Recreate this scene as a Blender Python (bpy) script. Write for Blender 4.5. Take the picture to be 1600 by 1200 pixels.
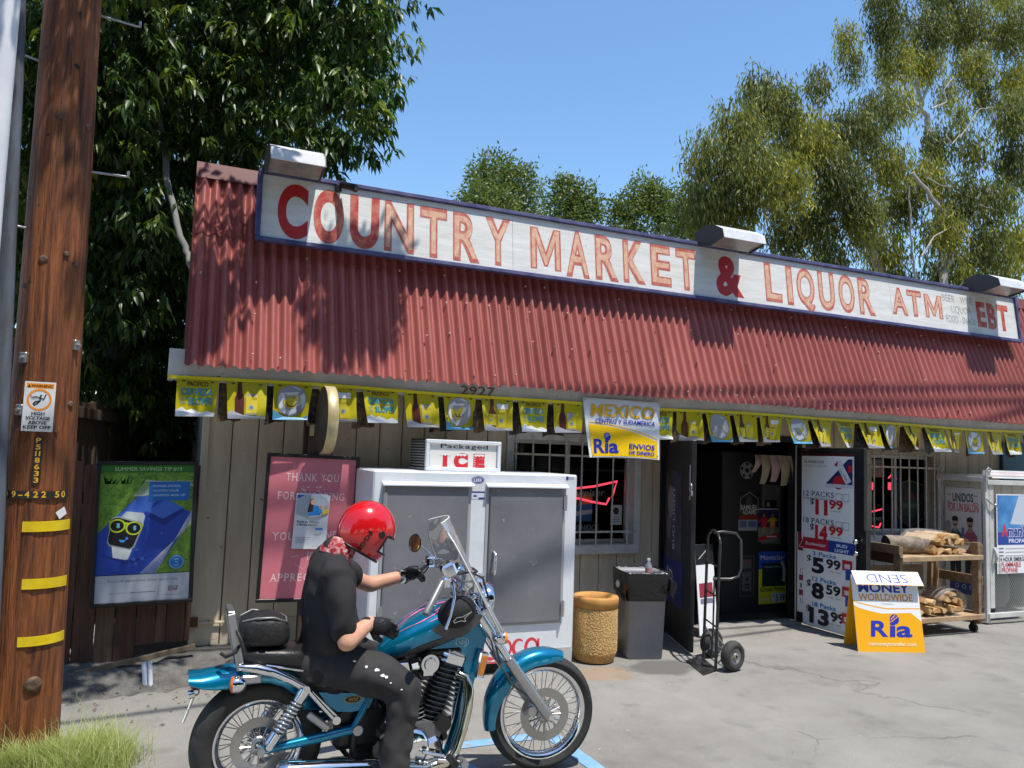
import bpy, math, random
import numpy as np
from mathutils import Matrix, Vector
PI = math.pi
S = bpy.context.scene
for o in list(bpy.data.objects):
 bpy.data.objects.remove(o, do_unlink=True)
COL = S.collection
# ------------------------------------------------------------------ camera
cd = bpy.data.cameras.new('camera')
cam = bpy.data.objects.new('camera', cd)
COL.objects.link(cam)
cam.matrix_world = Matrix(((0.9144090, -0.0675910, -0.3991085, 0.0000), (-0.4032015, -0.0647848, -0.9128151, 0.0000), (0.0358419, 0.9956075, -0.0864926, 1.7500), (0, 0, 0, 1)))
cd.sensor_width = 36.0
cd.lens = 27.9
cd.clip_start = 0.05
cd.clip_end = 2000
S.camera = cam
# ------------------------------------------------------------------ world, sun, exposure
SUN_TO = Vector((0.13, -0.31, 1.0)).normalized()
W = bpy.data.worlds.new('World')
S.world = W
W.use_nodes = True
nt = W.node_tree
sky = nt.nodes.new('ShaderNodeTexSky')
sky.sky_type = 'NISHITA'
sky.sun_disc = False
sky.sun_elevation = math.asin(SUN_TO.z)
sky.sun_rotation = math.atan2(SUN_TO.x, SUN_TO.y)
sky.altitude = 100
sky.air_density = 1.0
sky.dust_density = 0.3
sky.ozone_density = 2.2
bg = nt.nodes['Background']
bg.inputs[1].default_value = 0.15
hsv = nt.nodes.new('ShaderNodeHueSaturation')
hsv.inputs['Saturation'].default_value = 1.1
hsv.inputs['Value'].default_value = 1.3
hsv.inputs['Hue'].default_value = 0.496
nt.links.new(sky.outputs[0], hsv.inputs['Color'])
nt.links.new(hsv.outputs[0], bg.inputs[0])
sd = bpy.data.lights.new('sun', 'SUN')
sd.energy = 4.9
sd.angle = math.radians(0.53)
sd.color = (1.0, 0.95, 0.87)
sun = bpy.data.objects.new('sun', sd)
COL.objects.link(sun)
sun.rotation_euler = SUN_TO.to_track_quat('Z', 'Y').to_euler()
sun.location = (4, -6, 30)
S.view_settings.view_transform = 'Standard'
S.view_settings.look = 'None'
S.view_settings.gamma = 1
S.view_settings.use_curve_mapping = False
S.view_settings.exposure = 0.24

# ------------------------------------------------------------------ materials
MATS = {}
def lin(c):
 out = []
 for x in c:
  x = x / 255.0
  out.append(x / 12.92 if x <= 0.04045 else ((x + 0.055) / 1.055) ** 2.4)
 return tuple(out)
def mat(name, col, rough=0.6, metal=0.0, col2=None, nscale=6.0, nmix=0.5, stretch=(1, 1, 1), bump=0.0, bscale=30.0,
  bstretch=(1, 1, 1), coat=0.0, emit=None, estr=0.0, trans=0.0, alpha=1.0, spec=0.5, spots=None, spscale=40.0,
  spthr=0.62, transl=0.0, ior=1.45, detail=6.0, rvar=0.0):
 """A principled material; col2 blends in by noise, spots adds small specks, all in object space."""
 if name in MATS:
  return MATS[name]
 m = bpy.data.materials.new(name)
 m.use_nodes = True
 t = m.node_tree
 b = t.nodes['Principled BSDF']
 L = t.links.new
 b.inputs['Base Color'].default_value = (*col, 1)
 b.inputs['Roughness'].default_value = rough
 b.inputs['Metallic'].default_value = metal
 b.inputs['Specular IOR Level'].default_value = spec
 b.inputs['Coat Weight'].default_value = coat
 b.inputs['Coat Roughness'].default_value = 0.05
 b.inputs['Transmission Weight'].default_value = trans
 b.inputs['Alpha'].default_value = alpha
 b.inputs['IOR'].default_value = ior
 if emit:
  b.inputs['Emission Color'].default_value = (*emit, 1)
  b.inputs['Emission Strength'].default_value = estr
 tc = None

 def coords(st):
  nonlocal tc
  if tc is None:
   tc = t.nodes.new('ShaderNodeTexCoord')
  mp = t.nodes.new('ShaderNodeMapping')
  mp.inputs['Scale'].default_value = st
  L(tc.outputs['Object'], mp.inputs[0])
  return mp.outputs[0]
 csock = None
 if col2 is not None:
  n = t.nodes.new('ShaderNodeTexNoise')
  n.inputs['Scale'].default_value = nscale
  n.inputs['Detail'].default_value = detail
  n.inputs['Roughness'].default_value = 0.65
  L(coords(stretch), n.inputs['Vector'])
  r = t.nodes.new('ShaderNodeValToRGB')
  r.color_ramp.elements[0].position = max(0.0, nmix - 0.16)
  r.color_ramp.elements[1].position = min(1.0, nmix + 0.16)
  r.color_ramp.elements[0].color = (*col, 1)
  r.color_ramp.elements[1].color = (*col2, 1)
  L(n.outputs['Fac'], r.inputs[0])
  csock = r.outputs[0]
  if rvar:
   mr = t.nodes.new('ShaderNodeMapRange')
   mr.inputs['To Min'].default_value = rough - rvar
   mr.inputs['To Max'].default_value = rough + rvar
   L(n.outputs['Fac'], mr.inputs[0])
   L(mr.outputs[0], b.inputs['Roughness'])
 if spots is not None:
  n2 = t.nodes.new('ShaderNodeTexNoise')
  n2.inputs['Scale'].default_value = spscale
  n2.inputs['Detail'].default_value = 3
  L(coords((1, 1, 1)), n2.inputs['Vector'])
  r2 = t.nodes.new('ShaderNodeValToRGB')
  r2.color_ramp.elements[0].position = spthr
  r2.color_ramp.elements[1].position = spthr + 0.03
  L(n2.outputs['Fac'], r2.inputs[0])
  mx = t.nodes.new('ShaderNodeMix')
  mx.data_type = 'RGBA'
  L(r2.outputs[0], mx.inputs['Factor'])
  if csock:
   L(csock, mx.inputs['A'])
  else:
   mx.inputs['A'].default_value = (*col, 1)
  mx.inputs['B'].default_value = (*spots, 1)
  csock = mx.outputs['Result']
 if csock:
  L(csock, b.inputs['Base Color'])
 if bump:
  n3 = t.nodes.new('ShaderNodeTexNoise')
  n3.inputs['Scale'].default_value = bscale
  n3.inputs['Detail'].default_value = 5
  L(coords(bstretch), n3.inputs['Vector'])
  bp = t.nodes.new('ShaderNodeBump')
  bp.inputs['Strength'].default_value = bump
  bp.inputs['Distance'].default_value = 0.02
  L(n3.outputs['Fac'], bp.inputs['Height'])
  L(bp.outputs[0], b.inputs['Normal'])
 if transl:
  tr = t.nodes.new('ShaderNodeBsdfTranslucent')
  if csock:
   L(csock, tr.inputs[0])
  else:
   tr.inputs[0].default_value = (*col, 1)
  ms = t.nodes.new('ShaderNodeMixShader')
  ms.inputs[0].default_value = transl
  L(b.outputs[0], ms.inputs[1])
  L(tr.outputs[0], ms.inputs[2])
  L(ms.outputs[0], t.nodes['Material Output'].inputs[0])
 MATS[name] = m
 return m
def ink(r, g, b, rough=0.5):
 """Printing ink of one flat colour (sRGB bytes)."""
 return mat('ink_%d_%d_%d' % (r, g, b), lin((r, g, b)), rough)
# ------------------------------------------------------------------ mesh builder
class MB:
 def __init__(self, xf=None):
  self.v = []
  self.f = []
  self.m = []
  self.s = []
  self.mats = []
  self.xf = xf

 def mi(self, m):
  if m is None:
   return 0
  if m not in self.mats:
   self.mats.append(m)
  return self.mats.index(m)

 def add(self, vs, fs, m=None, smooth=False):
  k = len(self.v)
  if self.xf is not None:
   vs = [tuple(self.xf @ Vector(p)) for p in vs]
  self.v.extend([tuple(p) for p in vs])
  i = self.mi(m)
  for f in fs:
   self.f.append(tuple(a + k for a in f))
   self.m.append(i)
   self.s.append(smooth)
  return self

 def box(self, x0, x1, y0, y1, z0, z1, m=None):
  vs = [(x, y, z) for x in (x0, x1) for y in (y0, y1) for z in (z0, z1)]
  return self.add(vs, [(0, 1, 3, 2), (4, 6, 7, 5), (0, 4, 5, 1), (2, 3, 7, 6), (0, 2, 6, 4), (1, 5, 7, 3)], m)

 def cbox(self, c, s, b=0.005, R=None, m=None):
  """Chamfered box: centre, full size, chamfer, optional rotation."""
  hx, hy, hz = s[0] / 2, s[1] / 2, s[2] / 2
  b = min(b, hx * .9, hy * .9, hz * .9)
  vs = []
  idx = {}
  for sx in (-1, 1):
   for sy in (-1, 1):
    for sz in (-1, 1):
     for a in range(3):
      p = [sx * (hx - b), sy * (hy - b), sz * (hz - b)]
      p[a] = (sx * hx, sy * hy, sz * hz)[a]
      idx[(sx, sy, sz, a)] = len(vs)
      p = Vector(p)
      if R is not None:
       p = R @ p
      vs.append((p[0] + c[0], p[1] + c[1], p[2] + c[2]))
  fs = []
  for s_ in (-1, 1):
   fs.append([idx[(s_, a, b_, 0)] for a, b_ in ((-1, -1), (1, -1), (1, 1), (-1, 1))][::s_])
   fs.append([idx[(a, s_, b_, 1)] for a, b_ in ((-1, -1), (-1, 1), (1, 1), (1, -1))][::s_])
   fs.append([idx[(a, b_, s_, 2)] for a, b_ in ((-1, -1), (1, -1), (1, 1), (-1, 1))][::s_])
  for s1 in (-1, 1):
   for s2 in (-1, 1):
    q = s1 * s2
    fs.append([idx[(s1, s2, -1, 0)], idx[(s1, s2, 1, 0)], idx[(s1, s2, 1, 1)], idx[(s1, s2, -1, 1)]][::-q])
    fs.append([idx[(s1, -1, s2, 0)], idx[(s1, 1, s2, 0)], idx[(s1, 1, s2, 2)], idx[(s1, -1, s2, 2)]][::q])
    fs.append([idx[(-1, s1, s2, 1)], idx[(1, s1, s2, 1)], idx[(1, s1, s2, 2)], idx[(-1, s1, s2, 2)]][::-q])
    for s3 in (-1, 1):
     fs.append([idx[(s1, s2, s3, 0)], idx[(s1, s2, s3, 1)], idx[(s1, s2, s3, 2)]][::s1 * s2 * s3])
  return self.add(vs, [tuple(f) for f in fs], m)

 def bar(self, p0, p1, w, h, m=None, up=(0, 0, 1), b=0.003):
  """A chamfered bar from p0 to p1 with section w (sideways) by h (upwards)."""
  p0, p1 = Vector(p0), Vector(p1)
  d = p1 - p0
  x = d.normalized()
  u = Vector(up)
  if abs(x.dot(u)) > 0.99:
   u = Vector((0, 1, 0))
  y = u.cross(x).normalized()
  z = x.cross(y)
  R = Matrix((x, y, z)).transposed()
  return self.cbox((p0 + p1) / 2, (d.length, w, h), b, R, m)

 def rings(self, rs, m=None, smooth=True, caps=True, closed=False):
  n = len(rs[0])
  vs = [p for r in rs for p in r]
  fs = []
  K = len(rs)
  for i in range(K if closed else K - 1):
   j = (i + 1) % K
   for a in range(n):
    b = (a + 1) % n
    fs.append((i * n + a, i * n + b, j * n + b, j * n + a))
  self.add(vs, fs, m, smooth)
  if caps and not closed:
   self.add(rs[0], [tuple(range(n))[::-1]], m)
   self.add(rs[-1], [tuple(range(n))], m)
  return self

 def tube(self, pts, r, n=8, m=None, caps=True, closed=False, flat=1.0, smooth=True):
  pts = [Vector(p) for p in pts]
  K = len(pts)
  rr = r if isinstance(r, (list, tuple)) else [r] * K
  rs = []
  prev = None
  for i in range(K):
   if closed:
    t = pts[(i + 1) % K] - pts[i - 1]
   else:
    t = pts[min(i + 1, K - 1)] - pts[max(i - 1, 0)]
   t.normalize()
   if prev is None:
    a = Vector((0, 0, 1)) if abs(t.z) < 0.9 else Vector((0, 1, 0))
    u = (a - t * a.dot(t)).normalized()
   else:
    u = (prev - t * prev.dot(t)).normalized()
   prev = u
   w = t.cross(u)
   rs.append([tuple(pts[i] + (u * math.cos(q) + w * math.sin(q) * flat) * rr[i]) for q in
                       [2 * PI * k / n for k in range(n)]])
  return self.rings(rs, m, smooth, caps, closed)

 def cyl(self, p0, p1, r0, r1=None, n=14, m=None, caps=True, smooth=True):
  return self.tube([p0, p1], [r0, r0 if r1 is None else r1], n, m, caps, smooth=smooth)

 def lathe(self, prof, c, axis=(0, 0, 1), n=20, m=None, smooth=True, caps=False):
  """Profile of (radius, height along axis)."""
  a = Vector(axis).normalized()
  h = Vector((0, 0, 1)) if abs(a.z) < 0.9 else Vector((1, 0, 0))
  u = (h - a * h.dot(a)).normalized()
  w = a.cross(u)
  c = Vector(c)
  rs = []
  for r, z in prof:
   rs.append([tuple(c + a * z + (u * math.cos(q) + w * math.sin(q)) * r) for q in
                       [2 * PI * k / n for k in range(n)]])
  return self.rings(rs, m, smooth, caps)

 def prism(self, poly, y0, y1, m=None, smooth=False):
  """Polygon of (x, z) extruded along y."""
  n = len(poly)
  A = [(p[0], y0, p[1]) for p in poly]
  B = [(p[0], y1, p[1]) for p in poly]
  ar = sum(poly[i][0] * poly[(i + 1) % n][1] - poly[(i + 1) % n][0] * poly[i][1] for i in range(n))
  fs = [(i, (i + 1) % n, n + (i + 1) % n, n + i) for i in range(n)]
  if (ar < 0) == (y0 < y1):
   fs = [f[::-1] for f in fs]
  self.add(A + B, fs, m, smooth)
  ca, cb = tuple(range(n)), tuple(range(n))[::-1]
  if (ar < 0) == (y0 < y1):
   ca, cb = cb, ca
  self.add(A, [ca[::1]], m)
  self.add(B, [cb], m)
  return self

 def ball(self, c, r, m=None, nu=16, nv=10, R=None):
  if not isinstance(r, (list, tuple)):
   r = (r, r, r)
  vs = []
  for j in range(nv + 1):
   th = PI * j / nv
   for i in range(nu):
    ph = 2 * PI * i / nu
    p = Vector((r[0] * math.sin(th) * math.cos(ph), r[1] * math.sin(th) * math.sin(ph), r[2] * math.cos(th)))
    if R is not None:
     p = R @ p
    vs.append((p[0] + c[0], p[1] + c[1], p[2] + c[2]))
  fs = []
  for j in range(nv):
   for i in range(nu):
    k = (i + 1) % nu
    fs.append((j * nu + i, (j + 1) * nu + i, (j + 1) * nu + k, j * nu + k))
  return self.add(vs, fs, m, True)

 def torus(self, c, R_, r, axis=(0, 1, 0), n=32, k=8, m=None, flat=1.0):
  a = Vector(axis).normalized()
  h = Vector((0, 0, 1)) if abs(a.z) < 0.9 else Vector((1, 0, 0))
  u = (h - a * h.dot(a)).normalized()
  w = a.cross(u)
  c = Vector(c)
  rs = []
  for i in range(n):
   q = 2 * PI * i / n
   d = u * math.cos(q) + w * math.sin(q)
   rs.append([tuple(c + d * (R_ + r * math.cos(s)) + a * (r * flat * math.sin(s))) for s in
                       [2 * PI * j / k for j in range(k)]])
  return self.rings(rs, m, True, False, True)

 def sheet(self, P, m=None, smooth=True):
  """Grid of points P[i][j]."""
  ni, nj = len(P), len(P[0])
  vs = [p for row in P for p in row]
  fs = [(i * nj + j, (i + 1) * nj + j, (i + 1) * nj + j + 1, i * nj + j + 1) for i in range(ni - 1) for j in
              range(nj - 1)]
  return self.add(vs, fs, m, smooth)

 def mesh(self, name, m=None):
  me = bpy.data.meshes.new(name)
  me.from_pydata(self.v, [], self.f)
  ms = self.mats if self.mats else [m]
  for x in ms:
   me.materials.append(x)
  me.polygons.foreach_set('material_index', self.m)
  me.polygons.foreach_set('use_smooth', self.s)
  me.update()
  return me

 def build(self, name, m=None, parent=None, **kw):
  o = bpy.data.objects.new(name, self.mesh(name, m))
  COL.objects.link(o)
  if parent is not None:
   o.parent = parent
  for k, x in kw.items():
   if x is not None:
    o['category' if k == 'cat' else k] = x
  return o
def thing(name, label, cat, loc=(0, 0, 0), rotz=0.0, group=None):
 o = bpy.data.objects.new(name, None)
 COL.objects.link(o)
 o.empty_display_size = 0.1
 o.location = loc
 o.rotation_euler = (0, 0, rotz)
 o['label'] = label
 o['category'] = cat
 if group:
  o['group'] = group
 return o
def put(name, me, parent=None, loc=(0, 0, 0), rot=(0, 0, 0), scale=(1, 1, 1), **kw):
 o = bpy.data.objects.new(name, me)
 COL.objects.link(o)
 if parent is not None:
  o.parent = parent
 o.location = loc
 o.rotation_euler = rot
 o.scale = scale
 for k, x in kw.items():
  o['category' if k == 'cat' else k] = x
 return o
def np_mesh(name, V, quads, m, smooth=False, colors=None):
 """Big mesh from numpy arrays: V (n,3), quads (k,4) or (k,3)."""
 me = bpy.data.meshes.new(name)
 V = np.asarray(V, dtype=np.float32)
 F = np.asarray(quads, dtype=np.int32)
 k, c = F.shape
 me.vertices.add(len(V))
 me.vertices.foreach_set('co', V.ravel())
 me.loops.add(k * c)
 me.loops.foreach_set('vertex_index', F.ravel())
 me.polygons.add(k)
 me.polygons.foreach_set('loop_start', np.arange(0, k * c, c, dtype=np.int32))
 if smooth:
  me.polygons.foreach_set('use_smooth', np.ones(k, dtype=bool))
 me.materials.append(m)
 if colors is not None:
  at = me.attributes.new('tone', 'FLOAT', 'POINT')
  at.data.foreach_set('value', np.asarray(colors, dtype=np.float32))
 me.update(calc_edges=True)
 return me
# ------------------------------------------------------------------ lettering
GL = {}
def glyphs(s, bold=0.0):
 key = (s, bold)
 if key in GL:
  return GL[key]
 cu = bpy.data.curves.new('lettering', 'FONT')
 cu.body = s
 cu.size = 1.0
 cu.resolution_u = 9 if len(s) == 1 and s not in '&M' else 3
 cu.offset = bold
 ob = bpy.data.objects.new('lettering', cu)
 me = bpy.data.meshes.new_from_object(ob)
 vs = [(v.co.x, v.co.y) for v in me.vertices]
 fs = [tuple(p.vertices) for p in me.polygons]
 bpy.data.meshes.remove(me)
 bpy.data.objects.remove(ob)
 bpy.data.curves.remove(cu)
 xs = [p[0] for p in vs] or [0, 1]
 GL[key] = (vs, fs, min(xs), max(xs))
 return GL[key]
CAP = max(p[1] for p in glyphs('H')[0])
class Print(MB):
 """Flat print on a panel: 2-D shapes in metres, origin lower left, drawn in layers off the surface."""

 def __init__(self, o, u, v, step=0.0003, curve=None):
  super().__init__()
  self.o = Vector(o)
  self.u = Vector(u).normalized()
  self.w = Vector(v).normalized()
  self.n = self.u.cross(self.w)
  self.step = step
  self.k = 1
  self.curve = curve

 def at(self, x, y, k=None):
  z = (self.k if k is None else k) * self.step
  if self.curve:
   p, n = self.curve(x, y)
   return tuple(p + n * z)
  return tuple(self.o + self.u * x + self.w * y + self.n * z)

 def poly(self, pts, c, up=True):
  n = len(pts)
  ar = sum(pts[i][0] * pts[(i + 1) % n][1] - pts[(i + 1) % n][0] * pts[i][1] for i in range(n))
  f = tuple(range(n)) if ar > 0 else tuple(range(n))[::-1]
  self.add([self.at(*p) for p in pts], [f], c)
  if up:
   self.k += 1
  return self

 def rect(self, x0, y0, x1, y1, c, up=True):
  return self.poly([(x0, y0), (x1, y0), (x1, y1), (x0, y1)], c, up)

 def disc(self, x, y, r, c, ry=None, n=20, a0=0, a1=2 * PI):
  ry = r if ry is None else ry
  return self.poly([(x + r * math.cos(a0 + (a1 - a0) * i / n), y + ry * math.sin(a0 + (a1 - a0) * i / n)) for i in
                          range(n)], c)

 def ring(self, x, y, r0, r1, c, n=24, sy=1.0):
  vs = []
  for i in range(n):
   q = 2 * PI * i / n
   vs.append(self.at(x + r0 * math.cos(q), y + r0 * sy * math.sin(q)))
   vs.append(self.at(x + r1 * math.cos(q), y + r1 * sy * math.sin(q)))
  fs = [(2 * i, 2 * i + 1, (2 * i + 3) % (2 * n), (2 * i + 2) % (2 * n)) for i in range(n)]
  self.add(vs, fs, c)
  self.k += 1
  return self

 def line(self, pts, w, c):
  for (a, b), (e, g) in zip(pts[:-1], pts[1:]):
   d = Vector((e - a, g - b))
   if d.length < 1e-6:
    continue
   d.normalize()
   p = Vector((-d.y, d.x)) * w / 2
   d = d * w * 0.3
   self.poly([(a - p.x - d.x, b - p.y - d.y), (e - p.x + d.x, g - p.y + d.y), (e + p.x + d.x, g + p.y + d.y),
                       (a + p.x - d.x, b + p.y - d.y)], c, False)
  self.k += 1
  return self

 def text(self, s, x, y, h, c, w=None, al='l', bold=0.0, shear=0.0, rot=0.0, up=True):
  """Baseline at y, capital height h; w fits the width; al = l, c, r."""
  vs, fs, a, b = glyphs(s, bold)
  if not fs:
   return self
  sy = h / CAP
  sx = sy if w is None else w / (b - a)
  W_ = (b - a) * sx
  x0 = x - (0 if al == 'l' else W_ / 2 if al == 'c' else W_)
  cr, sr = math.cos(rot), math.sin(rot)
  out = []
  for p in vs:
   qx = (p[0] - a) * sx + shear * p[1] * sy
   qy = p[1] * sy
   X = x0 - x + qx
   out.append(self.at(x + X * cr - qy * sr, y + X * sr + qy * cr))
  self.add(out, fs, c)
  if up:
   self.k += 1
  return self
def jit(a):
 return random.uniform(-a, a)
random.seed(7)

# ================================================================== SETTING
# ---- ground: worn asphalt lot with stains, cracks and patches
gm = bpy.data.materials.new('worn_asphalt')
gm.use_nodes = True
t = gm.node_tree
b = t.nodes['Principled BSDF']
b.inputs['Roughness'].default_value = 0.88
b.inputs['Specular IOR Level'].default_value = 0.3
tc = t.nodes.new('ShaderNodeTexCoord')
def _noise(scale, detail=6, rough=0.6, vec=None):
 n = t.nodes.new('ShaderNodeTexNoise')
 n.inputs['Scale'].default_value = scale
 n.inputs['Detail'].default_value = detail
 n.inputs['Roughness'].default_value = rough
 t.links.new(vec or tc.outputs['Object'], n.inputs['Vector'])
 return n.outputs['Fac']
def _ramp(src, stops):
 r = t.nodes.new('ShaderNodeValToRGB')
 e = r.color_ramp.elements
 while len(e) < len(stops):
  e.new(0.5)
 for i, (p, c) in enumerate(stops):
  e[i].position = p
  e[i].color = (*c, 1) if len(c) == 3 else c
 t.links.new(src, r.inputs[0])
 return r.outputs[0]
def _mix(f, a, b_, kind='MIX'):
 m = t.nodes.new('ShaderNodeMix')
 m.data_type = 'RGBA'
 m.blend_type = kind
 for s, n in ((f, 'Factor'), (a, 'A'), (b_, 'B')):
  if isinstance(s, (int, float)):
   m.inputs[n].default_value = s
  elif isinstance(s, tuple):
   m.inputs[n].default_value = (*s, 1)
  else:
   t.links.new(s, m.inputs[n])
 return m.outputs['Result']
def _math(op, a, b_=0.0):
 m = t.nodes.new('ShaderNodeMath')
 m.operation = op
 for i, s in enumerate((a, b_)):
  if isinstance(s, (int, float)):
   m.inputs[i].default_value = s
  else:
   t.links.new(s, m.inputs[i])
 return m.outputs[0]
base = _ramp(_noise(0.9, 8, 0.7), [(0.32, (0.205, 0.197, 0.181)), (0.5, (0.262, 0.253, 0.234)), (0.68, (0.31, 0.3, 0.278))])
fine = _ramp(_noise(160, 3, 0.7), [(0.3, (0.6, 0.6, 0.6)), (0.7, (1.28, 1.26, 1.22))])
base = _mix(1.0, base, fine, 'MULTIPLY')
blot = _ramp(_noise(3.1, 5, 0.6), [(0.56, (0, 0, 0)), (0.68, (1, 1, 1))])
base = _mix(_math('MULTIPLY', blot, 0.35), base, (0.12, 0.116, 0.11))
spk = _ramp(_noise(55, 2), [(0.70, (0, 0, 0)), (0.73, (1, 1, 1))])
base = _mix(_math('MULTIPLY', spk, 0.5), base, (0.36, 0.35, 0.33))
# cracks
dist = t.nodes.new('ShaderNodeVectorMath')
dist.operation = 'ADD'
wob = t.nodes.new('ShaderNodeTexNoise')
wob.inputs['Scale'].default_value = 1.7
wob.inputs['Detail'].default_value = 6
t.links.new(tc.outputs['Object'], wob.inputs['Vector'])
wsc = t.nodes.new('ShaderNodeVectorMath')
wsc.operation = 'SCALE'
wsc.inputs['Scale'].default_value = 0.7
t.links.new(wob.outputs['Color'], wsc.inputs[0])
t.links.new(tc.outputs['Object'], dist.inputs[0])
t.links.new(wsc.outputs[0], dist.inputs[1])
vo = t.nodes.new('ShaderNodeTexVoronoi')
vo.feature = 'DISTANCE_TO_EDGE'
vo.inputs['Scale'].default_value = 0.42
t.links.new(dist.outputs[0], vo.inputs['Vector'])
crk = _ramp(vo.outputs['Distance'], [(0.0, (1, 1, 1)), (0.007, (0, 0, 0))])
gate = _ramp(_noise(0.7, 3), [(0.46, (0, 0, 0)), (0.54, (1, 1, 1))])
crk = _math('MULTIPLY', crk, gate)
base = _mix(_math('MULTIPLY', crk, 0.45), base, (0.07, 0.066, 0.06))
def _stain(px, py, rx, ry, col, amt, src):
 mp = t.nodes.new('ShaderNodeMapping')
 mp.vector_type = 'POINT'
 mp.inputs['Scale'].default_value = (1 / rx, 1 / ry, 0)
 mp.inputs['Location'].default_value = (-px / rx, -py / ry, 0)
 t.links.new(tc.outputs['Object'], mp.inputs[0])
 ln = t.nodes.new('ShaderNodeVectorMath')
 ln.operation = 'LENGTH'
 t.links.new(mp.outputs[0], ln.inputs[0])
 d = _math('ADD', ln.outputs['Value'], _math('MULTIPLY', _noise(2.6, 6, 0.7), 1.3))
 msk = _ramp(d, [(0.62, (1, 1, 1)), (1.0, (0, 0, 0))])
 d2 = _math('MULTIPLY', d, 0.62)
 msk = _ramp(d2, [(0.72, (1, 1, 1)), (0.86, (0, 0, 0))])
 return _mix(_math('MULTIPLY', msk, amt), src, col)
base = _stain(3.42, 5.72, 0.42, 0.3, (0.36, 0.21, 0.09), 0.4, base)
base = _stain(3.95, 5.75, 0.55, 0.34, (0.105, 0.1, 0.094), 0.8, base)
base = _stain(0.4, 6.35, 1.3, 0.25, (0.13, 0.125, 0.115), 0.6, base)
base = _stain(5.4, 4.6, 1.6, 0.4, (0.26, 0.25, 0.23), 0.4, base)
base = _stain(6.6, 4.2, 0.5, 0.14, (0.33, 0.315, 0.285), 0.5, base)
t.links.new(base, b.inputs['Base Color'])
bp = t.nodes.new('ShaderNodeBump')
bp.inputs['Strength'].default_value = 0.45
bp.inputs['Distance'].default_value = 0.012
hh = _math('SUBTRACT', _math('ADD', _noise(140, 4, 0.7), _math('MULTIPLY', _noise(9, 4), 1.2)), _math('MULTIPLY', crk, 3.0))
t.links.new(hh, bp.inputs['Height'])
t.links.new(bp.outputs[0], b.inputs['Normal'])
rows = []
N = 44
for i in range(N + 1):
 y = -14 + 34 * i / N
 rows.append([(-20 + 50 * j / 60, y, 0.0) for j in range(61)])
mb = MB()
mb.sheet(rows, gm)
big = 700
mb.add([(-big, -big, -0.03), (big, -big, -0.03), (big, big, -0.03), (-big, big, -0.03)], [(0, 1, 2, 3)], gm)
mb.build('ground', None, kind='structure')

# ---- rough asphalt berm banked up against the wall and fence
mb = MB()
rng = random.Random(3)
xs = [-1.6 + i * 0.08 for i in range(56)]
P = []
for x in xs:
 k = min(1.0, max(0.0, (2.3 - x) / 0.9)) * (0.75 if x < 0.1 else 1.0)
 row = []
 for y, z in ((6.15, -0.01), (6.27, 0.02), (6.36, 0.07), (6.46, 0.105), (6.58, 0.12), (6.72, 0.135), (6.84, 0.14)):
  row.append((x + rng.uniform(-.02, .02), y + rng.uniform(-.03, .03) + (0.10 * math.sin(x * 2.3)), z * k + rng.uniform(-.008, .01)))
 P.append(row)
mb.sheet(P, mat('berm_asphalt', (0.07, 0.067, 0.063), 0.95, col2=(0.15, 0.143, 0.132), nscale=7, bump=0.8, bscale=45), False)
mb.build('asphalt_berm', None, kind='structure')

# ---- painted stall lines, worn sky blue
blue = mat('worn_blue_paint', (0.16, 0.36, 0.62), 0.7, col2=(0.27, 0.42, 0.55), nscale=9, nmix=0.55, spots=(0.3, 0.29, 0.27), spscale=22, spthr=0.64, bump=0.3, bscale=140)
def stripe(a, b_, w):
 a, b_ = Vector(a), Vector(b_)
 d = (b_ - a).normalized()
 p = Vector((-d.y, d.x, 0)) * w / 2
 m_ = MB()
 n = 14
 r0 = random.Random(int(a.x * 100))
 A, B = [], []
 for i in range(n + 1):
  c = a + (b_ - a) * i / n
  A.append(tuple(c + p * (1 + r0.uniform(-.08, .08)) + Vector((0, 0, 0.004))))
  B.append(tuple(c - p * (1 + r0.uniform(-.08, .08)) + Vector((0, 0, 0.004))))
 m_.sheet([A, B], blue)
 return m_
stripe((1.561, 4.575, 0), (2.367, 4.594, 0), 0.1).build('stall_line', None, kind='structure')
stripe((2.349, 4.612, 0), (2.365, 3.674, 0), 0.1).build('stall_line', None, kind='structure')
stripe((1.547, 4.58, 0), (1.783, 3.972, 0), 0.1).build('stall_line', None, kind='structure')

# ---- leaf litter and grit
rng = random.Random(55)
mb = MB()
lm = [mat('dry_leaf_brown', (0.16, 0.09, 0.04), .8), mat('dry_leaf_tan', (0.3, 0.22, 0.12), .8), mat('grit_pale', (0.55, 0.54, 0.5), .8), mat('grit_dark', (0.05, 0.05, 0.05), .8)]
for i in range(420):
 k_ = rng.random()
 if k_ < .5:
  x, y = rng.uniform(-.9, 1.6), rng.gauss(6.0, .25)
 elif k_ < .7:
  x, y = rng.uniform(3.0, 9.0), rng.gauss(6.3, .3)
 else:
  x, y = rng.uniform(-.5, 9.0), rng.uniform(3.2, 6.0)
 r_ = rng.uniform(.006, .02) if k_ < .5 else rng.uniform(.004, .01)
 q_ = rng.uniform(0, 6.28)
 z = .006 if y < 6.1 else .02
 c_, s_ = math.cos(q_) * r_, math.sin(q_) * r_
 mb.add([(x - c_, y - s_, z), (x + s_ * .4, y - c_ * .4, z + r_ * .3), (x + c_, y + s_, z + .002), (x - s_ * .4, y + c_ * .4, z + r_ * .4)], [(0, 1, 2, 3)], lm[rng.randrange(2) if k_ < .5 else 2 + rng.randrange(2)])
mb.build('litter', None, kind='stuff', label='dry leaves and grit scattered over the lot', cat='litter')

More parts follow.
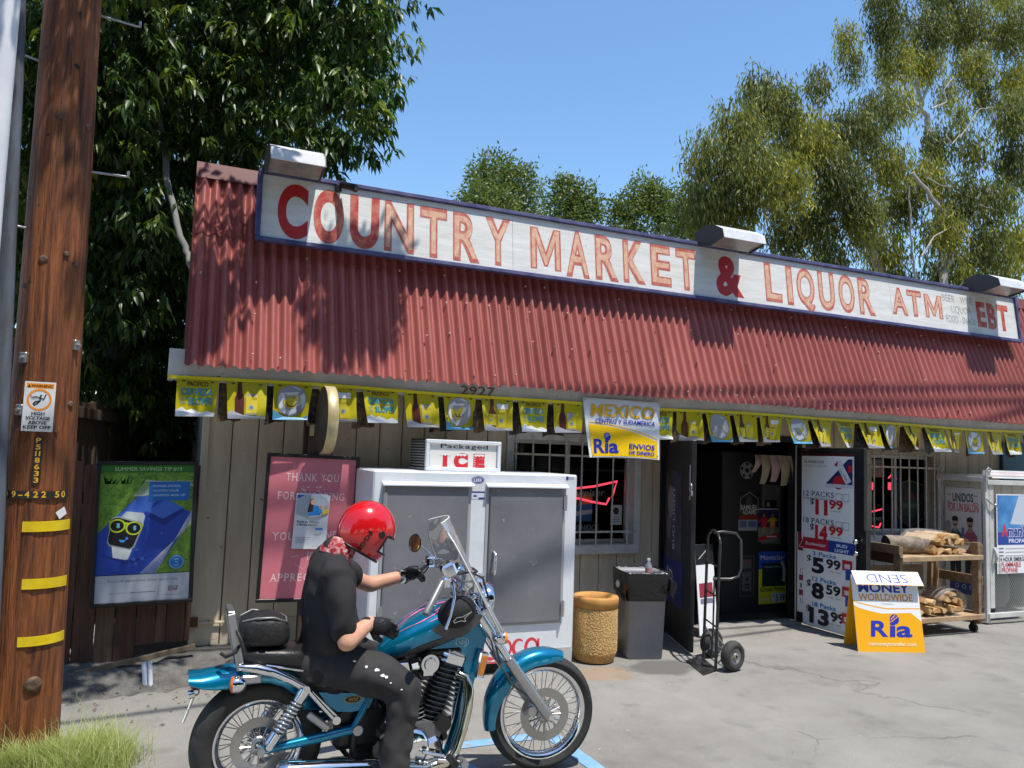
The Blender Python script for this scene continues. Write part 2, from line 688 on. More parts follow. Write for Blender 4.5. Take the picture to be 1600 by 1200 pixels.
# ================================================================== STORE BUILDING
WY = 6.9      # wall face
paint_tan = mat('tan_wall_paint', lin((216, 203, 180)), 0.75, col2=lin((198, 183, 158)), nscale=3, stretch=(3, 3, .6), spots=lin((96, 84, 64)), spscale=26, spthr=0.72, bump=0.12, bscale=60)
paint_tan2 = mat('pale_trim_paint', lin((176, 168, 150)), 0.7, col2=lin((150, 142, 122)), nscale=5, bump=0.1)
white_paint = mat('chipped_white_paint', lin((214, 214, 212)), 0.6, col2=lin((190, 190, 188)), nscale=4, spots=lin((92, 82, 66)), spscale=38, spthr=0.70, bump=0.15, bscale=50)
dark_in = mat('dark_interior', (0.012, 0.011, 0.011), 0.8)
reds = []
for i_, k_ in enumerate((1.0, .9, 1.07)):
 reds.append(mat('red_corrugated_steel_%d' % i_, (0.285 * k_, 0.07 * k_, 0.057 * k_), 0.5, col2=(0.36 * k_, 0.102 * k_, 0.084 * k_), nscale=2.6, nmix=0.5, stretch=(2.2, 1, 0.5), spots=(0.55, 0.3, 0.26), spscale=30, spthr=0.77, bump=0.06, bscale=14, rvar=0.08))
red_metal = reds[0]
red_dark = mat('red_flashing', (0.13, 0.038, 0.034), 0.6, col2=(0.17, 0.05, 0.044), nscale=5)  # ridge red darkened so the colour carries the tree shade on it
store = thing('store_building', 'low tan store with red corrugated metal mansard roof and white fascia board', 'store', (5, 7, 0))
def sp(mb, name, m=None, **kw):
 """A part of the store (built in world coordinates)."""
 o = mb.build(name, m, None, **kw)
 o.parent = store
 o.matrix_parent_inverse = Matrix.Translation((-5, -7, 0))
 return o
# backing walls
mb = MB()
mb.box(0.34, 3.05, WY + 0.02, WY + 0.14, 0.0, 2.42)
mb.box(4.44, 4.76, WY + 0.02, WY + 0.14, 0.0, 2.42)
mb.box(3.05, 4.44, WY + 0.02, WY + 0.14, 0.0, 0.86)
mb.box(3.05, 4.44, WY + 0.02, WY + 0.14, 1.9, 2.42)
mb.box(4.76, 6.56, WY + 0.02, WY + 0.14, 1.98, 2.42)
mb.box(6.56, 7.64, WY + 0.02, WY + 0.14, 0.0, 2.42)
mb.box(7.64, 8.76, WY + 0.02, WY + 0.14, 0.0, 0.86)
mb.box(7.64, 8.76, WY + 0.02, WY + 0.14, 1.9, 2.42)
mb.box(8.76, 11.0, WY + 0.02, WY + 0.14, 0.0, 2.42)
groove = mat('shadowy_groove_paint', lin((112, 102, 84)), 0.9)
sp(mb, 'front_wall', groove)
mb = MB()
mb.box(0.34, 0.46, WY + 0.14, 13.0, 0.0, 3.9)
sp(mb, 'side_wall', paint_tan)
mb = MB()
mb.box(0.2, 11.0, 6.96, 13.0, 3.82, 3.9)
sp(mb, 'flat_roof', mat('tar_roof', (0.06, 0.058, 0.055), 0.9))
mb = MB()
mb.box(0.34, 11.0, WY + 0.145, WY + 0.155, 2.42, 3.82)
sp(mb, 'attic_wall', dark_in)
# siding boards, one by one
bw = 0.205
x = 0.33
rng = random.Random(5)
spans_cache = {}
while x < 10.6:
 x1 = x + bw - 0.009
 cuts = []
 for (a, c, z0, z1) in ((2.98, 4.47, 0.79, 1.96), (4.72, 6.6, -1, 2.02), (7.58, 8.81, 0.85, 1.96)):
  if x1 > a and x < c:
   cuts.append((a, c, z0, z1))
 def brd(xa, xb, za, zb):
  if xb - xa < 0.015:
   return
  m_ = MB()
  m_.cbox(((xa + xb) / 2, WY + 0.009 + rng.uniform(-.002, .002), (za + zb) / 2), (xb - xa, 0.022, zb - za), 0.004)
  sp(m_, 'siding_board', paint_tan)
 if not cuts:
  brd(x, x1, 0.13, 2.4)
 else:
  a, c, z0, z1 = cuts[0]
  xa, xb = max(x, a), min(x1, c)
  if z0 > 0:
   brd(xa, xb, 0.13, z0)
  brd(xa, xb, z1, 2.4)
  brd(x, xa - 0.001, 0.13, 2.4)
  brd(xb + 0.001, x1, 0.13, 2.4)
 x += bw
mb = MB()
mb.cbox((0.325, WY + 0.02, 1.26), (0.055, 0.07, 2.3), 0.004)
sp(mb, 'corner_trim', paint_tan)
mb = MB()
mb.box(0.34, 4.72, WY - 0.004, WY + 0.02, 0.0, 0.128)
mb.box(6.6, 11.0, WY - 0.004, WY + 0.02, 0.0, 0.128)
sp(mb, 'footing', mat('footing_concrete', (0.25, 0.24, 0.22), 0.9, col2=(0.15, 0.14, 0.13), nscale=6, bump=0.3))
# thin rail and pipe stub low on the wall
mb = MB()
mb.bar((0.36, WY - 0.02, 0.315), (1.35, WY - 0.02, 0.315), 0.012, 0.02)
sp(mb, 'wall_rail', paint_tan)
mb = MB()
mb.box(0.30, 0.36, WY - 0.045, WY - 0.005, 0.29, 0.36)
sp(mb, 'rusty_bracket', mat('rust', (0.09, 0.045, 0.025), 0.9, col2=(0.16, 0.08, 0.04), nscale=20))

# ---- mansard of corrugated sheets
RY0, RZ0, RSL = 6.30, 2.32, 2.7     # eave line and slope dz/dy
un = Vector((0, -RSL, 1)).normalized()
ud = Vector((0, 1, RSL)).normalized()
def roof_pt(x, z, off=0.0):
 y = RY0 + (z - RZ0) / RSL
 return Vector((x, y, z)) + un * off
CP, CA = 0.0925, 0.0235
def corr(x):
 return CA * math.cos(2 * PI * x / CP)
def sheet_mesh(x0, x1, z0, z1, off, rngs):
 m_ = MB()
 n = int((x1 - x0) / CP * 12)
 nz = max(2, int((z1 - z0) / 0.16))
 P = []
 dent = [(rngs.uniform(x0, x1), rngs.uniform(z0, z1), rngs.uniform(.06, .2), rngs.uniform(-.006, .006)) for _ in range(5)]
 wob_ = [rngs.uniform(-.004, .004) for _ in range(3)]
 for i in range(n + 1):
  x_ = x0 + (x1 - x0) * i / n
  row = []
  for j in range(nz + 1):
   z = z0 + (z1 - z0) * j / nz + (wob_[0] * math.sin(x_ * 5) if j == 0 else 0)
   d = off + corr(x_) * (1 + 0.05 * math.sin(x_ * 1.7 + z))
   for (dx, dz, dr, da) in dent:
    d += da * math.exp(-((x_ - dx) ** 2 + (z - dz) ** 2) / dr ** 2)
   row.append(tuple(roof_pt(x_, z, d)))
  P.append(row)
 m_.sheet(P, reds[rngs.randrange(3)], True)
 return m_
rng = random.Random(11)
edges = [0.115, 1.02, 1.72, 2.62, 3.42, 4.42, 5.32, 6.22, 7.12, 8.02, 8.92, 9.82, 10.72]
for i in range(len(edges) - 1):
 a, c = edges[i], edges[i + 1] + 0.035
 sp(sheet_mesh(a, c, RZ0 + rng.uniform(-.006, .006), 3.5, 0.003 * (i % 2) + 0.001 * i * .3, rng), 'roof_sheet')
 sp(sheet_mesh(a, c, 3.40 + rng.uniform(-.012, .012), 4.03, 0.008 + 0.003 * (i % 2), rng), 'roof_sheet')
for i in range(len(edges) - 1):
 mb = MB()
 a, c = edges[i], edges[i + 1]
 p0, p1 = roof_pt(a, 3.9, 0.034), roof_pt(c, 3.9, 0.034)
 q0, q1 = roof_pt(a, 4.045, 0.034), roof_pt(c, 4.045, 0.034)
 r0, r1 = Vector((a, 7.05, 4.052)), Vector((c, 7.05, 4.052))
 if c <= 1.1 or a > 8.9:
  mb.add([p0, p1, q1, q0], [(0, 1, 2, 3)], red_dark)
  mb.add([q0, q1, r1, r0], [(0, 1, 2, 3)], red_dark)
 elif 6.0 < a < 8.5:
  mb.add([roof_pt(a, 3.97, .034), roof_pt(c, 3.97, .034), q1, q0], [(0, 1, 2, 3)], red_dark)
  mb.add([q0, q1, r1, r0], [(0, 1, 2, 3)], red_dark)
 if mb.f:
  sp(mb, 'ridge_flashing')
# screws through the crests
mb = MB()
rng = random.Random(2)
k = 0
for z in (2.40, 2.72, 3.05, 3.3):
 x = 0.2
 while x < 10.2:
  if rng.random() < 0.72:
   c = roof_pt(x + rng.uniform(-.01, .01), z + rng.uniform(-.03, .03), CA + 0.008)
   mb.cyl(c - un * 0.012, c + un * 0.005, 0.008, 0.006, 6, mat('rusty_screw', (0.24, 0.13, 0.09), 0.7) if rng.random() < .6 else mat('bright_screw', (0.6, 0.45, 0.4), 0.5))
  x += 0.2
o = sp(mb, 'roof_screws', kind='stuff')
# torn hole curl on the left upper sheet
mb = MB()
for (x_, z, r_) in ((0.275, 3.47, .035), (0.3, 3.43, .028), (0.26, 3.52, .025)):
 c = roof_pt(x_, z, 0.04)
 mb.add([c, c + Vector((r_, 0, r_ * .6)), c + Vector((r_ * 1.2, -.03, -r_ * .4)), c + Vector((-.005, -.02, -r_))], [(0, 1, 2, 3)])
sp(mb, 'torn_metal', red_metal)
# closed end of the mansard
mb = MB()
mb.add([(0.118, RY0 + 0.03, RZ0), (0.118, 6.96, 4.03), (0.118, 7.2, 4.03), (0.118, 7.2, RZ0)], [(0, 1, 2, 3)])
sp(mb, 'roof_end', mat('dark_red_end', (0.08, 0.022, 0.02), 0.6))
mb = MB()
mb.add([(10.75, RY0 + 0.03, RZ0), (10.75, 6.96, 4.03), (10.75, 7.2, 4.03), (10.75, 7.2, RZ0)], [(3, 2, 1, 0)])
sp(mb, 'roof_end', mat('dark_red_end', (0, 0, 0)))
mb = MB()
mb.box(10.94, 11.0, WY + 0.145, 13.0, 0.0, 3.8)
sp(mb, 'side_wall', paint_tan)
# fascia, in three lengths, and soffit
FY = 6.405
for a, c in ((0.01, 4.05), (4.053, 7.74), (7.743, 10.8)):
 mb = MB()
 mb.cbox(((a + c) / 2, FY + 0.02, 2.32), (c - a, 0.04, 0.235), 0.004)
 sp(mb, 'fascia_board', white_paint)
mb = MB()
mb.cbox((0.03, 6.64, 2.33), (0.04, 0.42, 0.215), 0.004)
sp(mb, 'fascia_return', white_paint)
mb = MB()
mb.box(0.06, 10.8, FY + 0.042, WY + 0.02, 2.30, 2.33)
sp(mb, 'soffit', paint_tan2)
# street number
nb = thing('street_number', 'brass street number 2927 on the white fascia', 'house number', (2.45, FY, 2.3))
dg = mat('old_brass', lin((150, 118, 66)), 0.45, 0.6, col2=lin((104, 78, 42)), nscale=30)
for ch, xa, xb in (('2', 2.321, 2.391), ('9', 2.4, 2.468), ('2', 2.48, 2.552), ('7', 2.563, 2.636)):
 p = Print((0, FY, 0), (1, 0, 0), (0, 0, 1))
 p.k = 24
 p.text(ch, (xa + xb) / 2, 2.238, 0.07, dg, w=(xb - xa), al='c')
 p.k = 32
 p.text(ch, (xa + xb) / 2, 2.238, 0.07, dg, w=(xb - xa), al='c')
 o = p.build('numeral')
 o.parent = nb
 o.matrix_parent_inverse = Matrix.Translation((-2.45, -FY, -2.3))

# ---- windows -------------------------------------------------------
glass = mat('window_glass', (0.9, 0.93, 0.92), 0.02, trans=1.0, ior=1.12, spec=0.6)
bar_m = mat('white_bar_paint', lin((205, 203, 198)), 0.5, col2=lin((170, 165, 155)), nscale=20)
def tagp(o):
 o.parent = store
 o.matrix_parent_inverse = Matrix.Translation((-5, -7, 0))
 return o
def subp(mb_, name, parent, m=None, **kw):
 o = mb_.build(name, m, None, **kw)
 o.parent = parent
 o.matrix_parent_inverse = Matrix()
 return o
def window(x0, x1, z0, z1, bars, zb0, zb1, rails, label):
 """Frame with deep reveal; casement, panes and security bars as sub-parts."""
 f = MB()
 d = 0.14
 w = 0.075
 yo = WY - 0.03
 f.cbox((x0 + w / 2, yo + d / 2, (z0 + z1) / 2), (w, d, z1 - z0), 0.004)
 f.cbox((x1 - w / 2, yo + d / 2, (z0 + z1) / 2), (w, d, z1 - z0), 0.004)
 f.cbox(((x0 + x1) / 2, yo + d / 2, z1 - w / 2), (x1 - x0 - 2 * w - .004, d, w), 0.004)
 win = tagp(f.build('window', white_paint if label else paint_tan2))
 s_ = MB()
 s_.cbox(((x0 + x1) / 2, yo + d / 2 - 0.012, z0 + 0.05), (x1 - x0 - 2 * w + .09, d + .02, 0.09), 0.006)
 subp(s_, 'sill', win, white_paint)
 c = MB()
 ix0, ix1, iz0, iz1 = x0 + w, x1 - w, z0 + 0.1, z1 - w
 g = WY + 0.1
 for (a, b_, e, h) in ((ix0, ix0 + .035, iz0, iz1), (ix1 - .035, ix1, iz0, iz1), (ix0, ix1, iz0, iz0 + .035), (ix0, ix1, iz1 - .035, iz1)):
  c.box(a, b_, g - 0.02, g + 0.02, e, h)
 xm = ix0 + (ix1 - ix0) * 0.47
 c.box(xm - .02, xm + .02, g - 0.022, g + 0.018, iz0, iz1)
 subp(c, 'casement', win, mat('aluminium_sash', (0.45, 0.45, 0.44), 0.4, 0.3))
 for a, b_ in ((ix0 + .03, xm - .02), (xm + .02, ix1 - .03)):
  q = MB()
  q.box(a, b_, g - 0.003, g + 0.003, iz0 + .03, iz1 - .03)
  subp(q, 'pane', win, glass)
 for xb in bars:
  q = MB()
  q.cyl((xb, WY - 0.055, zb0), (xb, WY - 0.055, zb1), 0.0085, n=8)
  subp(q, 'bar', win, bar_m)
 for zr in rails:
  q = MB()
  q.bar((x0 + .02, WY - 0.044, zr), (x1 - .05, WY - 0.044, zr), 0.01, 0.02)
  subp(q, 'rail', win, bar_m)
 return win
window(2.98, 4.47, 0.79, 1.96, [3.06 + .177 * i for i in range(8)], 0.87, 1.93, (1.01, 1.745), True)
window(7.58, 8.81, 0.85, 1.96, [7.66 + .144 * i for i in range(8)], 0.9, 1.90, (1.01, 1.745), False)
# dark shop room behind
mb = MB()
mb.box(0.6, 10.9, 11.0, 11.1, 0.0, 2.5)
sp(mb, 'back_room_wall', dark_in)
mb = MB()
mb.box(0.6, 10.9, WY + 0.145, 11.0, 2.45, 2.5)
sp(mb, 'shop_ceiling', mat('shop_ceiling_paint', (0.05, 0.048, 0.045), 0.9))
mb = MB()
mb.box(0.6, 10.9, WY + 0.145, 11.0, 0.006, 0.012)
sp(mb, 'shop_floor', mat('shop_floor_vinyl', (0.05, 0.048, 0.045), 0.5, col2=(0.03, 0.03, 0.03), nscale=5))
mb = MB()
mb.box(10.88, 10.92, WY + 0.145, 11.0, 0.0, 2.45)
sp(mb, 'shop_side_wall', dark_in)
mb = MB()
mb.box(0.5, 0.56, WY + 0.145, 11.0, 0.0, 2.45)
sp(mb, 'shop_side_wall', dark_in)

# ---- doorway with two black leaves swung out -------------------------
blackd = mat('black_door_paint', (0.012, 0.012, 0.014), 0.4, col2=(0.025, 0.025, 0.028), nscale=12)
mb = MB()
mb.box(4.72, 4.78, WY - 0.02, WY + 0.14, 0.0, 1.98)
mb.box(6.54, 6.6, WY - 0.02, WY + 0.14, 0.0, 1.98)
mb.box(4.72, 6.6, WY - 0.02, WY + 0.14, 1.98, 2.04)
sp(mb, 'door_frame', blackd)
mb = MB()
mb.cbox((5.66, WY + 0.02, 0.012), (1.78, 0.2, 0.024), 0.004)
sp(mb, 'threshold', mat('worn_concrete', (0.3, 0.29, 0.27), 0.9, col2=(0.2, 0.19, 0.18), nscale=8))
mb = MB()
mb.cyl((6.5, WY - 0.03, 0.02), (6.5, WY - 0.03, 1.95), 0.012, n=8)
sp(mb, 'door_stop_pole', mat('grey_pole', (0.35, 0.35, 0.35), 0.4, 0.5))
HL, EL = Vector((4.77, 6.86, 0)), Vector((4.47, 6.0, 0))
HR, ER = Vector((6.52, 6.86, 0)), Vector((6.52, 5.93, 0))
def leaf(h, e, name):
 d = (e - h)
 L_ = d.length
 u = d.normalized()
 nn = Vector((u.y, -u.x, 0))
 R = Matrix((u, nn, (0, 0, 1))).transposed()
 m_ = MB()
 m_.cbox((h + e) / 2 + Vector((0, 0, 0.975)), (L_, 0.042, 1.9), 0.004, R)
 o = sp(m_, name, blackd)
 return o, u, nn
lo, lu, ln_ = leaf(HL, EL, 'door_leaf')
ro, ru, rn = leaf(HR, ER, 'door_leaf')
# hardware
for zz in (0.98, 0.86):
 c = ER + Vector((-0.03, 0.07, zz))
 mb = MB()
 mb.ball(c + Vector((-0.03, 0, 0)), 0.03, None, 12, 8)
 mb.cyl(c + Vector((0.03, 0, 0)), c - Vector((0.025, 0, 0)), 0.014)
 subp(mb, 'door_knob', ro, mat('chrome_knob', (0.7, 0.7, 0.7), 0.15, 1.0))
mb = MB()
mb.box(6.49, 6.55, 5.9, 5.928, 0.5, 1.1)
subp(mb, 'latch_plate', ro, blackd)
mb = MB()
c = EL + Vector((-0.02, 0.03, 1.5))
mb.cyl(c + Vector((0, 0, .2)), c + Vector((0, 0, -.12)), 0.006, n=6)
mb.tube([c + Vector((-.01, 0, .02)), c + Vector((-.01, -.03, .03)), c + Vector((-.01, -.04, 0)), c + Vector((-.01, -.03, -.03))], 0.006, 6)
mb.cbox(c + Vector((-.01, -.03, -.06)), (0.02, 0.035, 0.045), 0.004)
subp(mb, 'padlock', lo, mat('dull_steel', (0.5, 0.5, 0.5), 0.35, 0.9))

# ================================================================== ROOF SIGN, LAMPS
sb_o = Vector((0.606, 6.55, 3.405))            # lower left corner of the sign face
sb_v = Vector((0, 0.065, 0.54)).normalized()
SW, SH = 9.24, 0.545
sign = thing('store_sign', 'long white sign board with faded red hand-painted letters on the roof', 'sign', tuple(sb_o))
def child(mb_, name, parent, m=None, **kw):
 """Part built in world coordinates under an unrotated or rotated empty."""
 o = mb_.build(name, m, None, **kw)
 o.parent = parent
 bpy.context.view_layer.update() if False else None
 o.matrix_parent_inverse = (Matrix.Translation(parent.location) @ parent.rotation_euler.to_matrix().to_4x4()).inverted()
 return o
sgn_white = mat('weathered_sign_white', lin((226, 226, 222)), 0.6, col2=lin((208, 206, 200)), nscale=3, stretch=(1, 1, 6), spots=lin((120, 112, 100)), spscale=26, spthr=0.75, bump=0.12, bscale=8, bstretch=(1, 1, 14))
sgn_blue = mat('navy_sign_trim', lin((50, 52, 100)), 0.6, col2=lin((92, 92, 128)), nscale=7, spots=lin((150, 150, 170)), spscale=30, spthr=0.74)
sx_cuts = [0.0, 2.835 - 0.606, 7.644 - 0.606, SW]
R_s = Matrix(((1, 0, 0), sb_v.cross(Vector((1, 0, 0))), sb_v)).transposed()
snn = Vector((1, 0, 0)).cross(sb_v)          # outward normal
for a, c in zip(sx_cuts[:-1], sx_cuts[1:]):
 m_ = MB()
 m_.cbox(sb_o + Vector(((a + c) / 2, 0, 0)) + sb_v * SH / 2 - snn * 0.011, (c - a - 0.002, 0.02, SH), 0.002, R_s)
 child(m_, 'panel', sign, sgn_white)
for (a, c, z) in ((-0.03, SW * .52, -0.018), (SW * .52 + .002, SW + .03, -0.018), (-0.03, SW * .4, SH + 0.018), (SW * .4 + .002, SW + .03, SH + 0.018)):
 m_ = MB()
 m_.cbox(sb_o + Vector(((a + c) / 2, 0, 0)) + sb_v * z + snn * 0.004, (c - a, 0.05, 0.036), 0.004, R_s)
 child(m_, 'frame_rail', sign, sgn_blue)
for a in (-0.015, SW + .015):
 m_ = MB()
 m_.cbox(sb_o + Vector((a, 0, 0)) + sb_v * SH / 2 + snn * 0.002, (0.036 if a > 1 else 0.04, 0.05, SH - 0.002), 0.004, R_s)
 child(m_, 'frame_rail', sign, sgn_blue)
# brackets back to the roof
for a in (0.6, 3.0, 5.4, 7.8):
 m_ = MB()
 m_.bar(sb_o + Vector((a, 0.03, 0.1)), roof_pt(sb_o.x + a, 3.5, 0), 0.03, 0.03)
 child(m_, 'bracket', sign, mat('grey_steel', (0.2, 0.2, 0.2), 0.5, 0.6))
l_red = mat('sign_red_paint', lin((186, 34, 38)), 0.55, col2=lin((168, 60, 52)), nscale=9, nmix=0.6)
l_edge = mat('faded_red_edge', lin((182, 84, 73)), 0.6, col2=lin((202, 132, 112)), nscale=16, nmix=0.55, detail=9)
l_fill = mat('flaking_red_fill', lin((200, 126, 106)), 0.65, col2=lin((220, 186, 156)), nscale=14, nmix=0.45, stretch=(1.6, 1, 1), detail=9, spots=lin((214, 192, 160)), spscale=44, spthr=0.62)
l_ghost = mat('ghost_grey_paint', lin((140, 140, 138)), 0.7, col2=lin((200, 200, 196)), nscale=14)
half = mat('half_faded_red', lin((178, 52, 50)), 0.6, col2=lin((206, 140, 112)), nscale=9, nmix=0.55, detail=9)
H0, H1 = 0.075, 0.5
def sletter(ch, xa, xb, style, y0=0.06, y1=0.455):
 p = Print(sb_o + Vector((-0.606, 0, 0)), (1, 0, 0), sb_v)
 w_ = xb - xa
 r = random.Random(int(xa * 50))
 y0 += r.uniform(-.006, .006)
 bd = 0.045 if ch != 'M' else .035
 p.k = 2
 if ch == 'M':
  fx_ = lambda l_: [(xa + w_ * a, y0 + (y1 - y0) * b_) for a, b_ in l_]
  p.poly(fx_([(0, 0), (0, 1), (.24, 1), (.5, .42), (.76, 1), (1, 1), (1, 0), (.79, 0), (.79, .6), (.56, .08), (.44, .08), (.21, .6), (.21, 0)]), l_edge)
  p.poly(fx_([(.05, .03), (.05, .97), (.2, .97), (.5, .3), (.8, .97), (.95, .97), (.95, .03), (.84, .03), (.84, .75), (.53, .12), (.47, .12), (.16, .75), (.16, .03)]), l_fill)
  child(p, 'letter', sign)
  return
 if style == 'r':
  p.text(ch, (xa + xb) / 2, y0, y1 - y0, l_red, w=w_, al='c', bold=bd)
  p.k = 3
  o = child(p, 'letter', sign)
 else:
  p.text(ch, (xa + xb) / 2, y0, y1 - y0, half if style == 'h' else l_edge, w=w_, al='c', bold=bd)
  p.k = 3
  iw = w_ - 0.028
  p.text(ch, (xa + xb) / 2, y0 + 0.012, y1 - y0 - 0.024, half if style == 'h' else l_fill, w=iw, al='c', bold=0.004 if ch != 'M' else 0.0)
  o = child(p, 'letter', sign)
for ch, xa, xb, st in (('C', 0.739, 0.9823, 'r'), ('O', 1.027, 1.28, 'h'), ('U', 1.329, 1.583, 'h'), ('N', 1.628, 1.891, 'f'),
                       ('T', 1.946, 2.196, 'f'), ('R', 2.253, 2.505, 'f'), ('Y', 2.564, 2.812, 'f'),
                       ('M', 3.014, 3.332, 'f'), ('A', 3.387, 3.637, 'f'), ('R', 3.704, 3.959, 'f'), ('K', 4.017, 4.269, 'f'),
                       ('E', 4.337, 4.578, 'f'), ('T', 4.644, 4.884, 'f'), ('&', 5.135, 5.488, 'r'),
                       ('L', 5.784, 6.009, 'f'), ('I', 6.08, 6.165, 'f'), ('Q', 6.224, 6.476, 'f'), ('U', 6.537, 6.772, 'f'),
                       ('O', 6.835, 7.072, 'f'), ('R', 7.136, 7.379, 'f')):
 if ch == 'Q':
  sletter(ch, xa, xb, st, 0.085, 0.46)
 else:
  sletter(ch, xa, xb, st, 0.055 if xa < 4 else 0.075, 0.465)
for ch, xa, xb, st in (('A', 7.654, 7.909, 'f'), ('T', 7.914, 8.154, 'f'), ('M', 8.202, 8.497, 'f')):
 sletter(ch, xa, xb, st, 0.135, 0.42)
for ch, xa, xb, st in (('E', 9.109, 9.273, 'h'), ('B', 9.303, 9.463, 'h'), ('T', 9.487, 9.699, 'h')):
 sletter(ch, xa, xb, st, 0.115, 0.41)
p = Print(sb_o + Vector((-0.606, 0, 0)), (1, 0, 0), sb_v)
p.k = 2
g0, g1 = 8.519, 9.075
gw = g1 - g0
p.text('BEER', g0, 0.37, 0.085, l_ghost, w=gw * .4, up=False)
p.text('WINE', g0 + gw * .57, 0.37, 0.085, l_ghost, w=gw * .4, up=False)
p.text('LIQUOR-', g0 + gw * .25, 0.24, 0.085, l_ghost, w=gw * .68, up=False)
p.text('FOOD - SNACK', g0 + gw * .06, 0.11, 0.085, l_ghost, w=gw * .94, up=False)
child(p, 'faint_lettering', sign)

# ---- wall-wash lamps on top of the sign
hood = mat('white_lamp_hood', lin((226, 228, 230)), 0.35, col2=lin((200, 202, 206)), nscale=5)
hood_end = mat('dark_lamp_end', lin((66, 64, 66)), 0.5)
lens = mat('frosted_lens', lin((150, 146, 140)), 0.25, col2=lin((120, 116, 110)), nscale=10)
for xa, xb, lab in ((0.62, 1.04, 'white hooded floodlight at the left end of the roof sign'), (4.93, 5.46, 'white hooded floodlight above the ampersand on the roof sign'),
     (9.0, 9.52, 'white hooded floodlight at the far right end of the roof sign')):
 fl = thing('floodlight', lab, 'floodlight', ((xa + xb) / 2, 6.45, 3.95), 0, 'floodlights along the roof sign')
 pr = [(6.66, 4.10), (6.50, 4.135), (6.34, 4.10), (6.22, 4.035), (6.195, 3.945), (6.20, 3.94), (6.235, 4.02), (6.35, 4.085), (6.5, 4.12), (6.65, 4.085)]
 hd = MB()
 A = [(xa, q[0], q[1]) for q in pr]
 B = [(xb, q[0], q[1]) for q in pr]
 n = len(pr)
 hd.add(A + B, [(i, n + i, n + (i + 1) % n, (i + 1) % n) for i in range(n)])
 ho = child(hd, 'hood', fl, hood)
 for xe in (xa, xb):
  e_ = MB()
  poly = [(6.66, 4.10), (6.50, 4.135), (6.34, 4.10), (6.22, 4.035), (6.195, 3.945), (6.42, 3.90), (6.66, 3.96)]
  A = [(xe - .004, q[0], q[1]) for q in poly]
  B = [(xe + .004, q[0], q[1]) for q in poly]
  n = len(poly)
  e_.add(A + B, [(i, (i + 1) % n, n + (i + 1) % n, n + i) for i in range(n)] + [tuple(range(n))[::-1], tuple(range(n, 2 * n))])
  child(e_, 'end_cap', fl, hood_end)
 e_ = MB()
 e_.add([(xa + .006, 6.215, 3.955), (xb - .006, 6.215, 3.955), (xb - .006, 6.46, 3.915), (xa + .006, 6.46, 3.915)], [(0, 1, 2, 3)])
 e_.add([(xa + .006, 6.46, 3.915), (xb - .006, 6.46, 3.915), (xb - .006, 6.6, 3.965), (xa + .006, 6.6, 3.965)], [(0, 1, 2, 3)])
 child(e_, 'lens', fl, lens)
 e_ = MB()
 e_.cbox(((xa + xb) / 2, 6.66, 4.0), (xb - xa - .03, 0.1, 0.12), 0.01)
 child(e_, 'ballast_box', fl, hood_end)
# ---- little black camera
sc = thing('security_camera', 'small black security camera on the top edge of the roof sign', 'camera', (1.293, 6.55, 3.942))
c = Vector((1.294, 6.5, 3.917))
m_ = MB()
m_.cyl(c + Vector((-.05, .06, .03)), c + Vector((.035, -.09, -.035)), 0.03, 0.033, 12)
child(m_, 'camera_body', sc, mat('black_plastic', (0.015, 0.015, 0.016), 0.4))
m_ = MB()
m_.cyl(c + Vector((.036, -.092, -.036)), c + Vector((.04, -.1, -.04)), 0.022, 0.022, 12)
child(m_, 'camera_lens', sc, mat('lens_glass', (0.08, 0.07, 0.09), 0.08))
m_ = MB()
m_.cyl(c + Vector((-.05, .05, 0.03)), c + Vector((-.07, .1, .0)), 0.014, 0.014, 8)
m_.cbox(c + Vector((-.075, .09, .0)), (0.05, 0.05, 0.06), 0.006)
child(m_, 'mount', sc, mat('black_plastic', (0.015, 0.015, 0.016), 0.4))

# ================================================================== LEFT SIDE: POLE, FENCE, POSTERS
pole_wood = mat('creosote_pole_wood', (0.06, 0.02, 0.009), 0.6, col2=(0.37, 0.118, 0.03), nscale=3.5, nmix=0.52, stretch=(9, 9, 0.45), bump=0.9, bscale=12, bstretch=(9, 9, 0.5), detail=12, spots=(0.04, 0.018, 0.01), spscale=9, spthr=0.68)
pole = thing('utility_pole', 'tall brown wooden utility pole with yellow bands and warning plate', 'utility pole', (-0.605, 5.27, 0))
PC = Vector((-0.605, 5.27, 0))
def pole_c(z):
 return Vector((PC.x - 0.014 * z, PC.y, z))
def pole_r(z):
 return 0.188 - 0.0085 * z
m_ = MB()
rs = []
rng = random.Random(4)
n = 40
ph = [rng.uniform(0, 6.28) for _ in range(6)]
zs = [-0.3 + 0.14 * i for i in range(70)]
for z in zs:
 c = pole_c(z)
 ring = []
 for k in range(n):
  q = 2 * PI * k / n
  r = pole_r(z) * (1 + 0.014 * math.sin(3 * q + ph[0]) + 0.008 * math.sin(7 * q + ph[1] + 0.2 * z) + 0.004 * math.sin(13 * q + ph[2] + z * .7))
  # long drying checks
  for q0, d in ((4.95, 0.02), (5.32, 0.012), (4.4, 0.01)):
   qq = q0 + 0.05 * math.sin(z * 0.9 + q0)
   dq = (q - qq + PI) % (2 * PI) - PI
   if abs(dq) < 0.08:
    r -= d * (1 - abs(dq) / 0.08) * (0.6 + 0.4 * math.sin(z * 1.3 + q0 * 3))
  ring.append((c.x + r * math.cos(q), c.y + r * math.sin(q), z))
 rs.append(ring)
m_.rings(rs, pole_wood, True)
child(m_, 'pole_shaft', pole)
def on_pole(z, q, off=0.004):
 """Point on the pole's skin; q = degrees, 0 facing -y, positive to the right."""
 a = math.radians(-90 + q)
 c = pole_c(z)
 r = pole_r(z) + off
 return Vector((c.x + r * math.cos(a), c.y + r * math.sin(a), z)), Vector((math.cos(a), math.sin(a), 0))
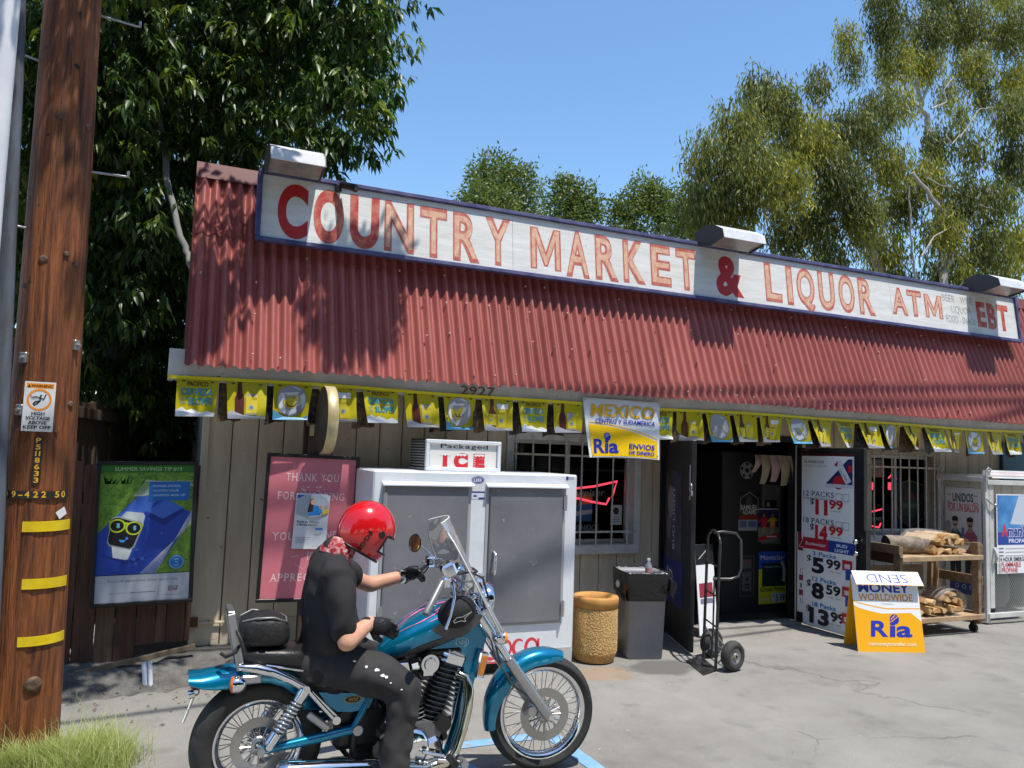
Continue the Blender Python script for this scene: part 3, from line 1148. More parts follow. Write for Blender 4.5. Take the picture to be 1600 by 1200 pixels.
yel = mat('yellow_reflective_band', lin((226, 196, 24)), 0.4, col2=lin((206, 176, 20)), nscale=12)
def wrap_band(q0, q1, z0, z1, tilt, m, name, off=0.008, th=0.0025):
 m2 = MB()
 n2 = 16
 outer = [[], []]
 P = []
 for i in range(n2 + 1):
  q = q0 + (q1 - q0) * i / n2
  zt = tilt * (i / n2) ** 2
  a, nn = on_pole(z0 + zt, q, off)
  b_, _ = on_pole(z1 + zt, q, off)
  P.append([tuple(a), tuple(b_), tuple(b_ - nn * th * 2), tuple(a - nn * th * 2)])
 m2.rings(P, None, False, True)
 return child(m2, name, pole, m)
for (a, b_, c_) in (((-13.183, 1.28), (68.586, 1.284), (-11.940, 1.224)), ((-7.392, 0.9695), (69.030, 0.9672), (-6.23, 0.9146)), ((-7.627, 0.6597), (71.572, 0.6598), (-6.558, 0.6089))):
 wrap_band(a[0], b_[0] + 3, c_[1], a[1], b_[1] - a[1], yel, 'yellow_band')
class PolePrint(Print):
 def __init__(self, off):
  super().__init__((0, 0, 0), (1, 0, 0), (0, 0, 1))
  self.off = off

 def at(self, x, y, k=None):
  """x = degrees round the pole, y = height."""
  p_, nn = on_pole(y, x, self.off + (self.k if k is None else k) * self.step)
  return tuple(p_)
plate_w = mat('white_metal_plate', lin((226, 228, 228)), 0.35, col2=lin((205, 208, 210)), nscale=6)
wa, wb = (-26.502, 2.049), (21.270, 1.774)
q0, q1 = (-23.561, 1.893)[0] - 1, (21.959, 1.9)[0]
# warning plate: flat metal sheet fixed on the pole face
qc = (q0 + q1) / 2
pz0, pz1 = wb[1], wa[1]
pp, pn = on_pole((pz0 + pz1) / 2, qc, 0.006)
pu = Vector((0, 0, 1)).cross(pn).normalized() * -1 if False else Vector((-pn.y, pn.x, 0))
wW = 0.152
m_ = MB()
Rw = Matrix((pu, -pn, (0, 0, 1))).transposed()
m_.cbox(pp + pn * 0.002, (wW, 0.003, pz1 - pz0), 0.001, Rw)
wp = child(m_, 'warning_plate', pole, plate_w)
hz = pz1 - pz0
p = Print(pp + pn * 0.0035 - pu * wW / 2 - Vector((0, 0, hz / 2)), pu, (0, 0, 1))
org = ink(236, 146, 30)
blk = ink(24, 24, 26)
p.rect(wW * .06, hz * .87, wW * .94, hz * .97, org)
p.text('WARNING', wW * .55, hz * .89, hz * .055, blk, w=wW * .68, al='c', bold=0.03)
p.poly([(wW * .1, hz * .885), (wW * .2, hz * .885), (wW * .15, hz * .95)], blk)
p.ring(wW / 2, hz * .64, wW * .33, wW * .40, org)
cx_, cy_ = wW / 2, hz * .64
p.line([(cx_ + wW * .02, cy_ + wW * .10), (cx_ + wW * .03, cy_ - wW * .04), (cx_ - wW * .13, cy_ - wW * .08), (cx_ - wW * .18, cy_ - wW * .16)], wW * .045, blk)
p.line([(cx_ + wW * .02, cy_ - wW * .05), (cx_ - wW * .06, cy_ - wW * .14), (cx_ - wW * .16, cy_ - wW * .2)], wW * .04, blk)
p.line([(cx_ + wW * .02, cy_ + wW * .07), (cx_ + wW * .14, cy_ + wW * .02), (cx_ + wW * .2, cy_ + wW * .2)], wW * .035, blk)
p.line([(cx_ + wW * .01, cy_ + wW * .07), (cx_ - wW * .14, cy_ + wW * .12)], wW * .035, blk)
p.disc(cx_ + wW * .05, cy_ + wW * .15, wW * .035, blk)
p.line([(cx_ - wW * .28, cy_ + wW * .13), (cx_ - wW * .2, cy_ + wW * .06), (cx_ - wW * .19, cy_ + wW * .1), (cx_ - wW * .1, cy_ + wW * .05)], wW * .03, blk)
for i, (s_, ww) in enumerate((('HIGH', .42), ('VOLTAGE', .78), ('ABOVE', .6), ('KEEP OFF', .88))):
 p.text(s_, wW / 2, hz * (.33 - .092 * i), hz * .06, blk, w=wW * ww, al='c', bold=0.03)
subp(p, 'plate_print', wp)
dk = mat('black_number_strip', (0.02, 0.018, 0.017), 0.5)
gold = ink(226, 170, 40)
t0, t1 = (2.264, 1.747), (2.657, 1.482)
m_ = wrap_band(t0[0] - 6.5, t0[0] + 6.5, t1[1], t0[1], 0, dk, 'number_tag', 0.007)
p = PolePrint(0.007)
for i, ch in enumerate('P518633'):
 p.text(ch, t0[0], t1[1] + 0.012 + (t0[1] - t1[1] - .01) * (6 - i) / 7, 0.026, gold, w=7.5, al='c', bold=0.02, up=False)
subp(p, 'tag_numbers', m_)
t0, t1 = (-68.900, 1.446), (60.533, 1.405)
m_ = wrap_band(t0[0] - 4, t1[0], t1[1] - .002, t0[1], 0, dk, 'number_strip', 0.008)
p = PolePrint(0.008)
for ch, q in (('1', (-60.183, 1.423)), ('0', (-47.579, 1.425)), ('9', (-31.606, 1.427)), ('-', (-19.884, 1.428)), ('4', (-9.304, 1.429)), ('2', (3.724, 1.43)), ('2', (15.682, 1.43)), ('5', (37.280, 1.429)), ('0', (48.868, 1.428))):
 p.text(ch, q[0], t1[1] + 0.007, 0.032, gold, w=7.5 if ch != '1' else 4, al='c', bold=0.02, up=False)
subp(p, 'strip_numbers', m_)
# step pegs, nails, bolts, note
stl = mat('galvanised_steel', (0.5, 0.5, 0.5), 0.4, 0.85, col2=(0.35, 0.35, 0.35), nscale=20)
for qa, lng, rise, zz in ((88, 0.22, -0.02, (76.251, 4.307)[1]), (86, 0.2, 0.0, (82.864, 3.331)[1]), (-62, 0.13, 0.0, (-80.541, 3.92)[1]), (-62, 0.13, 0, (-80.612, 2.928)[1])):
 a, nn = on_pole(zz, qa, -0.03)
 e = a + nn * (lng + .03) + Vector((0, 0, rise))
 m_ = MB()
 m_.tube([a, e - nn * .02, e, e + Vector((0, 0, 0.035))], 0.008, 8)
 child(m_, 'step_peg', pole, stl)
kn = mat('knot_wood', (0.05, 0.025, 0.015), 0.7, col2=(0.16, 0.1, 0.06), nscale=40)
for (q, z, r) in (((-2.414, 3.586)[0], (-2.414, 3.586)[1], .022), ((59.158, 3.571)[0], (59.158, 3.571)[1], .02), ((-12.034, 2.744)[0], (-12.034, 2.744)[1], .024), ((27.390, 2.792)[0], (27.390, 2.792)[1], .016), ((47.098, 2.745)[0], (47.098, 2.745)[1], .02), ((55.654, 1.936)[0], (55.654, 1.936)[1], .02), ((19.937, 0.401)[0], (19.937, 0.401)[1], .045), ((30.016, 1.775)[0], (30.016, 1.775)[1], .01)):
 a, nn = on_pole(z, q, 0)
 m_ = MB()
 m_.lathe([(r, -.01), (r * .95, .006), (r * .5, .009), (0.001, .007)], a, nn, 12)
 child(m_, 'knot', pole, kn)
a, nn = on_pole((48.489, 1.328)[1], (48.489, 1.328)[0], 0.006)
m_ = MB()
tu = Vector((-nn.y, nn.x, 0))
m_.add([a + (tu * .5 + Vector((0, 0, 1))) * .03, a + (tu - Vector((0, 0, .3))) * .035, a - Vector((0, 0, .04)) - tu * .01, a - tu * .04], [(3, 2, 1, 0)])
child(m_, 'paper_scrap', pole, mat('paper', (0.75, 0.74, 0.72), 0.8))
# riser: pale conduit and timber moulding on the pole's left
m_ = MB()
c0, c1 = Vector((-0.7149, 4.95, 0.07)), Vector((-0.9248, 4.98, 4.179))
c2, c3 = Vector((-0.92, 4.95, 2.591)), Vector((-0.9282, 4.95, 4.125))
m_.tube([(-0.8369, 4.95, 0.2104), (-0.9158, 4.96, 2.011), (-0.9305, 4.97, 3.05), (-0.9398, 4.98, 4.138), (-0.9448, 4.99, 4.894)], 0.062, 16)
child(m_, 'conduit', pole, mat('pale_conduit', lin((226, 228, 230)), 0.45, col2=lin((210, 213, 217)), nscale=4))
m_ = MB()
m_.tube([(-0.75, 5.12, 0.1453), (-0.821, 5.12, 2.027), (-0.8519, 5.12, 2.814), (-0.8885, 5.12, 3.845), (-0.9274, 5.12, 4.678)], [.05, .045, .04, .035, .03], 6)
child(m_, 'riser_moulding', pole, mat('grey_moulding', lin((96, 104, 118)), 0.6, col2=lin((70, 66, 62)), nscale=5, stretch=(3, 3, .4)))
for zz in ((-79.076, 2.182)[1], (-45.557, 1.891)[1], (74.282, 2.279)[1]):
 a, nn = on_pole(zz, -34 if zz != (74.282, 2.279)[1] else 60, 0.0)
 m_ = MB()
 m_.cbox(a, (0.045, 0.03, 0.06), 0.004, Matrix((Vector((-nn.y, nn.x, 0)), nn, (0, 0, 1))).transposed())
 m_.cyl(a, a + nn * .03, 0.01, n=8)
 child(m_, 'clamp', pole, stl)

# ---- fences
fw = mat('dark_red_fence_wood', (0.055, 0.024, 0.016), 0.75, col2=(0.115, 0.052, 0.032), nscale=5, stretch=(5, 5, .4), bump=0.35, bscale=16, bstretch=(5, 5, .4), detail=8)
fw2 = mat('brown_fence_wood', (0.065, 0.04, 0.026), 0.8, col2=(0.14, 0.09, 0.055), nscale=5, stretch=(5, 5, .4), bump=0.35, bscale=16, bstretch=(5, 5, .4), detail=8)
fence = thing('picket_fence', 'dark reddish brown board fence behind the green and blue poster', 'fence', (-0.4, 6.72, 0))
rng = random.Random(9)
x = -1.62
i = 0
fx = []
while x < 0.29:
 w_ = rng.choice((0.132, 0.138, 0.14, 0.145)) if not 0.0 < x < 0.08 else 0.075
 if x + w_ > 0.3:
  w_ = 0.3 - x
 if w_ < 0.04:
  break
 z0 = 0.02 if x < -0.2 else 0.19 + rng.uniform(-.012, .012) + (x + .2) * .08
 z1 = 1.56 + rng.uniform(-.02, .02)
 m_ = MB()
 m_.cbox((x + w_ / 2, 6.72 + rng.uniform(-.004, .004), (z0 + z1) / 2), (w_ - rng.uniform(.004, .011), 0.02, z1 - z0), 0.002)
 child(m_, 'picket', fence, fw if i % 3 else fw2)
 x += w_
 i += 1
for zz in (0.45, 1.3):
 m_ = MB()
 m_.bar((-1.6, 6.765, zz), (0.3, 6.765, zz), 0.04, 0.09)
 child(m_, 'rail', fence, fw2)
fence2 = thing('picket_fence', 'taller weathered fence receding under the trees behind the utility pole', 'fence', (-0.6, 7.0, 0))
A, B = Vector((-0.68, 6.95, 0)), Vector((-0.2, 10.6, 0))
d = (B - A).normalized()
L_ = (B - A).length
s = 0.0
R_ = Matrix((d, Vector((-d.y, d.x, 0)), (0, 0, 1))).transposed()
while s < L_:
 w_ = rng.uniform(.13, .15)
 m_ = MB()
 z1 = 2.06 + rng.uniform(-.03, .015)
 c = A + d * (s + w_ / 2)
 m_.cbox((c.x + rng.uniform(-.006, .006), c.y, z1 / 2), (w_ - .01, 0.02, z1), 0.002, R_)
 child(m_, 'picket', fence2, fw2)
 s += w_
m_ = MB()
m_.bar(A + Vector((0.03, 0, 1.95)), B + Vector((.03, 0, 1.95)), 0.04, 0.09)
child(m_, 'rail', fence2, fw2)
# leaning batten and two white pipe stubs at the foot
m_ = MB()
m_.bar((-0.78, 6.47, 0.03), (0.34, 6.62, 0.20), 0.03, 0.035)
m_.build('wooden_batten', mat('pale_batten', (0.22, 0.17, 0.11), 0.8, col2=(0.12, 0.085, 0.05), nscale=8), label='long thin wooden batten lying along the foot of the fence', cat='batten')
ppm = mat('white_pvc', lin((190, 196, 206)), 0.4)
for i, px in enumerate(((0.0141, 6.299, 0), (0.0511, 6.304, -0))):
 m_ = MB()
 v = Vector(px)
 m_.tube([v + Vector((0.0, 0.0, -0.02)), v + Vector((-.012, .03, .1)), v + Vector((-.02, .1, .15))], 0.017, 10)
 m_.build('pipe_stub', ppm, label='white plastic pipe stub at the fence foot, the %s of the pair' % ('left one' if i == 0 else 'right one'), cat='pipe', group='white pipe stubs at the fence foot')

# ---- framed energy poster on the fence
frame_blk = mat('black_frame_paint', (0.012, 0.012, 0.014), 0.4)
an = math.radians(1.5)
eu, ev = Vector((math.cos(an), 0, math.sin(an))), Vector((-math.sin(an), 0, math.cos(an)))
eo = Vector((-0.3997, 6.62, 0.5114))
EW, EH = 0.70, 1.07
ep = thing('framed_poster', 'black framed energy saving poster with a wrist watch on a blue hammock', 'poster', tuple(eo))
Re = Matrix((eu, ev.cross(eu), ev)).transposed()
fr = 0.03
for (a, b_, c_, d_) in ((0, EW, 0, fr), (0, EW, EH - fr, EH), (0, fr, fr, EH - fr), (EW - fr, EW, fr, EH - fr)):
 m_ = MB()
 m_.cbox(eo + eu * (a + b_) / 2 + ev * (c_ + d_) / 2 + Vector((0, 0.012, 0)), (b_ - a - .001, 0.045, d_ - c_ - .001), 0.004, Re)
 child(m_, 'frame_rail', ep, frame_blk)
m_ = MB()
m_.cbox(eo + eu * EW / 2 + ev * EH / 2 + Vector((0, 0.014, 0)), (EW - .02, 0.01, EH - .02), 0.002, Re)
child(m_, 'backing', ep, frame_blk)
p = Print(eo + Vector((0, 0.008, 0)), eu, ev, 0.00015)
x0, x1, y0, y1 = fr, EW - fr, fr, EH - fr
W_, H_ = x1 - x0, y1 - y0
def q(x, y):
 return (x0 + x * W_, y0 + y * H_)
def pl(c, *pts):
 p.poly([q(*a) for a in pts], c)
grass_i = mat('printed_lawn', lin((70, 120, 36)), 0.4, col2=lin((128, 158, 62)), nscale=22, spots=lin((40, 84, 24)), spscale=70, spthr=0.6)
pl(grass_i, (0, .2), (1, .2), (1, .95), (0, .95))
rr_ = random.Random(8)
for i in range(26):
 bx = rr_.uniform(0, .6)
 pl(ink(46, 96, 30) if i % 2 else ink(96, 140, 40), (bx, .86), (bx + .03, .86), (bx + rr_.uniform(-.06, .1), .93))
 p.k -= 1
p.k += 1
blu, blu2, blu3 = ink(36, 70, 168), ink(66, 108, 200), ink(24, 48, 132)
pl(blu, (0, .2), (0, .5), (.42, .78), (.62, .76), (1, .64), (1, .6), (.62, .2))
pl(blu2, (.2, .62), (.42, .78), (.62, .76), (.55, .68), (.35, .6))
pl(blu3, (.5, .62), (.7, .545), (.92, .66), (.7, .73))
pl(blu2, (.5, .66), (.68, .6), (.9, .68), (.72, .745))
pl(blu3, (0, .36), (.3, .3), (.62, .33), (.3, .27))
wht = ink(222, 226, 222)
for i in range(11):
 p.line([q(.36 + .01 * i, .77), q(.5 + .05 * i, .885)], 0.0025, wht)
 p.k -= 1
for i in range(9):
 p.line([q(.46 + i * .02, .2), q(1, .56 + i * .012)], 0.0022, wht)
 p.k -= 1
p.k += 1
p.line([q(.48, .885), q(1, .85)], 0.014, ink(170, 182, 170))
# watch with sun glasses
pl(ink(196, 206, 204), (.23, .615), (.29, .66), (.47, .645), (.49, .62), (.47, .56))
pl(ink(206, 214, 214), (.15, .41), (.37, .39), (.33, .31), (.3, .305), (.17, .325))
pl(ink(150, 158, 160), (.10, .44), (.14, .615), (.2, .625), (.45, .58), (.475, .55), (.39, .395), (.35, .375), (.12, .41))
pl(ink(14, 18, 26), (.11, .45), (.15, .605), (.2, .615), (.44, .57), (.46, .545), (.375, .4), (.34, .385), (.13, .42))
ylw = ink(176, 196, 40)
p.line([q(.12, .585), q(.47, .555)], .016, ylw)
for cx0, cy0 in ((.2, .555), (.375, .535)):
 p.disc(*q(cx0, cy0), .088 * W_, ylw, ry=.05 * H_)
 p.disc(*q(cx0, cy0), .07 * W_, ink(10, 14, 16), ry=.04 * H_)
 p.rect(*q(cx0 - .005, cy0 - .015), *q(cx0 + .025, cy0 + .018), ink(90, 170, 190))
p.disc(*q(.26, .455), .035 * W_, ink(60, 150, 220), ry=.022 * H_, a0=PI, a1=2 * PI, n=10)
for i in range(12):
 a_, b2 = rr_.uniform(.5, .95), rr_.uniform(.35, .6)
 if a_ - .45 < (b2 - .2) * 1.2:
  p.disc(*q(a_ - .2, b2 - .08), rr_.uniform(.01, .03) * W_, ink(70, 112, 206), n=10)
  p.k -= 1
p.k += 1
pl(ink(28, 104, 176), (.52, .735), (.96, .735), (.965, .875), (.52, .875))
for i, s_ in enumerate(('POWER DOWN.', 'WATCH YOUR', 'SAVINGS ADD UP.')):
 p.text(s_, *q(.565, .835 - .034 * i), 0.017, ink(190, 216, 236), w=W_ * (.30, .28, .36)[i], up=False)
p.k += 1
pl(ink(44, 108, 42), (0, .945), (1, .945), (1, 1), (0, 1))
p.text('SUMMER SAVINGS TIP #19', *q(.51, .958), 0.027, ink(176, 206, 150), w=W_ * .72, al='c')
p.disc(*q(.85, .275), .085 * W_, ink(30, 110, 180))
p.ring(*q(.85, .275), .07 * W_, .077 * W_, ink(150, 190, 220))
for i, s_ in enumerate(('SHIFT', 'TO', 'SAVE')):
 p.text(s_, *q(.85, .29 - .022 * i), 0.011, ink(180, 210, 230), al='c', up=False)
p.k += 1
pl(ink(178, 184, 192), (0, 0), (1, 0), (1, .195), (0, .195))
p.text('Turn off electronics when not in use.', *q(.5, .145), 0.017, ink(60, 64, 74), w=W_ * .75, al='c', up=False)
p.text('Learn more at', *q(.14, .062), 0.010, ink(70, 74, 84), w=W_ * .2, up=False)
p.text('sdge.com/summer', *q(.36, .062), 0.011, ink(40, 44, 54), w=W_ * .28, bold=.02, up=False)
p.line([q(.665, .03), q(.665, .11)], 0.002, ink(90, 94, 104))
p.text('SDGE', *q(.82, .075), 0.026, ink(40, 44, 60), w=W_ * .11, al='c', bold=.02, shear=.2, up=False)
p.rect(*q(.77, .066), *q(.87, .072), ink(190, 40, 50))
p.text('A Sempra Energy utility', *q(.82, .035), 0.008, ink(90, 94, 104), w=W_ * .22, al='c', up=False)
child(p, 'poster_print', ep)

# ---- post carrying the pink sign and the round double-sided sign
PYp = 6.5
post = MB()
post.cbox(((1.128, 1.732)[0], 6.57, 1.12), (0.09, 0.09, 2.3), 0.005)
post.cbox(((1.128, 1.732)[0] - 0.06, 6.585, 1.9), (0.035, 0.05, 0.8), 0.004)
post.build('wooden_post', mat('brown_post_paint', lin((74, 56, 44)), 0.75, col2=lin((56, 42, 34)), nscale=6, stretch=(4, 4, .4)), label='dark brown wooden post behind the pink sign under the eave', cat='post')
an = math.radians(-1.0)
au, av = Vector((math.cos(an), 0, math.sin(an))), Vector((-math.sin(an), 0, math.cos(an)))
ao = Vector((0.7476, 6.5, 0.5267))
AW, AH = (1.493, 1.693)[0] - (0.7683, 1.685)[0] + 0.01, (0.7683, 1.685)[1] - (0.7476, 0.5267)[1]
ps = thing('pink_sign', 'black framed faded pink sign thanking shoppers in white serif letters', 'sign', tuple(ao))
Re = Matrix((au, av.cross(au), av)).transposed()
fr = 0.028
for (a, b_, c_, d_) in ((0, AW, 0, fr), (0, AW, AH - fr, AH), (0, fr, fr, AH - fr), (AW - fr, AW, fr, AH - fr)):
 m_ = MB()
 m_.cbox(ao + au * (a + b_) / 2 + av * (c_ + d_) / 2 + Vector((0, 0.005, 0)), (b_ - a - .001, 0.032, d_ - c_ - .001), 0.003, Re)
 child(m_, 'frame_rail', ps, frame_blk)
m_ = MB()
m_.cbox(ao + au * AW / 2 + av * AH / 2 + Vector((0, 0.007, 0)), (AW - .01, 0.01, AH - .01), 0.002, Re)
child(m_, 'panel', ps, mat('faded_pink_panel', lin((204, 112, 126)), 0.4, col2=lin((212, 124, 136)), nscale=2))
def serif(p, s_, xc, y, h, w, c):
 """Serif capitals: the plain letters plus small feet on the stems."""
 feet = {'T': [.5], 'H': [.12, .88], 'A': [.04, .96], 'N': [.1], 'K': [.12, .92], 'Y': [.5], 'F': [.14], 'O': [], 'U': [], 'R': [.14, .92], 'P': [.16], 'I': [.5], 'G': [], 'S': [], 'E': [.14], 'C': [], 'D': [.14], 'B': [.14], ' ': []}
 tops = {'H': [.12, .88], 'N': [.06, .9], 'K': [.12, .84], 'Y': [.05, .95], 'U': [.12, .88], 'I': [.5], 'P': [.1], 'R': [.1], 'F': [.1], 'E': [.1], 'D': [.1], 'B': [.1]}
 wd = {'I': .36, ' ': .34, 'T': .8, 'H': .98, 'A': .95, 'N': 1.0, 'K': .92, 'Y': .88, 'F': .7, 'O': 1.05, 'U': .95, 'R': .85, 'P': .75, 'G': 1.0, 'S': .66, 'E': .72, 'C': .95, 'D': 1.0, 'B': .8}
 tot = sum(wd.get(ch, .8) + .16 for ch in s_) - .16
 k_ = w / tot
 x_ = xc - w / 2
 for ch in s_:
  cw = wd.get(ch, .8) * k_
  if ch != ' ':
   p.text(ch, x_ + cw / 2, y, h, c, w=cw * (.86 if ch != 'I' else .28), al='c', bold=0.004, up=False)
   p.k += .5
   for f_ in feet.get(ch, []):
    p.rect(x_ + cw * (f_ - .13 if ch != 'I' else .1), y - .002, x_ + cw * (f_ + .13 if ch != 'I' else .9), y + h * .045, c, False)
   for f_ in tops.get(ch, []):
    p.rect(x_ + cw * (f_ - .12 if ch != 'I' else .1), y + h * .955, x_ + cw * (f_ + .12 if ch != 'I' else .9), y + h + .002, c, False)
   p.k -= .5
  x_ += cw + .16 * k_
pw = ink(236, 206, 208)
for s_, xc, y_, w_ in (('THANK YOU', .5, .818, .57), ('FOR SHOPPING', .5, .69, .72), ('YOUR', .27, .415, .3), ('BUSINESS', .68, .425, .48), ('IS', .53, .285, .07), ('APPRECIATED', .5, .14, .74)):
 p = Print(ao + Vector((0, 0.002, 0)), au, av)
 serif(p, s_, AW * xc, AH * y_, AH * .05, AW * w_, pw)
 child(p, 'lettering', ps)
p = Print(ao + Vector((0, 0.002, 0)), au, av)
p.k += 1
rr_ = random.Random(3)
for i in range(9):
 a_, b2 = AW * rr_.uniform(.28, .68), AH * rr_.uniform(.745, .775)
 p.poly([(a_, b2), (a_ + rr_.uniform(.005, .03), b2 + .004), (a_ + .02, b2 + rr_.uniform(.008, .02))], pw, False)
for (a_, b2, c_, d_) in ((.33, .3, .4, .31), (.38, .25, .47, .22), (.5, .315, .6, .33)):
 p.line([(AW * a_, AH * b2), (AW * c_, AH * d_)], .003, pw)
child(p, 'scratches', ps)['kind'] = 'stuff'
# taped flyer
fo = Vector((0.9911, 6.485, 0.9392))
flo = thing('taped_flyer', 'white money transfer flyer taped over the pink sign', 'flyer', tuple(fo))
FW_, FH_ = (1.244, 1.326)[0] - (0.9785, 1.324)[0], (0.9805, 1.374)[1] - (0.9911, 0.9392)[1]
fan = math.radians(-2.2)
fu, fv = Vector((math.cos(fan), 0, math.sin(fan))), Vector((-math.sin(fan), 0, math.cos(fan)))
m_ = MB()
P = []
for i in range(9):
 row = []
 for j in range(9):
  x_, y_ = FW_ * i / 8, FH_ * j / 8
  bul = 0.004 * math.sin(i * .9) + (0.012 * max(0, i - 6) / 2 * max(0, j - 6) / 2)
  row.append(tuple(fo + fu * x_ + fv * y_ + Vector((0, -bul - .004, -(0.012 if (i == 8 and j == 8) else 0)))))
 P.append(row)
m_.sheet(P, mat('flyer_paper', lin((216, 220, 226)), 0.5))
child(m_, 'paper', flo)
p = Print(fo + Vector((0, -.011, 0)), fu, fv)
p.poly([(0.01, FH_ * .62), (FW_ * .5, FH_ * .55), (FW_ * .98, FH_ * .64), (FW_ * .98, FH_ * .93), (FW_ * .7, FH_ * .97), (.01, FH_ * .97)], ink(168, 178, 188))
p.poly([(0.01, FH_ * .9), (FW_ * .25, FH_ * .97), (.01, FH_ * .97)], ink(40, 80, 170))
p.poly([(FW_ * .38, FH_ * .6), (FW_ * .75, FH_ * .62), (FW_ * .68, FH_ * .78), (FW_ * .5, FH_ * .8)], ink(38, 128, 200))
p.poly([(FW_ * .36, FH_ * .66), (FW_ * .52, FH_ * .68), (FW_ * .52, FH_ * .92), (FW_ * .42, FH_ * .9)], ink(48, 36, 34))
p.disc(FW_ * .5, FH_ * .85, FW_ * .07, ink(206, 160, 136), ry=FH_ * .05)
p.disc(FW_ * .74, FH_ * .76, FW_ * .05, ink(190, 140, 116))
p.disc(FW_ * .9, FH_ * .78, FW_ * .05, ink(200, 150, 126))
p.poly([(FW_ * .78, FH_ * .62), (FW_ * .98, FH_ * .66), (FW_ * .98, FH_ * .74), (FW_ * .85, FH_ * .72)], ink(226, 190, 50))
p.poly([(FW_ * .64, FH_ * .64), (FW_ * .8, FH_ * .66), (FW_ * .76, FH_ * .73), (FW_ * .68, FH_ * .72)], ink(50, 140, 206))
p.text('Envía tu remesa', FW_ * .08, FH_ * .47, .016, ink(60, 68, 76), w=FW_ * .66, bold=.02, up=False)
p.text('a Banco Azteca.', FW_ * .08, FH_ * .42, .016, ink(60, 68, 76), w=FW_ * .62, bold=.02)
p.rect(FW_ * .64, FH_ * .345, FW_ * .86, FH_ * .385, ink(60, 120, 196))
for i in range(4):
 p.rect(FW_ * .08, FH_ * (.2 - .03 * i), FW_ * (.5 - .04 * i), FH_ * (.207 - .03 * i), ink(120, 126, 134))
p.text('Banco Azteca', FW_ * .6, FH_ * .05, .009, ink(120, 126, 134), w=FW_ * .2)
child(p, 'flyer_print', flo)

# ---- round double-sided sign seen edge-on
mx_ = (1.105, 1.971)[0]
ms = thing('round_sign', 'round metal projecting sign with gold rim seen edge-on above the pink sign', 'sign', (mx_, 6.12, 1.95))
rim = mat('worn_gold_rim', lin((216, 204, 164)), 0.35, 0.35, col2=lin((190, 166, 110)), nscale=5)
fc = mat('dull_brown_face', lin((70, 58, 48)), 0.6, col2=lin((48, 40, 34)), nscale=14)
m_ = MB()
m_.lathe([(.254, 0), (.258, 0.004), (.258, .076), (.254, .08), (.245, .078)], (mx_, 6.12, 1.952), (1, 0, 0), 40)
child(m_, 'rim', ms, rim)
for xx, nm in ((mx_ + .004, 1), (mx_ + .074, -1)):
 m_ = MB()
 m_.cyl((xx, 6.12, 1.952), (xx + .002, 6.12, 1.952), .253, .253, 40, smooth=False)
 child(m_, 'face', ms, fc)
m_ = MB()
m_.cbox((mx_ + .0, 6.515, (1.145, 1.965)[1]), (0.035, 0.01, 0.27), 0.003)
child(m_, 'wall_plate', ms, mat('pale_plate', lin((186, 172, 140)), 0.5))
m_ = MB()
m_.bar((mx_ + .02, 6.38, 1.95), (mx_ + .02, 6.52, 1.95), 0.03, 0.05)
child(m_, 'arm', ms, fc)

# ================================================================== ICE CHEST
CY = 5.91
cw = mat('white_enamel', lin((224, 228, 232)), 0.32, col2=lin((208, 212, 218)), nscale=3, spots=lin((150, 140, 126)), spscale=22, spthr=0.73, bump=.2, bscale=2.5)
cg = mat('grey_enamel', lin((124, 124, 128)), 0.4, col2=lin((108, 108, 113)), nscale=2.0, spots=lin((152, 152, 154)), spscale=14, spthr=0.71, bump=.25, bscale=2.5)
chrome = mat('chrome', (0.78, 0.78, 0.8), 0.12, 1.0)
steel = mat('brushed_steel', (0.55, 0.55, 0.56), 0.35, 0.9)
x0, x1, z1 = 1.478, 3.215, 1.585
ice = thing('ice_merchandiser', 'white two-door ice merchandiser with grey doors and packaged ice box on top', 'ice freezer', (2.32, 6.3, 0))
m_ = MB()
m_.cbox(((x0 + x1) / 2, (CY + 6.78) / 2, (0.09 + z1) / 2), (x1 - x0, 6.78 - CY, z1 - .09), 0.012)
child(m_, 'cabinet', ice, cw)
m_ = MB()
m_.box(x0 + .06, x1 - .06, CY + .08, 6.7, 0.0, 0.088)
child(m_, 'plinth', ice, mat('black_plinth', (0.01, 0.01, 0.01), 0.7))
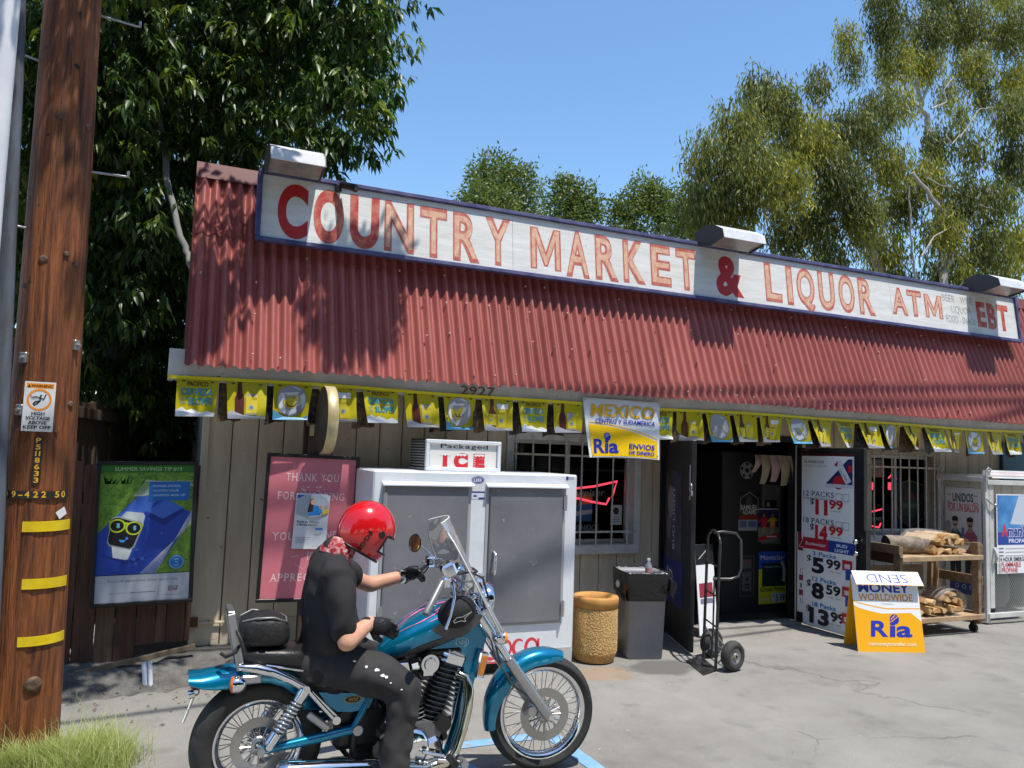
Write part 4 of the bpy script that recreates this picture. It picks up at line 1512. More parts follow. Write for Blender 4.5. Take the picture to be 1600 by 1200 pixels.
for (xa, xb, za, zb, hs) in (((1.578, 1.446)[0], (2.238, 1.455)[0], 0.42, 1.475, -1), ((2.423, 1.468)[0], (3.077, 1.478)[0], 0.40, 1.475, 1)):
 m_ = MB()
 m_.cbox(((xa + xb) / 2, CY - 0.012, (za + zb) / 2), (xb - xa, 0.03, zb - za), 0.006)
 dr = child(m_, 'door', ice, cg)
 m_ = MB()
 for a, b_, c_, d_ in ((xa - .028, xa - .003, za - .02, zb + .02), (xb + .003, xb + .028, za - .02, zb + .02)):
  m_.box(a, b_, CY - .008, CY + .002, c_, d_)
 m_.box(xa - .002, xb + .002, CY - .008, CY + .002, za - .02, za - .003)
 subp(m_, 'gasket', dr, mat('grey_gasket', lin((164, 166, 170)), 0.6))
 m_ = MB()
 m_.add([(xa - .035, CY - .002, zb + .03), (xb + .04, CY - .002, zb + .03), (xb + .04, CY - .05, zb + .008), (xa - .035, CY - .05, zb + .008),
   (xb + .04, CY - .05, zb - .002), (xa - .035, CY - .05, zb - .002), (xb + .04, CY - .002, zb + .002), (xa - .035, CY - .002, zb + .002)],
           [(3, 2, 1, 0), (5, 4, 2, 3), (7, 6, 4, 5), (1, 2, 4, 6), (0, 7, 5, 3)])
 child(m_, 'drip_ledge', ice, cw)
 hx = xa - .012 if hs < 0 else xb + .012
 for zz in (zb - .12, za + .1):
  m_ = MB()
  m_.cbox((hx, CY - .035, zz), (0.03, 0.03, 0.12), 0.008)
  m_.cyl((hx, CY - .048, zz - .065), (hx, CY - .048, zz + .065), 0.009, n=8)
  child(m_, 'hinge', ice, steel)
 hx = xa + .04 if hs > 0 else xb - .04
 m_ = MB()
 m_.tube([(hx, CY - .02, .79), (hx, CY - .075, .80), (hx, CY - .08, .84), (hx, CY - .08, .92), (hx, CY - .075, .955), (hx, CY - .02, .965)], 0.011, 8)
 child(m_, 'handle', ice, chrome)
 if hs > 0:
  m_ = MB()
  m_.cbox((hx - .09, CY - .025, .79), (0.06, 0.03, 0.03), 0.006)
  m_.cbox((hx - .12, CY - .03, .74), (0.03, 0.03, 0.07), 0.006)
  m_.cyl((hx - .07, CY - .05, .70), (hx - .07, CY - .02, .70), 0.02, n=10)
  child(m_, 'latch', ice, chrome)
# housing with sign
bx0, bx1, bz0, bz1, by0 = (1.927, 1.765)[0], (2.572, 1.788)[0], 1.588, (1.929, 1.836)[1], 6.06
m_ = MB()
m_.box(bx0 + .012, bx1 - .012, by0 + .03, by0 + .47, bz0, bz1 - .015)
hs_ = child(m_, 'compressor_housing', ice, mat('grille_grey', lin((150, 150, 146)), 0.5))
m_ = MB()
for i in range(9):
 for j in range(11):
  yy, zz = by0 + .06 + i * .045, bz0 + .02 + j * .022
  m_.box(bx0 + .009, bx0 + .0115, yy, yy + .033, zz, zz + .013)
subp(m_, 'vent_holes', hs_, mat('vent_dark', (0.01, 0.01, 0.01), 0.9), kind='stuff')
m_ = MB()
fr = 0.03
m_.cbox(((bx0 + bx1) / 2, by0 + .012, bz1 - fr / 2), (bx1 - bx0, 0.04, fr), 0.004)
m_.cbox(((bx0 + bx1) / 2, by0 + .012, bz0 + fr / 2), (bx1 - bx0, 0.04, fr), 0.004)
m_.cbox((bx0 + fr / 2, by0 + .012, (bz0 + bz1) / 2), (fr, 0.038, bz1 - bz0 - 2 * fr), 0.004)
m_.cbox((bx1 - fr / 2, by0 + .012, (bz0 + bz1) / 2), (fr, 0.038, bz1 - bz0 - 2 * fr), 0.004)
child(m_, 'sign_frame', ice, cw)
m_ = MB()
m_.box(bx0 + fr, bx1 - fr, by0 + .01, by0 + .016, bz0 + fr, bz1 - fr)
sp_ = child(m_, 'ice_sign', ice, mat('sign_plastic', lin((226, 224, 218)), 0.4))
p = Print((bx0, by0 + .01, bz0), (1, 0, 0), (0, 0, 1))
IW, IH = bx1 - bx0, bz1 - bz0
bk = ink(34, 34, 34)
for (a, b_, c_, d_) in ((.05, .06, .95, .075), (.05, .925, .95, .94), (.05, .06, .056, .94), (.944, .06, .95, .94)):
 p.rect(IW * a, IH * b_, IW * c_, IH * d_, bk, False)
p.k += 1
def slab(p, s_, x, y, h, w, c):
 """Wide serif lower-case line: letters with little slabs."""
 n_ = len(s_)
 cw_ = w / n_
 for i, ch in enumerate(s_):
  p.text(ch, x + cw_ * (i + .5), y, h, c, w=cw_ * (.86 if i else 1.0), al='c', bold=.01, up=False)
 p.k += 1
 for i in (0, 3, 7):
  xx = x + cw_ * (i + (.1 if i < 7 else .62))
  p.rect(xx - .002, y - .001, xx + cw_ * .36, y + h * .07, c, False)
 p.k += 1
slab(p, 'Packaged', IW * .19, IH * .74, IH * .13, IW * .64, bk)
ir = ink(206, 44, 52)
p.rect(IW * .225, IH * .13, IW * .285, IH * .53, ir)
p.text('C', IW * .465, IH * .13, IH * .40, ir, w=IW * .19, al='c', bold=.085)
p.text('E', IW * .71, IH * .13, IH * .40, ir, w=IW * .155, al='c', bold=.085)
sw_ = ink(232, 232, 228)
for xc in (.255, .465, .71):
 wv = [(IW * (xc - .09 + .18 * i / 8), IH * (.5 + (.02 if i % 2 else -.02))) for i in range(9)]
 p.poly(wv + [(IW * (xc + .06), IH * .56), (IW * (xc - .06), IH * .56)], sw_, False)
p.k += 1
for i in range(5):
 p.rect(IW * .64, IH * (.43 - .075 * i), IW * .66, IH * (.45 - .075 * i), sw_, False)
p.k += 1
subp(p, 'sign_print', sp_)
# badges and soda script
p = Print((0, CY, 0), (1, 0, 0), (0, 0, 1))
bx, bz = (2.32, 1.526)
nv = ink(42, 52, 120)
p.disc(bx, bz, .055, nv, ry=.03)
p.disc(bx, bz, .049, ink(190, 196, 210), ry=.025)
p.disc(bx, bz, .045, nv, ry=.021)
p.text('LEER', bx, bz - .011, .022, ink(226, 228, 236), w=.07, al='c', bold=.03)
bx, bz = (2.27, 1.375)
bx2, bz2 = (2.381, 1.437)
p.rect(bx, bz, bx2, bz2, ink(206, 212, 226))
p.rect(bx, bz2 - .012, bx2, bz2, nv)
p.rect(bx + .06, bz, bx2, bz + .014, nv)
p.text('ez', bx + .015, bz + .02, .02, nv, w=.03, bold=.03)
bx, bz = (3.107, 1.542)
p.rect(bx, bz, bx + .022, bz + .03, nv)
p.text('ICE', bx + .028, bz + .004, .02, nv, w=.045)
child(p, 'badges', ice)
cr = ink(214, 62, 80)
pc = Print((0, CY, 0), (1, 0, 0), (0, 0, 1))
ax, az = (2.407, 0.1086)
az += .035
def arc(cx, cz, rx, rz, a0, a1, n=18):
 return [(cx + rx * math.cos(math.radians(a0 + (a1 - a0) * i / n)), cz + rz * math.sin(math.radians(a0 + (a1 - a0) * i / n))) for i in range(n + 1)]
def brush(p, pts, w0, w1, c):
 n_ = len(pts)
 L1, L2 = [], []
 for i in range(n_):
  a, b_ = pts[max(i - 1, 0)], pts[min(i + 1, n_ - 1)]
  d = Vector((b_[0] - a[0], b_[1] - a[1]))
  d.normalize()
  ww = w0 + (w1 - w0) * math.sin(PI * i / (n_ - 1))
  L1.append(p.at(pts[i][0] - d.y * ww / 2, pts[i][1] + d.x * ww / 2))
  L2.append(p.at(pts[i][0] + d.y * ww / 2, pts[i][1] - d.x * ww / 2))
 p.sheet([L2, L1], c, False)
brush(pc, arc(ax + .08, az + .09, .085, .105, 60, 320), .01, .04, cr)
brush(pc, arc(ax + .2, az + .06, .05, .06, 0, 360), .018, .03, cr)
brush(pc, arc(ax + .32, az + .06, .05, .06, 50, 320), .012, .03, cr)
brush(pc, arc(ax + .43, az + .06, .05, .06, 0, 360), .018, .03, cr)
brush(pc, [(ax + .49, az + .12), (ax + .49, az + .03), (ax + .52, az + .005)], .02, .022, cr)
brush(pc, [(ax - .05, az - .02), (ax + .1, az - .045), (ax + .4, az - .03), (ax + .62, az - .045)], .004, .016, cr)
child(pc, 'soda_script', ice)
m_ = MB()
gx, gz = (3.204, 0.1603)
m_.box(gx - .38, gx, CY - .006, CY - .001, gz - .11, gz + .02)
child(m_, 'vent_panel', ice, mat('vent_panel_grey', lin((176, 178, 178)), 0.5))

# ================================================================== BINS
agg = mat('pebble_aggregate', lin((200, 162, 100)), 0.8, col2=lin((160, 118, 64)), nscale=55, nmix=0.5, detail=2, bump=1.0, bscale=60)
ocr = mat('ochre_concrete', lin((196, 148, 84)), 0.8, col2=lin((176, 122, 62)), nscale=6)
bn = thing('concrete_bin', 'round ochre pebble-faced concrete bin between freezer and grey can', 'trash bin', (3.46, 6.1, 0))
bc = Vector((3.53, 6.1, 0))
BR = 0.192
m_ = MB()
m_.lathe([(BR - .03, 0.01), (BR - .012, .05), (BR - .002, .08), (BR, .1), (BR, .455), (BR - .004, .462)], bc, (0, 0, 1), 36)
ag = child(m_, 'body', bn, agg)
m_ = MB()
m_.lathe([(BR - .004, .462), (BR + .006, .466), (BR + .008, .535), (BR, .55), (BR - .035, .553), (BR - .06, .54), (BR - .075, .5), (BR - .08, .3)], bc, (0, 0, 1), 36)
child(m_, 'rim', bn, ocr)
m_ = MB()
m_.lathe([(0.001, .32), (BR - .08, .3)], bc, (0, 0, 1), 20)
child(m_, 'liner', bn, mat('dark_liner', (0.05, 0.03, 0.02), 0.9))
m_ = MB()
rng = random.Random(6)
for i in range(2600):
 a = rng.uniform(-PI, 0.35)
 z = rng.uniform(.09, .45)
 r = rng.uniform(.003, .0055)
 c = bc + Vector((math.cos(a) * (BR - .001), math.sin(a) * (BR - .001), z))
 m_.add([c + Vector((math.cos(a), math.sin(a), 0)) * .004, c + Vector((-math.sin(a), math.cos(a), 0)) * r, c + Vector((0, 0, r)), c - Vector((-math.sin(a), math.cos(a), 0)) * r, c - Vector((0, 0, r))],
           [(0, 1, 2), (0, 2, 3), (0, 3, 4), (0, 4, 1)], mat('pebble_pale', lin((212, 186, 136)), 0.7) if i % 3 else mat('pebble_dark', lin((176, 138, 84)), 0.7))
o = child(m_, 'pebbles', bn, kind='stuff')
# grey can with black bag
gc = Vector((4.02, 6.15, 0))
cg2 = mat('grey_can_plastic', lin((138, 138, 146)), 0.45, col2=lin((124, 124, 132)), nscale=4)
bag = mat('black_bag_plastic', (0.012, 0.012, 0.013), 0.22, bump=0.5, bscale=14)
can = thing('trash_can', 'square grey plastic trash can lined with a black bag beside the door', 'trash can', tuple(gc), math.radians(-14))
can.rotation_euler = (0, 0, math.radians(-14))
def rsq(h, z, r=0.035, n=5):
 pts = []
 for cx_, cy_, a0 in ((1, 1, 0), (-1, 1, 90), (-1, -1, 180), (1, -1, 270)):
  for i in range(n):
   a = math.radians(a0 + 90 * i / (n - 1))
   pts.append((cx_ * (h - r) + r * math.cos(a), cy_ * (h - r) + r * math.sin(a), z))
 return pts
def lchild(mb_, name, parent, m=None, **kw):
 return mb_.build(name, m, parent, **kw)
m_ = MB()
m_.rings([rsq(.155, 0.0), rsq(.162, .015), rsq(.185, .69), rsq(.196, .695), rsq(.198, .735), rsq(.19, .74), rsq(.178, .70), rsq(.165, .45)], None, True)
lchild(m_, 'can_body', can, cg2)
m_ = MB()
rng = random.Random(12)
rs = []
for h, z in ((.18, .5), (.188, .6), (.2, .74), (.206, .752), (.208, .735), (.206, .66), (.203, .6), (.2, .565)):
 pts = rsq(h, z, .035, 7)
 out = []
 for i, q_ in enumerate(pts):
  k_ = 1 + rng.uniform(-.012, .016)
  zz = z + (0 if z > .62 else (0.05 * math.sin(i * .8) + 0.03 * math.sin(i * 2.1) + (0.1 if (i % 28) in (22, 23, 24, 25) else 0)))
  if h < .19:
   zz = z
  out.append((q_[0] * k_, q_[1] * k_, zz))
 rs.append(out)
m_.rings(rs, None, True, False)
lchild(m_, 'bag', can, bag)
m_ = MB()
m_.tube([(.2, -.19, .7), (.225, -.205, .66), (.22, -.21, .6), (.205, -.2, .555)], [.012, .03, .035, .012], 8, flat=.5)
lchild(m_, 'bag_knot', can, bag)
m_ = MB()
pz = [(-.16, .02, .62), (.05, -.1, .64), (.1, .1, .6)]
for i, q_ in enumerate(pz):
 m_.ball(q_, (.07, .06, .05), (mat('rubbish_white', (0.6, 0.6, 0.6), .6), mat('rubbish_red', (0.4, 0.08, 0.05), .6), mat('rubbish_dark', (0.05, 0.05, 0.05), .6))[i], 8, 6)
lchild(m_, 'rubbish', can, kind='stuff')
bt = thing('plastic_bottle', 'small clear plastic bottle sticking out of the grey trash can', 'bottle', (gc.x + .04, gc.y - .06, .66))
m_ = MB()
m_.lathe([(.001, 0), (.03, .002), (.032, .06), (.029, .08), (.032, .1), (.03, .13), (.013, .165), (.013, .175)], (0, 0, 0), (0, 0, 1), 14)
lchild(m_, 'bottle_body', bt, mat('cloudy_plastic', (0.75, 0.75, 0.76), 0.15, trans=.4))
m_ = MB()
m_.lathe([(.033, .05), (.033, .11)], (0, 0, 0), (0, 0, 1), 14)
lchild(m_, 'bottle_label', bt, mat('bottle_label', lin((214, 196, 200)), .5, col2=lin((186, 60, 70)), nscale=30))
m_ = MB()
m_.lathe([(.015, .172), (.015, .195), (.001, .197)], (0, 0, 0), (0, 0, 1), 12)
lchild(m_, 'bottle_cap', bt, mat('bottle_cap', (0.8, 0.8, 0.8), .4))

# ================================================================== HAND TRUCK
htb = mat('black_tube_paint', (0.015, 0.015, 0.016), 0.35, col2=(0.06, 0.06, 0.06), nscale=12, nmix=.6)
rubber = mat('dusty_rubber', (0.03, 0.029, 0.028), 0.8, col2=(0.055, 0.052, 0.05), nscale=10)
ht = thing('hand_truck', 'black hand truck with two fat rubber wheels standing by the doorway', 'hand truck', (4.44, 5.7, 0))
A1, A2 = Vector((4.362, 5.52, 0)), Vector((4.499, 5.864, 0))      # near and far upright feet
top = 1.14
lean = Vector((0.03, 0.0, 0))
m_ = MB()
for A in (A1, A2):
 m_ = MB()
 m_.tube([A + Vector((0, 0, .01)), A + lean * .8 + Vector((0, 0, .9)), A + lean + Vector((0, 0, 1.04))], 0.013, 8)
 child(m_, 'upright', ht, htb)
mid = (A1 + A2) / 2
m_ = MB()
dv = (A1 - A2) / 2
arcp = [mid + lean + dv * math.cos(math.radians(a)) + Vector((0, 0, 1.04 + .1 * math.sin(math.radians(a)))) for a in range(0, 181, 15)]
m_.tube(arcp, 0.013, 8)
child(m_, 'top_bow', ht, htb)
m_ = MB()
h0 = mid + lean + Vector((0, 0, 1.12))
m_.tube([h0, h0 + Vector((.08, -.02, .012)), h0 + Vector((.2, -.05, 0.0)), h0 + Vector((.245, -.06, -.06)), h0 + Vector((.25, -.06, -.3)), h0 + Vector((.23, -.055, -.37)), h0 + Vector((.16, -.04, -.395)), h0 + Vector((0, 0, -.395))], 0.0115, 8)
child(m_, 'grab_handle', ht, mat('grey_tube', (0.09, 0.09, 0.09), .3, .7))
for zz in (.35, .6, .85):
 m_ = MB()
 m_.cyl(A1 + lean * zz + Vector((0, 0, zz)), A2 + lean * zz + Vector((0, 0, zz)), 0.008, n=6)
 child(m_, 'cross_bar', ht, htb)
m_ = MB()
m_.tube([mid + lean * .7 + Vector((.02, 0, .75)), mid + Vector((.035, 0, .3)), mid + Vector((.02, 0, .05))], 0.008, 6)
child(m_, 'stay', ht, htb)
for A, s_ in ((A1, 1), (A2, 1)):
 m_ = MB()
 m_.tube([A + Vector((0, 0, .3)), A + Vector((.12, -.02, .14)), A + Vector((.02, 0, .06))], 0.008, 6)
 child(m_, 'axle_bracket', ht, stl)
m_ = MB()
tw = Vector((-.06, -.0, 0))
m_.add([A1 + Vector((0, -.02, .012)), A2 + Vector((0, .04, .012)), A2 + Vector((-.2, -.02, .006)), A1 + Vector((-.2, -.1, .006)),
  A1 + Vector((0, -.02, .02)), A2 + Vector((0, .04, .02)), A2 + Vector((-.2, -.02, .01)), A1 + Vector((-.2, -.1, .01))],
       [(0, 1, 2, 3), (7, 6, 5, 4), (0, 3, 7, 4), (1, 5, 6, 2), (3, 2, 6, 7), (0, 4, 5, 1)])
child(m_, 'toe_plate', ht, htb)
ax = (A2 - A1).normalized()
wc1 = Vector(PY(1141,1027,A1.y)) if False else Vector((A1.x + .135, A1.y - .05, .125))
wc2 = Vector((A2.x + .125, A2.y + .05, .125))
m_ = MB()
m_.cyl(wc1, wc2, 0.009, n=6)
child(m_, 'axle', ht, stl)
for c in (wc1, wc2):
 wax = Vector((-.25, 1, 0)).normalized()
 m_ = MB()
 m_.lathe([(.06, -.03), (.085, -.046), (.108, -.042), (.12, -.024), (.125, 0), (.12, .024), (.108, .042), (.085, .046), (.06, .03), (.06, -.03)], c, wax, 28)
 wl = child(m_, 'tyre', ht, rubber)
 m_ = MB()
 m_.lathe([(.012, -.04), (.028, -.04), (.03, -.012), (.052, -.015), (.06, -.034), (.064, -.034), (.064, .034), (.052, .015), (.03, .012), (.012, .04)], c, wax, 20)
 subp(m_, 'rim', wl, mat('grey_rim', (0.32, 0.31, 0.3), .45, .6))
# bag hook on left leaf

# ================================================================== FLAG STRING AND BANNER
fy_ = mat('flag_yellow', lin((224, 208, 30)), 0.42, transl=0.4)
def cl(r_, g_, b_): return mat('flag_ink_%d_%d_%d' % (r_, g_, b_), lin((r_, g_, b_)), 0.42, transl=0.25)
fteal, fwhite, fbrown, fgrey, fblue = cl(36, 150, 186), cl(236, 238, 240), cl(92, 46, 30), cl(170, 172, 180), cl(90, 160, 206)
fdark = cl(40, 34, 36)
fgold = cl(226, 206, 60)
fback = mat('flag_back_dark', lin((34, 32, 40)), 0.45, col2=lin((120, 96, 60)), nscale=26, nmix=.62)
PW, PH = 0.298, 0.285
def flag(x, kind, seed, parent, ztop):
 r = random.Random(seed)
 lean_ = r.uniform(-.015, .02) + (r.uniform(.0, .06) if x > 4.3 else 0)
 tw_ = r.uniform(-.35, .35) + (.25 if x > 6 else 0)
 swing = r.uniform(-.02, .07)
 narrow = 0.9 if x < 4 else r.uniform(.66, .9)
 h_ = PH * r.uniform(.96, 1.03)
 cur = r.uniform(.01, .035)
 wob_ = r.uniform(-.014, .014)

 def bend(u, v):
  """u in 0..PW, v in 0..PH from the bottom -> point and normal on the hanging flag."""
  s_ = u / PW - .5
  d = 1 - v / PH
  k_ = 1 + (narrow - 1) * d
  xx = x + PW / 2 + s_ * PW * k_ + lean_ * d * 1.2
  yy = 6.385 - swing * d + tw_ * s_ * PW * d - cur * (4 * s_ * s_ - .5) * d + wob_ * math.sin(d * 5 + s_ * 4) * d
  zz = ztop - d * h_ + 0.01 * d * s_
  return Vector((xx, yy, zz)), Vector((0, -1, 0))
 # cloth of its own
 m_ = MB()
 P = []
 for i in range(9):
  u = PW * i / 8
  P.append([bend(u, PH * (1 - j / 8))[0] + Vector((0, .0012, 0)) for j in range(9)])
 m_.sheet([[tuple(q_) for q_ in row] for row in P], fy_)
 P2 = [[tuple(q_ + Vector((0, .0016, 0))) for q_ in row] for row in P]
 m_.sheet(P2[::-1], fback)
 o = child(m_, 'flag', parent)
 p = Print((0, 0, 0), (1, 0, 0), (0, 0, 1), 0.0004, bend)
 p.k = 8
 w, h = PW, PH
 if kind == 't':
  p.text('PACIFICO', w * .5, h * .8, h * .11, fbrown, w=w * .5, al='c', bold=.02)
  p.text('CERVEZA', w * .5, h * .56, h * .17, fteal, w=w * .76, al='c', bold=.02)
  p.text('SLOPES', w * .6, h * .32, h * .17, fteal, w=w * .6, al='c', bold=.02)
  p.text('OF', w * .17, h * .43, h * .06, fblue, w=w * .1, al='c')
  p.text('THE', w * .17, h * .33, h * .06, fblue, w=w * .12, al='c')
  p.poly([(0, 0), (w, 0), (w, h * .08), (w * .8, h * .16), (w * .66, h * .1), (w * .4, h * .2), (w * .28, h * .15), (w * .16, h * .24), (0, h * .16)], fwhite)
  p.poly([(0, h * .03), (w * .3, h * .02), (w * .42, h * .12), (w * .3, h * .1), (w * .18, h * .2), (0, h * .12)], fblue)
 elif kind in 'bg':
  # bottle
  p.poly([(w * .2, h * .1), (w * .44, h * .1), (w * .44, h * .55), (w * .38, h * .68), (w * .37, h * .98), (w * .27, h * .98), (w * .26, h * .68), (w * .2, h * .55)], fbrown)
  p.rect(w * .2, h * .16, w * .44, h * .5, fgold)
  p.text('PACIFICO', w * .32, h * .42, h * .05, fbrown, w=w * .2, al='c')
  p.disc(w * .27, h * .3, w * .05, fgrey, n=10)
  p.disc(w * .27, h * .3, w * .025, fteal, n=8)
  if kind == 'b':
   p.poly([(w * .5, h * .1), (w * .76, h * .1), (w * .78, h * .14), (w * .78, h * .6), (w * .75, h * .65), (w * .51, h * .65), (w * .48, h * .6), (w * .48, h * .14)], fgrey)
   p.rect(w * .48, h * .14, w * .78, h * .6, fgold)
  else:
   p.poly([(w * .52, h * .1), (w * .76, h * .1), (w * .84, h * .78), (w * .47, h * .78)], fgold)
   p.poly([(w * .485, h * .66), (w * .825, h * .66), (w * .84, h * .82), (w * .47, h * .82)], fwhite)
  p.text('PACIFICO', w * .63, h * .5, h * .06, fbrown, w=w * .25, al='c')
  p.disc(w * .62, h * .3, w * .065, fgrey, n=10)
  p.disc(w * .62, h * .3, w * .035, fteal, n=8)
  p.poly([(0, 0), (w, 0), (w * .9, h * .1), (w * .75, h * .06), (w * .4, h * .1), (w * .1, h * .22), (0, h * .14)], fgrey)
 else:
  p.disc(w * .5, h * .52, w * .4, fteal if False else fgrey, n=26)
  p.disc(w * .5, h * .52, w * .37, fwhite, n=26)
  p.disc(w * .5, h * .52, w * .24, fgrey, n=22)
  p.disc(w * .5, h * .52, w * .22, fgold, n=22)
  for a in (45, 135, 225, 315):
   c_, s_ = math.cos(math.radians(a)), math.sin(math.radians(a))
   p.line([(w * .5 + c_ * w * .23, h * .52 + s_ * w * .23), (w * .5 + c_ * w * .39, h * .52 + s_ * w * .39)], w * .1, fgrey)
   p.k -= 1
  p.k += 1
  p.line([(w * .5, h * .68), (w * .5, h * .38)], w * .025, fbrown)
  p.line([(w * .43, h * .62), (w * .57, h * .62)], w * .02, fbrown)
  p.line([(w * .36, h * .46), (w * .4, h * .39), (w * .5, h * .36), (w * .6, h * .39), (w * .64, h * .46)], w * .025, fbrown)
  p.poly([(0, 0), (w, 0), (w, h * .14), (w * .85, h * .06), (w * .3, h * .08), (w * .12, h * .2), (0, h * .26)], fblue)
  p.poly([(w * .1, 0), (w, 0), (w, h * .06), (w * .85, h * .02), (w * .3, h * .04)], fwhite)
 p.rect(w * .12, h * .9, w * .2, h * .93, fdark, False)
 p.rect(w * .8, h * .9, w * .88, h * .93, fdark)
 subp(p, 'flag_print', o)
 return o
strg = thing('flag_string', 'string of yellow beer flags hanging along the white fascia', 'flags', (5, 6.385, 2.24))
seq = 'tbrgtbrgtb'
xs_ = [0.075 + .3475 * i for i in range(10)]
zt = 2.235
def strip_z(x):
 return 2.226 + 0.006 * math.sin(x * 1.3) - 0.004 * math.cos(x * 2.9)
for i, x in enumerate(xs_):
 flag(x, seq[i], 100 + i, strg, strip_z(x))
seq2 = 'tbrbgrbtgrbtgrbtgb'
x = 4.2
for i, k_ in enumerate(seq2):
 flag(x, k_, 200 + i, strg, strip_z(x))
 x += 0.3385
for a, b_ in ((0.01, 3.5), (4.18, 10.4)):
 m_ = MB()
 n = int((b_ - a) / .12)
 lo_, hi_ = [], []
 for i in range(n + 1):
  xx = a + (b_ - a) * i / n
  lo_.append((xx, 6.379, strip_z(xx) - .012))
  hi_.append((xx, 6.381, strip_z(xx) + .014))
 m_.sheet([lo_, hi_], mat('strip_yellow', lin((226, 206, 30)), .45))
 child(m_, 'strip', strg)
# dark backs of second string behind, peeking between flags
strg2 = thing('flag_string', 'second string of dark-backed flags hanging just behind the yellow ones', 'flags', (5, 6.42, 2.2))
rng = random.Random(31)
x = 0.26
i = 0
while x < 10:
 if rng.random() < .8:
  m_ = MB()
  w_ = rng.uniform(.16, .24)
  tw_ = rng.uniform(-.5, .5)
  P = []
  for a in range(5):
   row = []
   for b_ in range(6):
    s_, d = a / 4 - .5, b_ / 5
    row.append((x + .2 + s_ * w_ + rng.uniform(-.003, .003), 6.43 + tw_ * s_ * w_ * d + .03 * d * math.sin(s_ * 5 + i), 2.22 - d * rng.uniform(.29, .315) + .02 * s_))
   P.append(row)
  m_.sheet(P, mat('flag_back_dark', (0, 0, 0)) if i % 3 else mat('flag_back_tan', lin((120, 92, 60)), .5, col2=lin((40, 34, 34)), nscale=22))
  child(m_, 'flag', strg2)
 x += .3455
 i += 1

# ---- money transfer banner on the fascia
bo = Vector((3.495, 6.378, 1.735))
BWd, BHt = 0.84, 0.545
bn2 = thing('vinyl_banner', 'white and yellow vinyl money transfer banner hung on the fascia', 'banner', tuple(bo))
def bbend(u, v):
 s_ = u / BWd
 d = 1 - v / BHt
 xx = bo.x + u * (1 - .06 * d) + .035 * d * (1 - s_) * 1.0 + .008 * d
 yy = bo.y - .012 - .05 * d - .03 * d * d + .012 * math.sin(s_ * 7) * d + 0.02 * math.sin(s_ * PI) * d
 zz = bo.z + v - .012 * math.sin(s_ * PI) * d * 0 + .012 * math.sin(s_ * 3.3) * d
 return Vector((xx, yy, zz)), Vector((0, -1, 0))
m_ = MB()
P = [[tuple(bbend(BWd * i / 20, BHt * (1 - j / 10))[0] + Vector((0, .001, 0))) for j in range(11)] for i in range(21)]
vw = mat('banner_vinyl', lin((226, 230, 236)), .35, transl=.15)
m_.sheet(P, vw)
bo_ = child(m_, 'vinyl', bn2)
p = Print((0, 0, 0), (1, 0, 0), (0, 0, 1), .0004, bbend)
p.k = 5
by_ = mat('banner_yellow', lin((250, 204, 24)), .35, transl=.15)
bbl = mat('banner_blue', lin((36, 52, 160)), .35)
bgd = mat('banner_gold', lin((222, 172, 40)), .35)
def wave(f0, c, lowf=None):
 n_ = 20
 up_ = [(BWd * (.04 + .93 * i / n_), BHt * f0(i / n_)) for i in range(n_ + 1)]
 dn = [(BWd * (.04 + .93 * i / n_), BHt * (lowf(i / n_) if lowf else .02)) for i in range(n_ + 1)]
 p.sheet([[p.at(*q_) for q_ in dn], [p.at(*q_) for q_ in up_]], c, False)
 p.k += 1
wave(lambda s_: .56 - .05 * s_ - .2 * s_ * s_, by_)
wave(lambda s_: .60 - .05 * s_ - .19 * s_ * s_, by_, lambda s_: .585 - .05 * s_ - .19 * s_ * s_)
p.k += 6
p.text('MEXICO', BWd * .5, BHt * .7, BHt * .2, bgd, w=BWd * .84, al='c', bold=.022, shear=.12)
p.text('CENTRO Y SUDAMERICA', BWd * .53, BHt * .575, BHt * .075, bbl, w=BWd * .8, al='c', bold=.02, shear=.15)
p.text('R', BWd * .15, BHt * .08, BHt * .22, bbl, w=BWd * .16, al='c', bold=.03, shear=.1)
p.text('ia', BWd * .325, BHt * .08, BHt * .22, bbl, w=BWd * .19, al='c', bold=.03, shear=.1)
p.disc(BWd * .28, BHt * .35, BWd * .045, bbl, n=18)
p.line([(BWd * .25, BHt * .36), (BWd * .29, BHt * .4)], .005, vw)
p.line([(BWd * .25, BHt * .33), (BWd * .31, BHt * .385)], .004, vw)
p.text('ENVIOS', BWd * .74, BHt * .155, BHt * .085, bbl, w=BWd * .36, al='c', bold=.02, shear=.15)
p.text('DE DINERO', BWd * .735, BHt * .06, BHt * .06, bbl, w=BWd * .36, al='c', bold=.03, shear=.15)
for a, b_ in ((.02, .97), (.97, .97), (.05, .04), (.96, .06)):
 p.disc(BWd * a, BHt * b_, .006, ink(40, 40, 44), n=8)
 p.k -= 1
subp(p, 'banner_print', bo_)

# ================================================================== DOORWAY POSTERS AND INTERIOR
def board(o, u, v, w, h, name, label, cat, m=None, t_=0.004, group=None):
 """A thin poster board as its own thing: returns (thing, Print on its face)."""
 o, u, v = Vector(o), Vector(u).normalized(), Vector(v).normalized()
 n_ = u.cross(v)
 th = thing(name, label, cat, tuple(o), 0, group)
 R = Matrix((u, -n_, v)).transposed()
 m_ = MB()
 m_.cbox(o + u * w / 2 + v * h / 2 - n_ * t_ / 2, (w, t_, h), 0.0008, R)
 child(m_, 'board', th, m or mat('poster_white', lin((236, 238, 242)), .5))
 return th, Print(o, u, v)
Zv = Vector((0, 0, 1))
# --- right leaf: three overlapping price posters facing the doorway
ux = Vector((0, -1, 0))                     # along the leaf towards the street, seen from the doorway side
def on_leaf(px, py):
 return px
LX = 6.52 - 0.024
navy, red_, cyan_, blk_ = ink(40, 48, 96), ink(196, 40, 54), ink(40, 120, 190), ink(34, 36, 44)
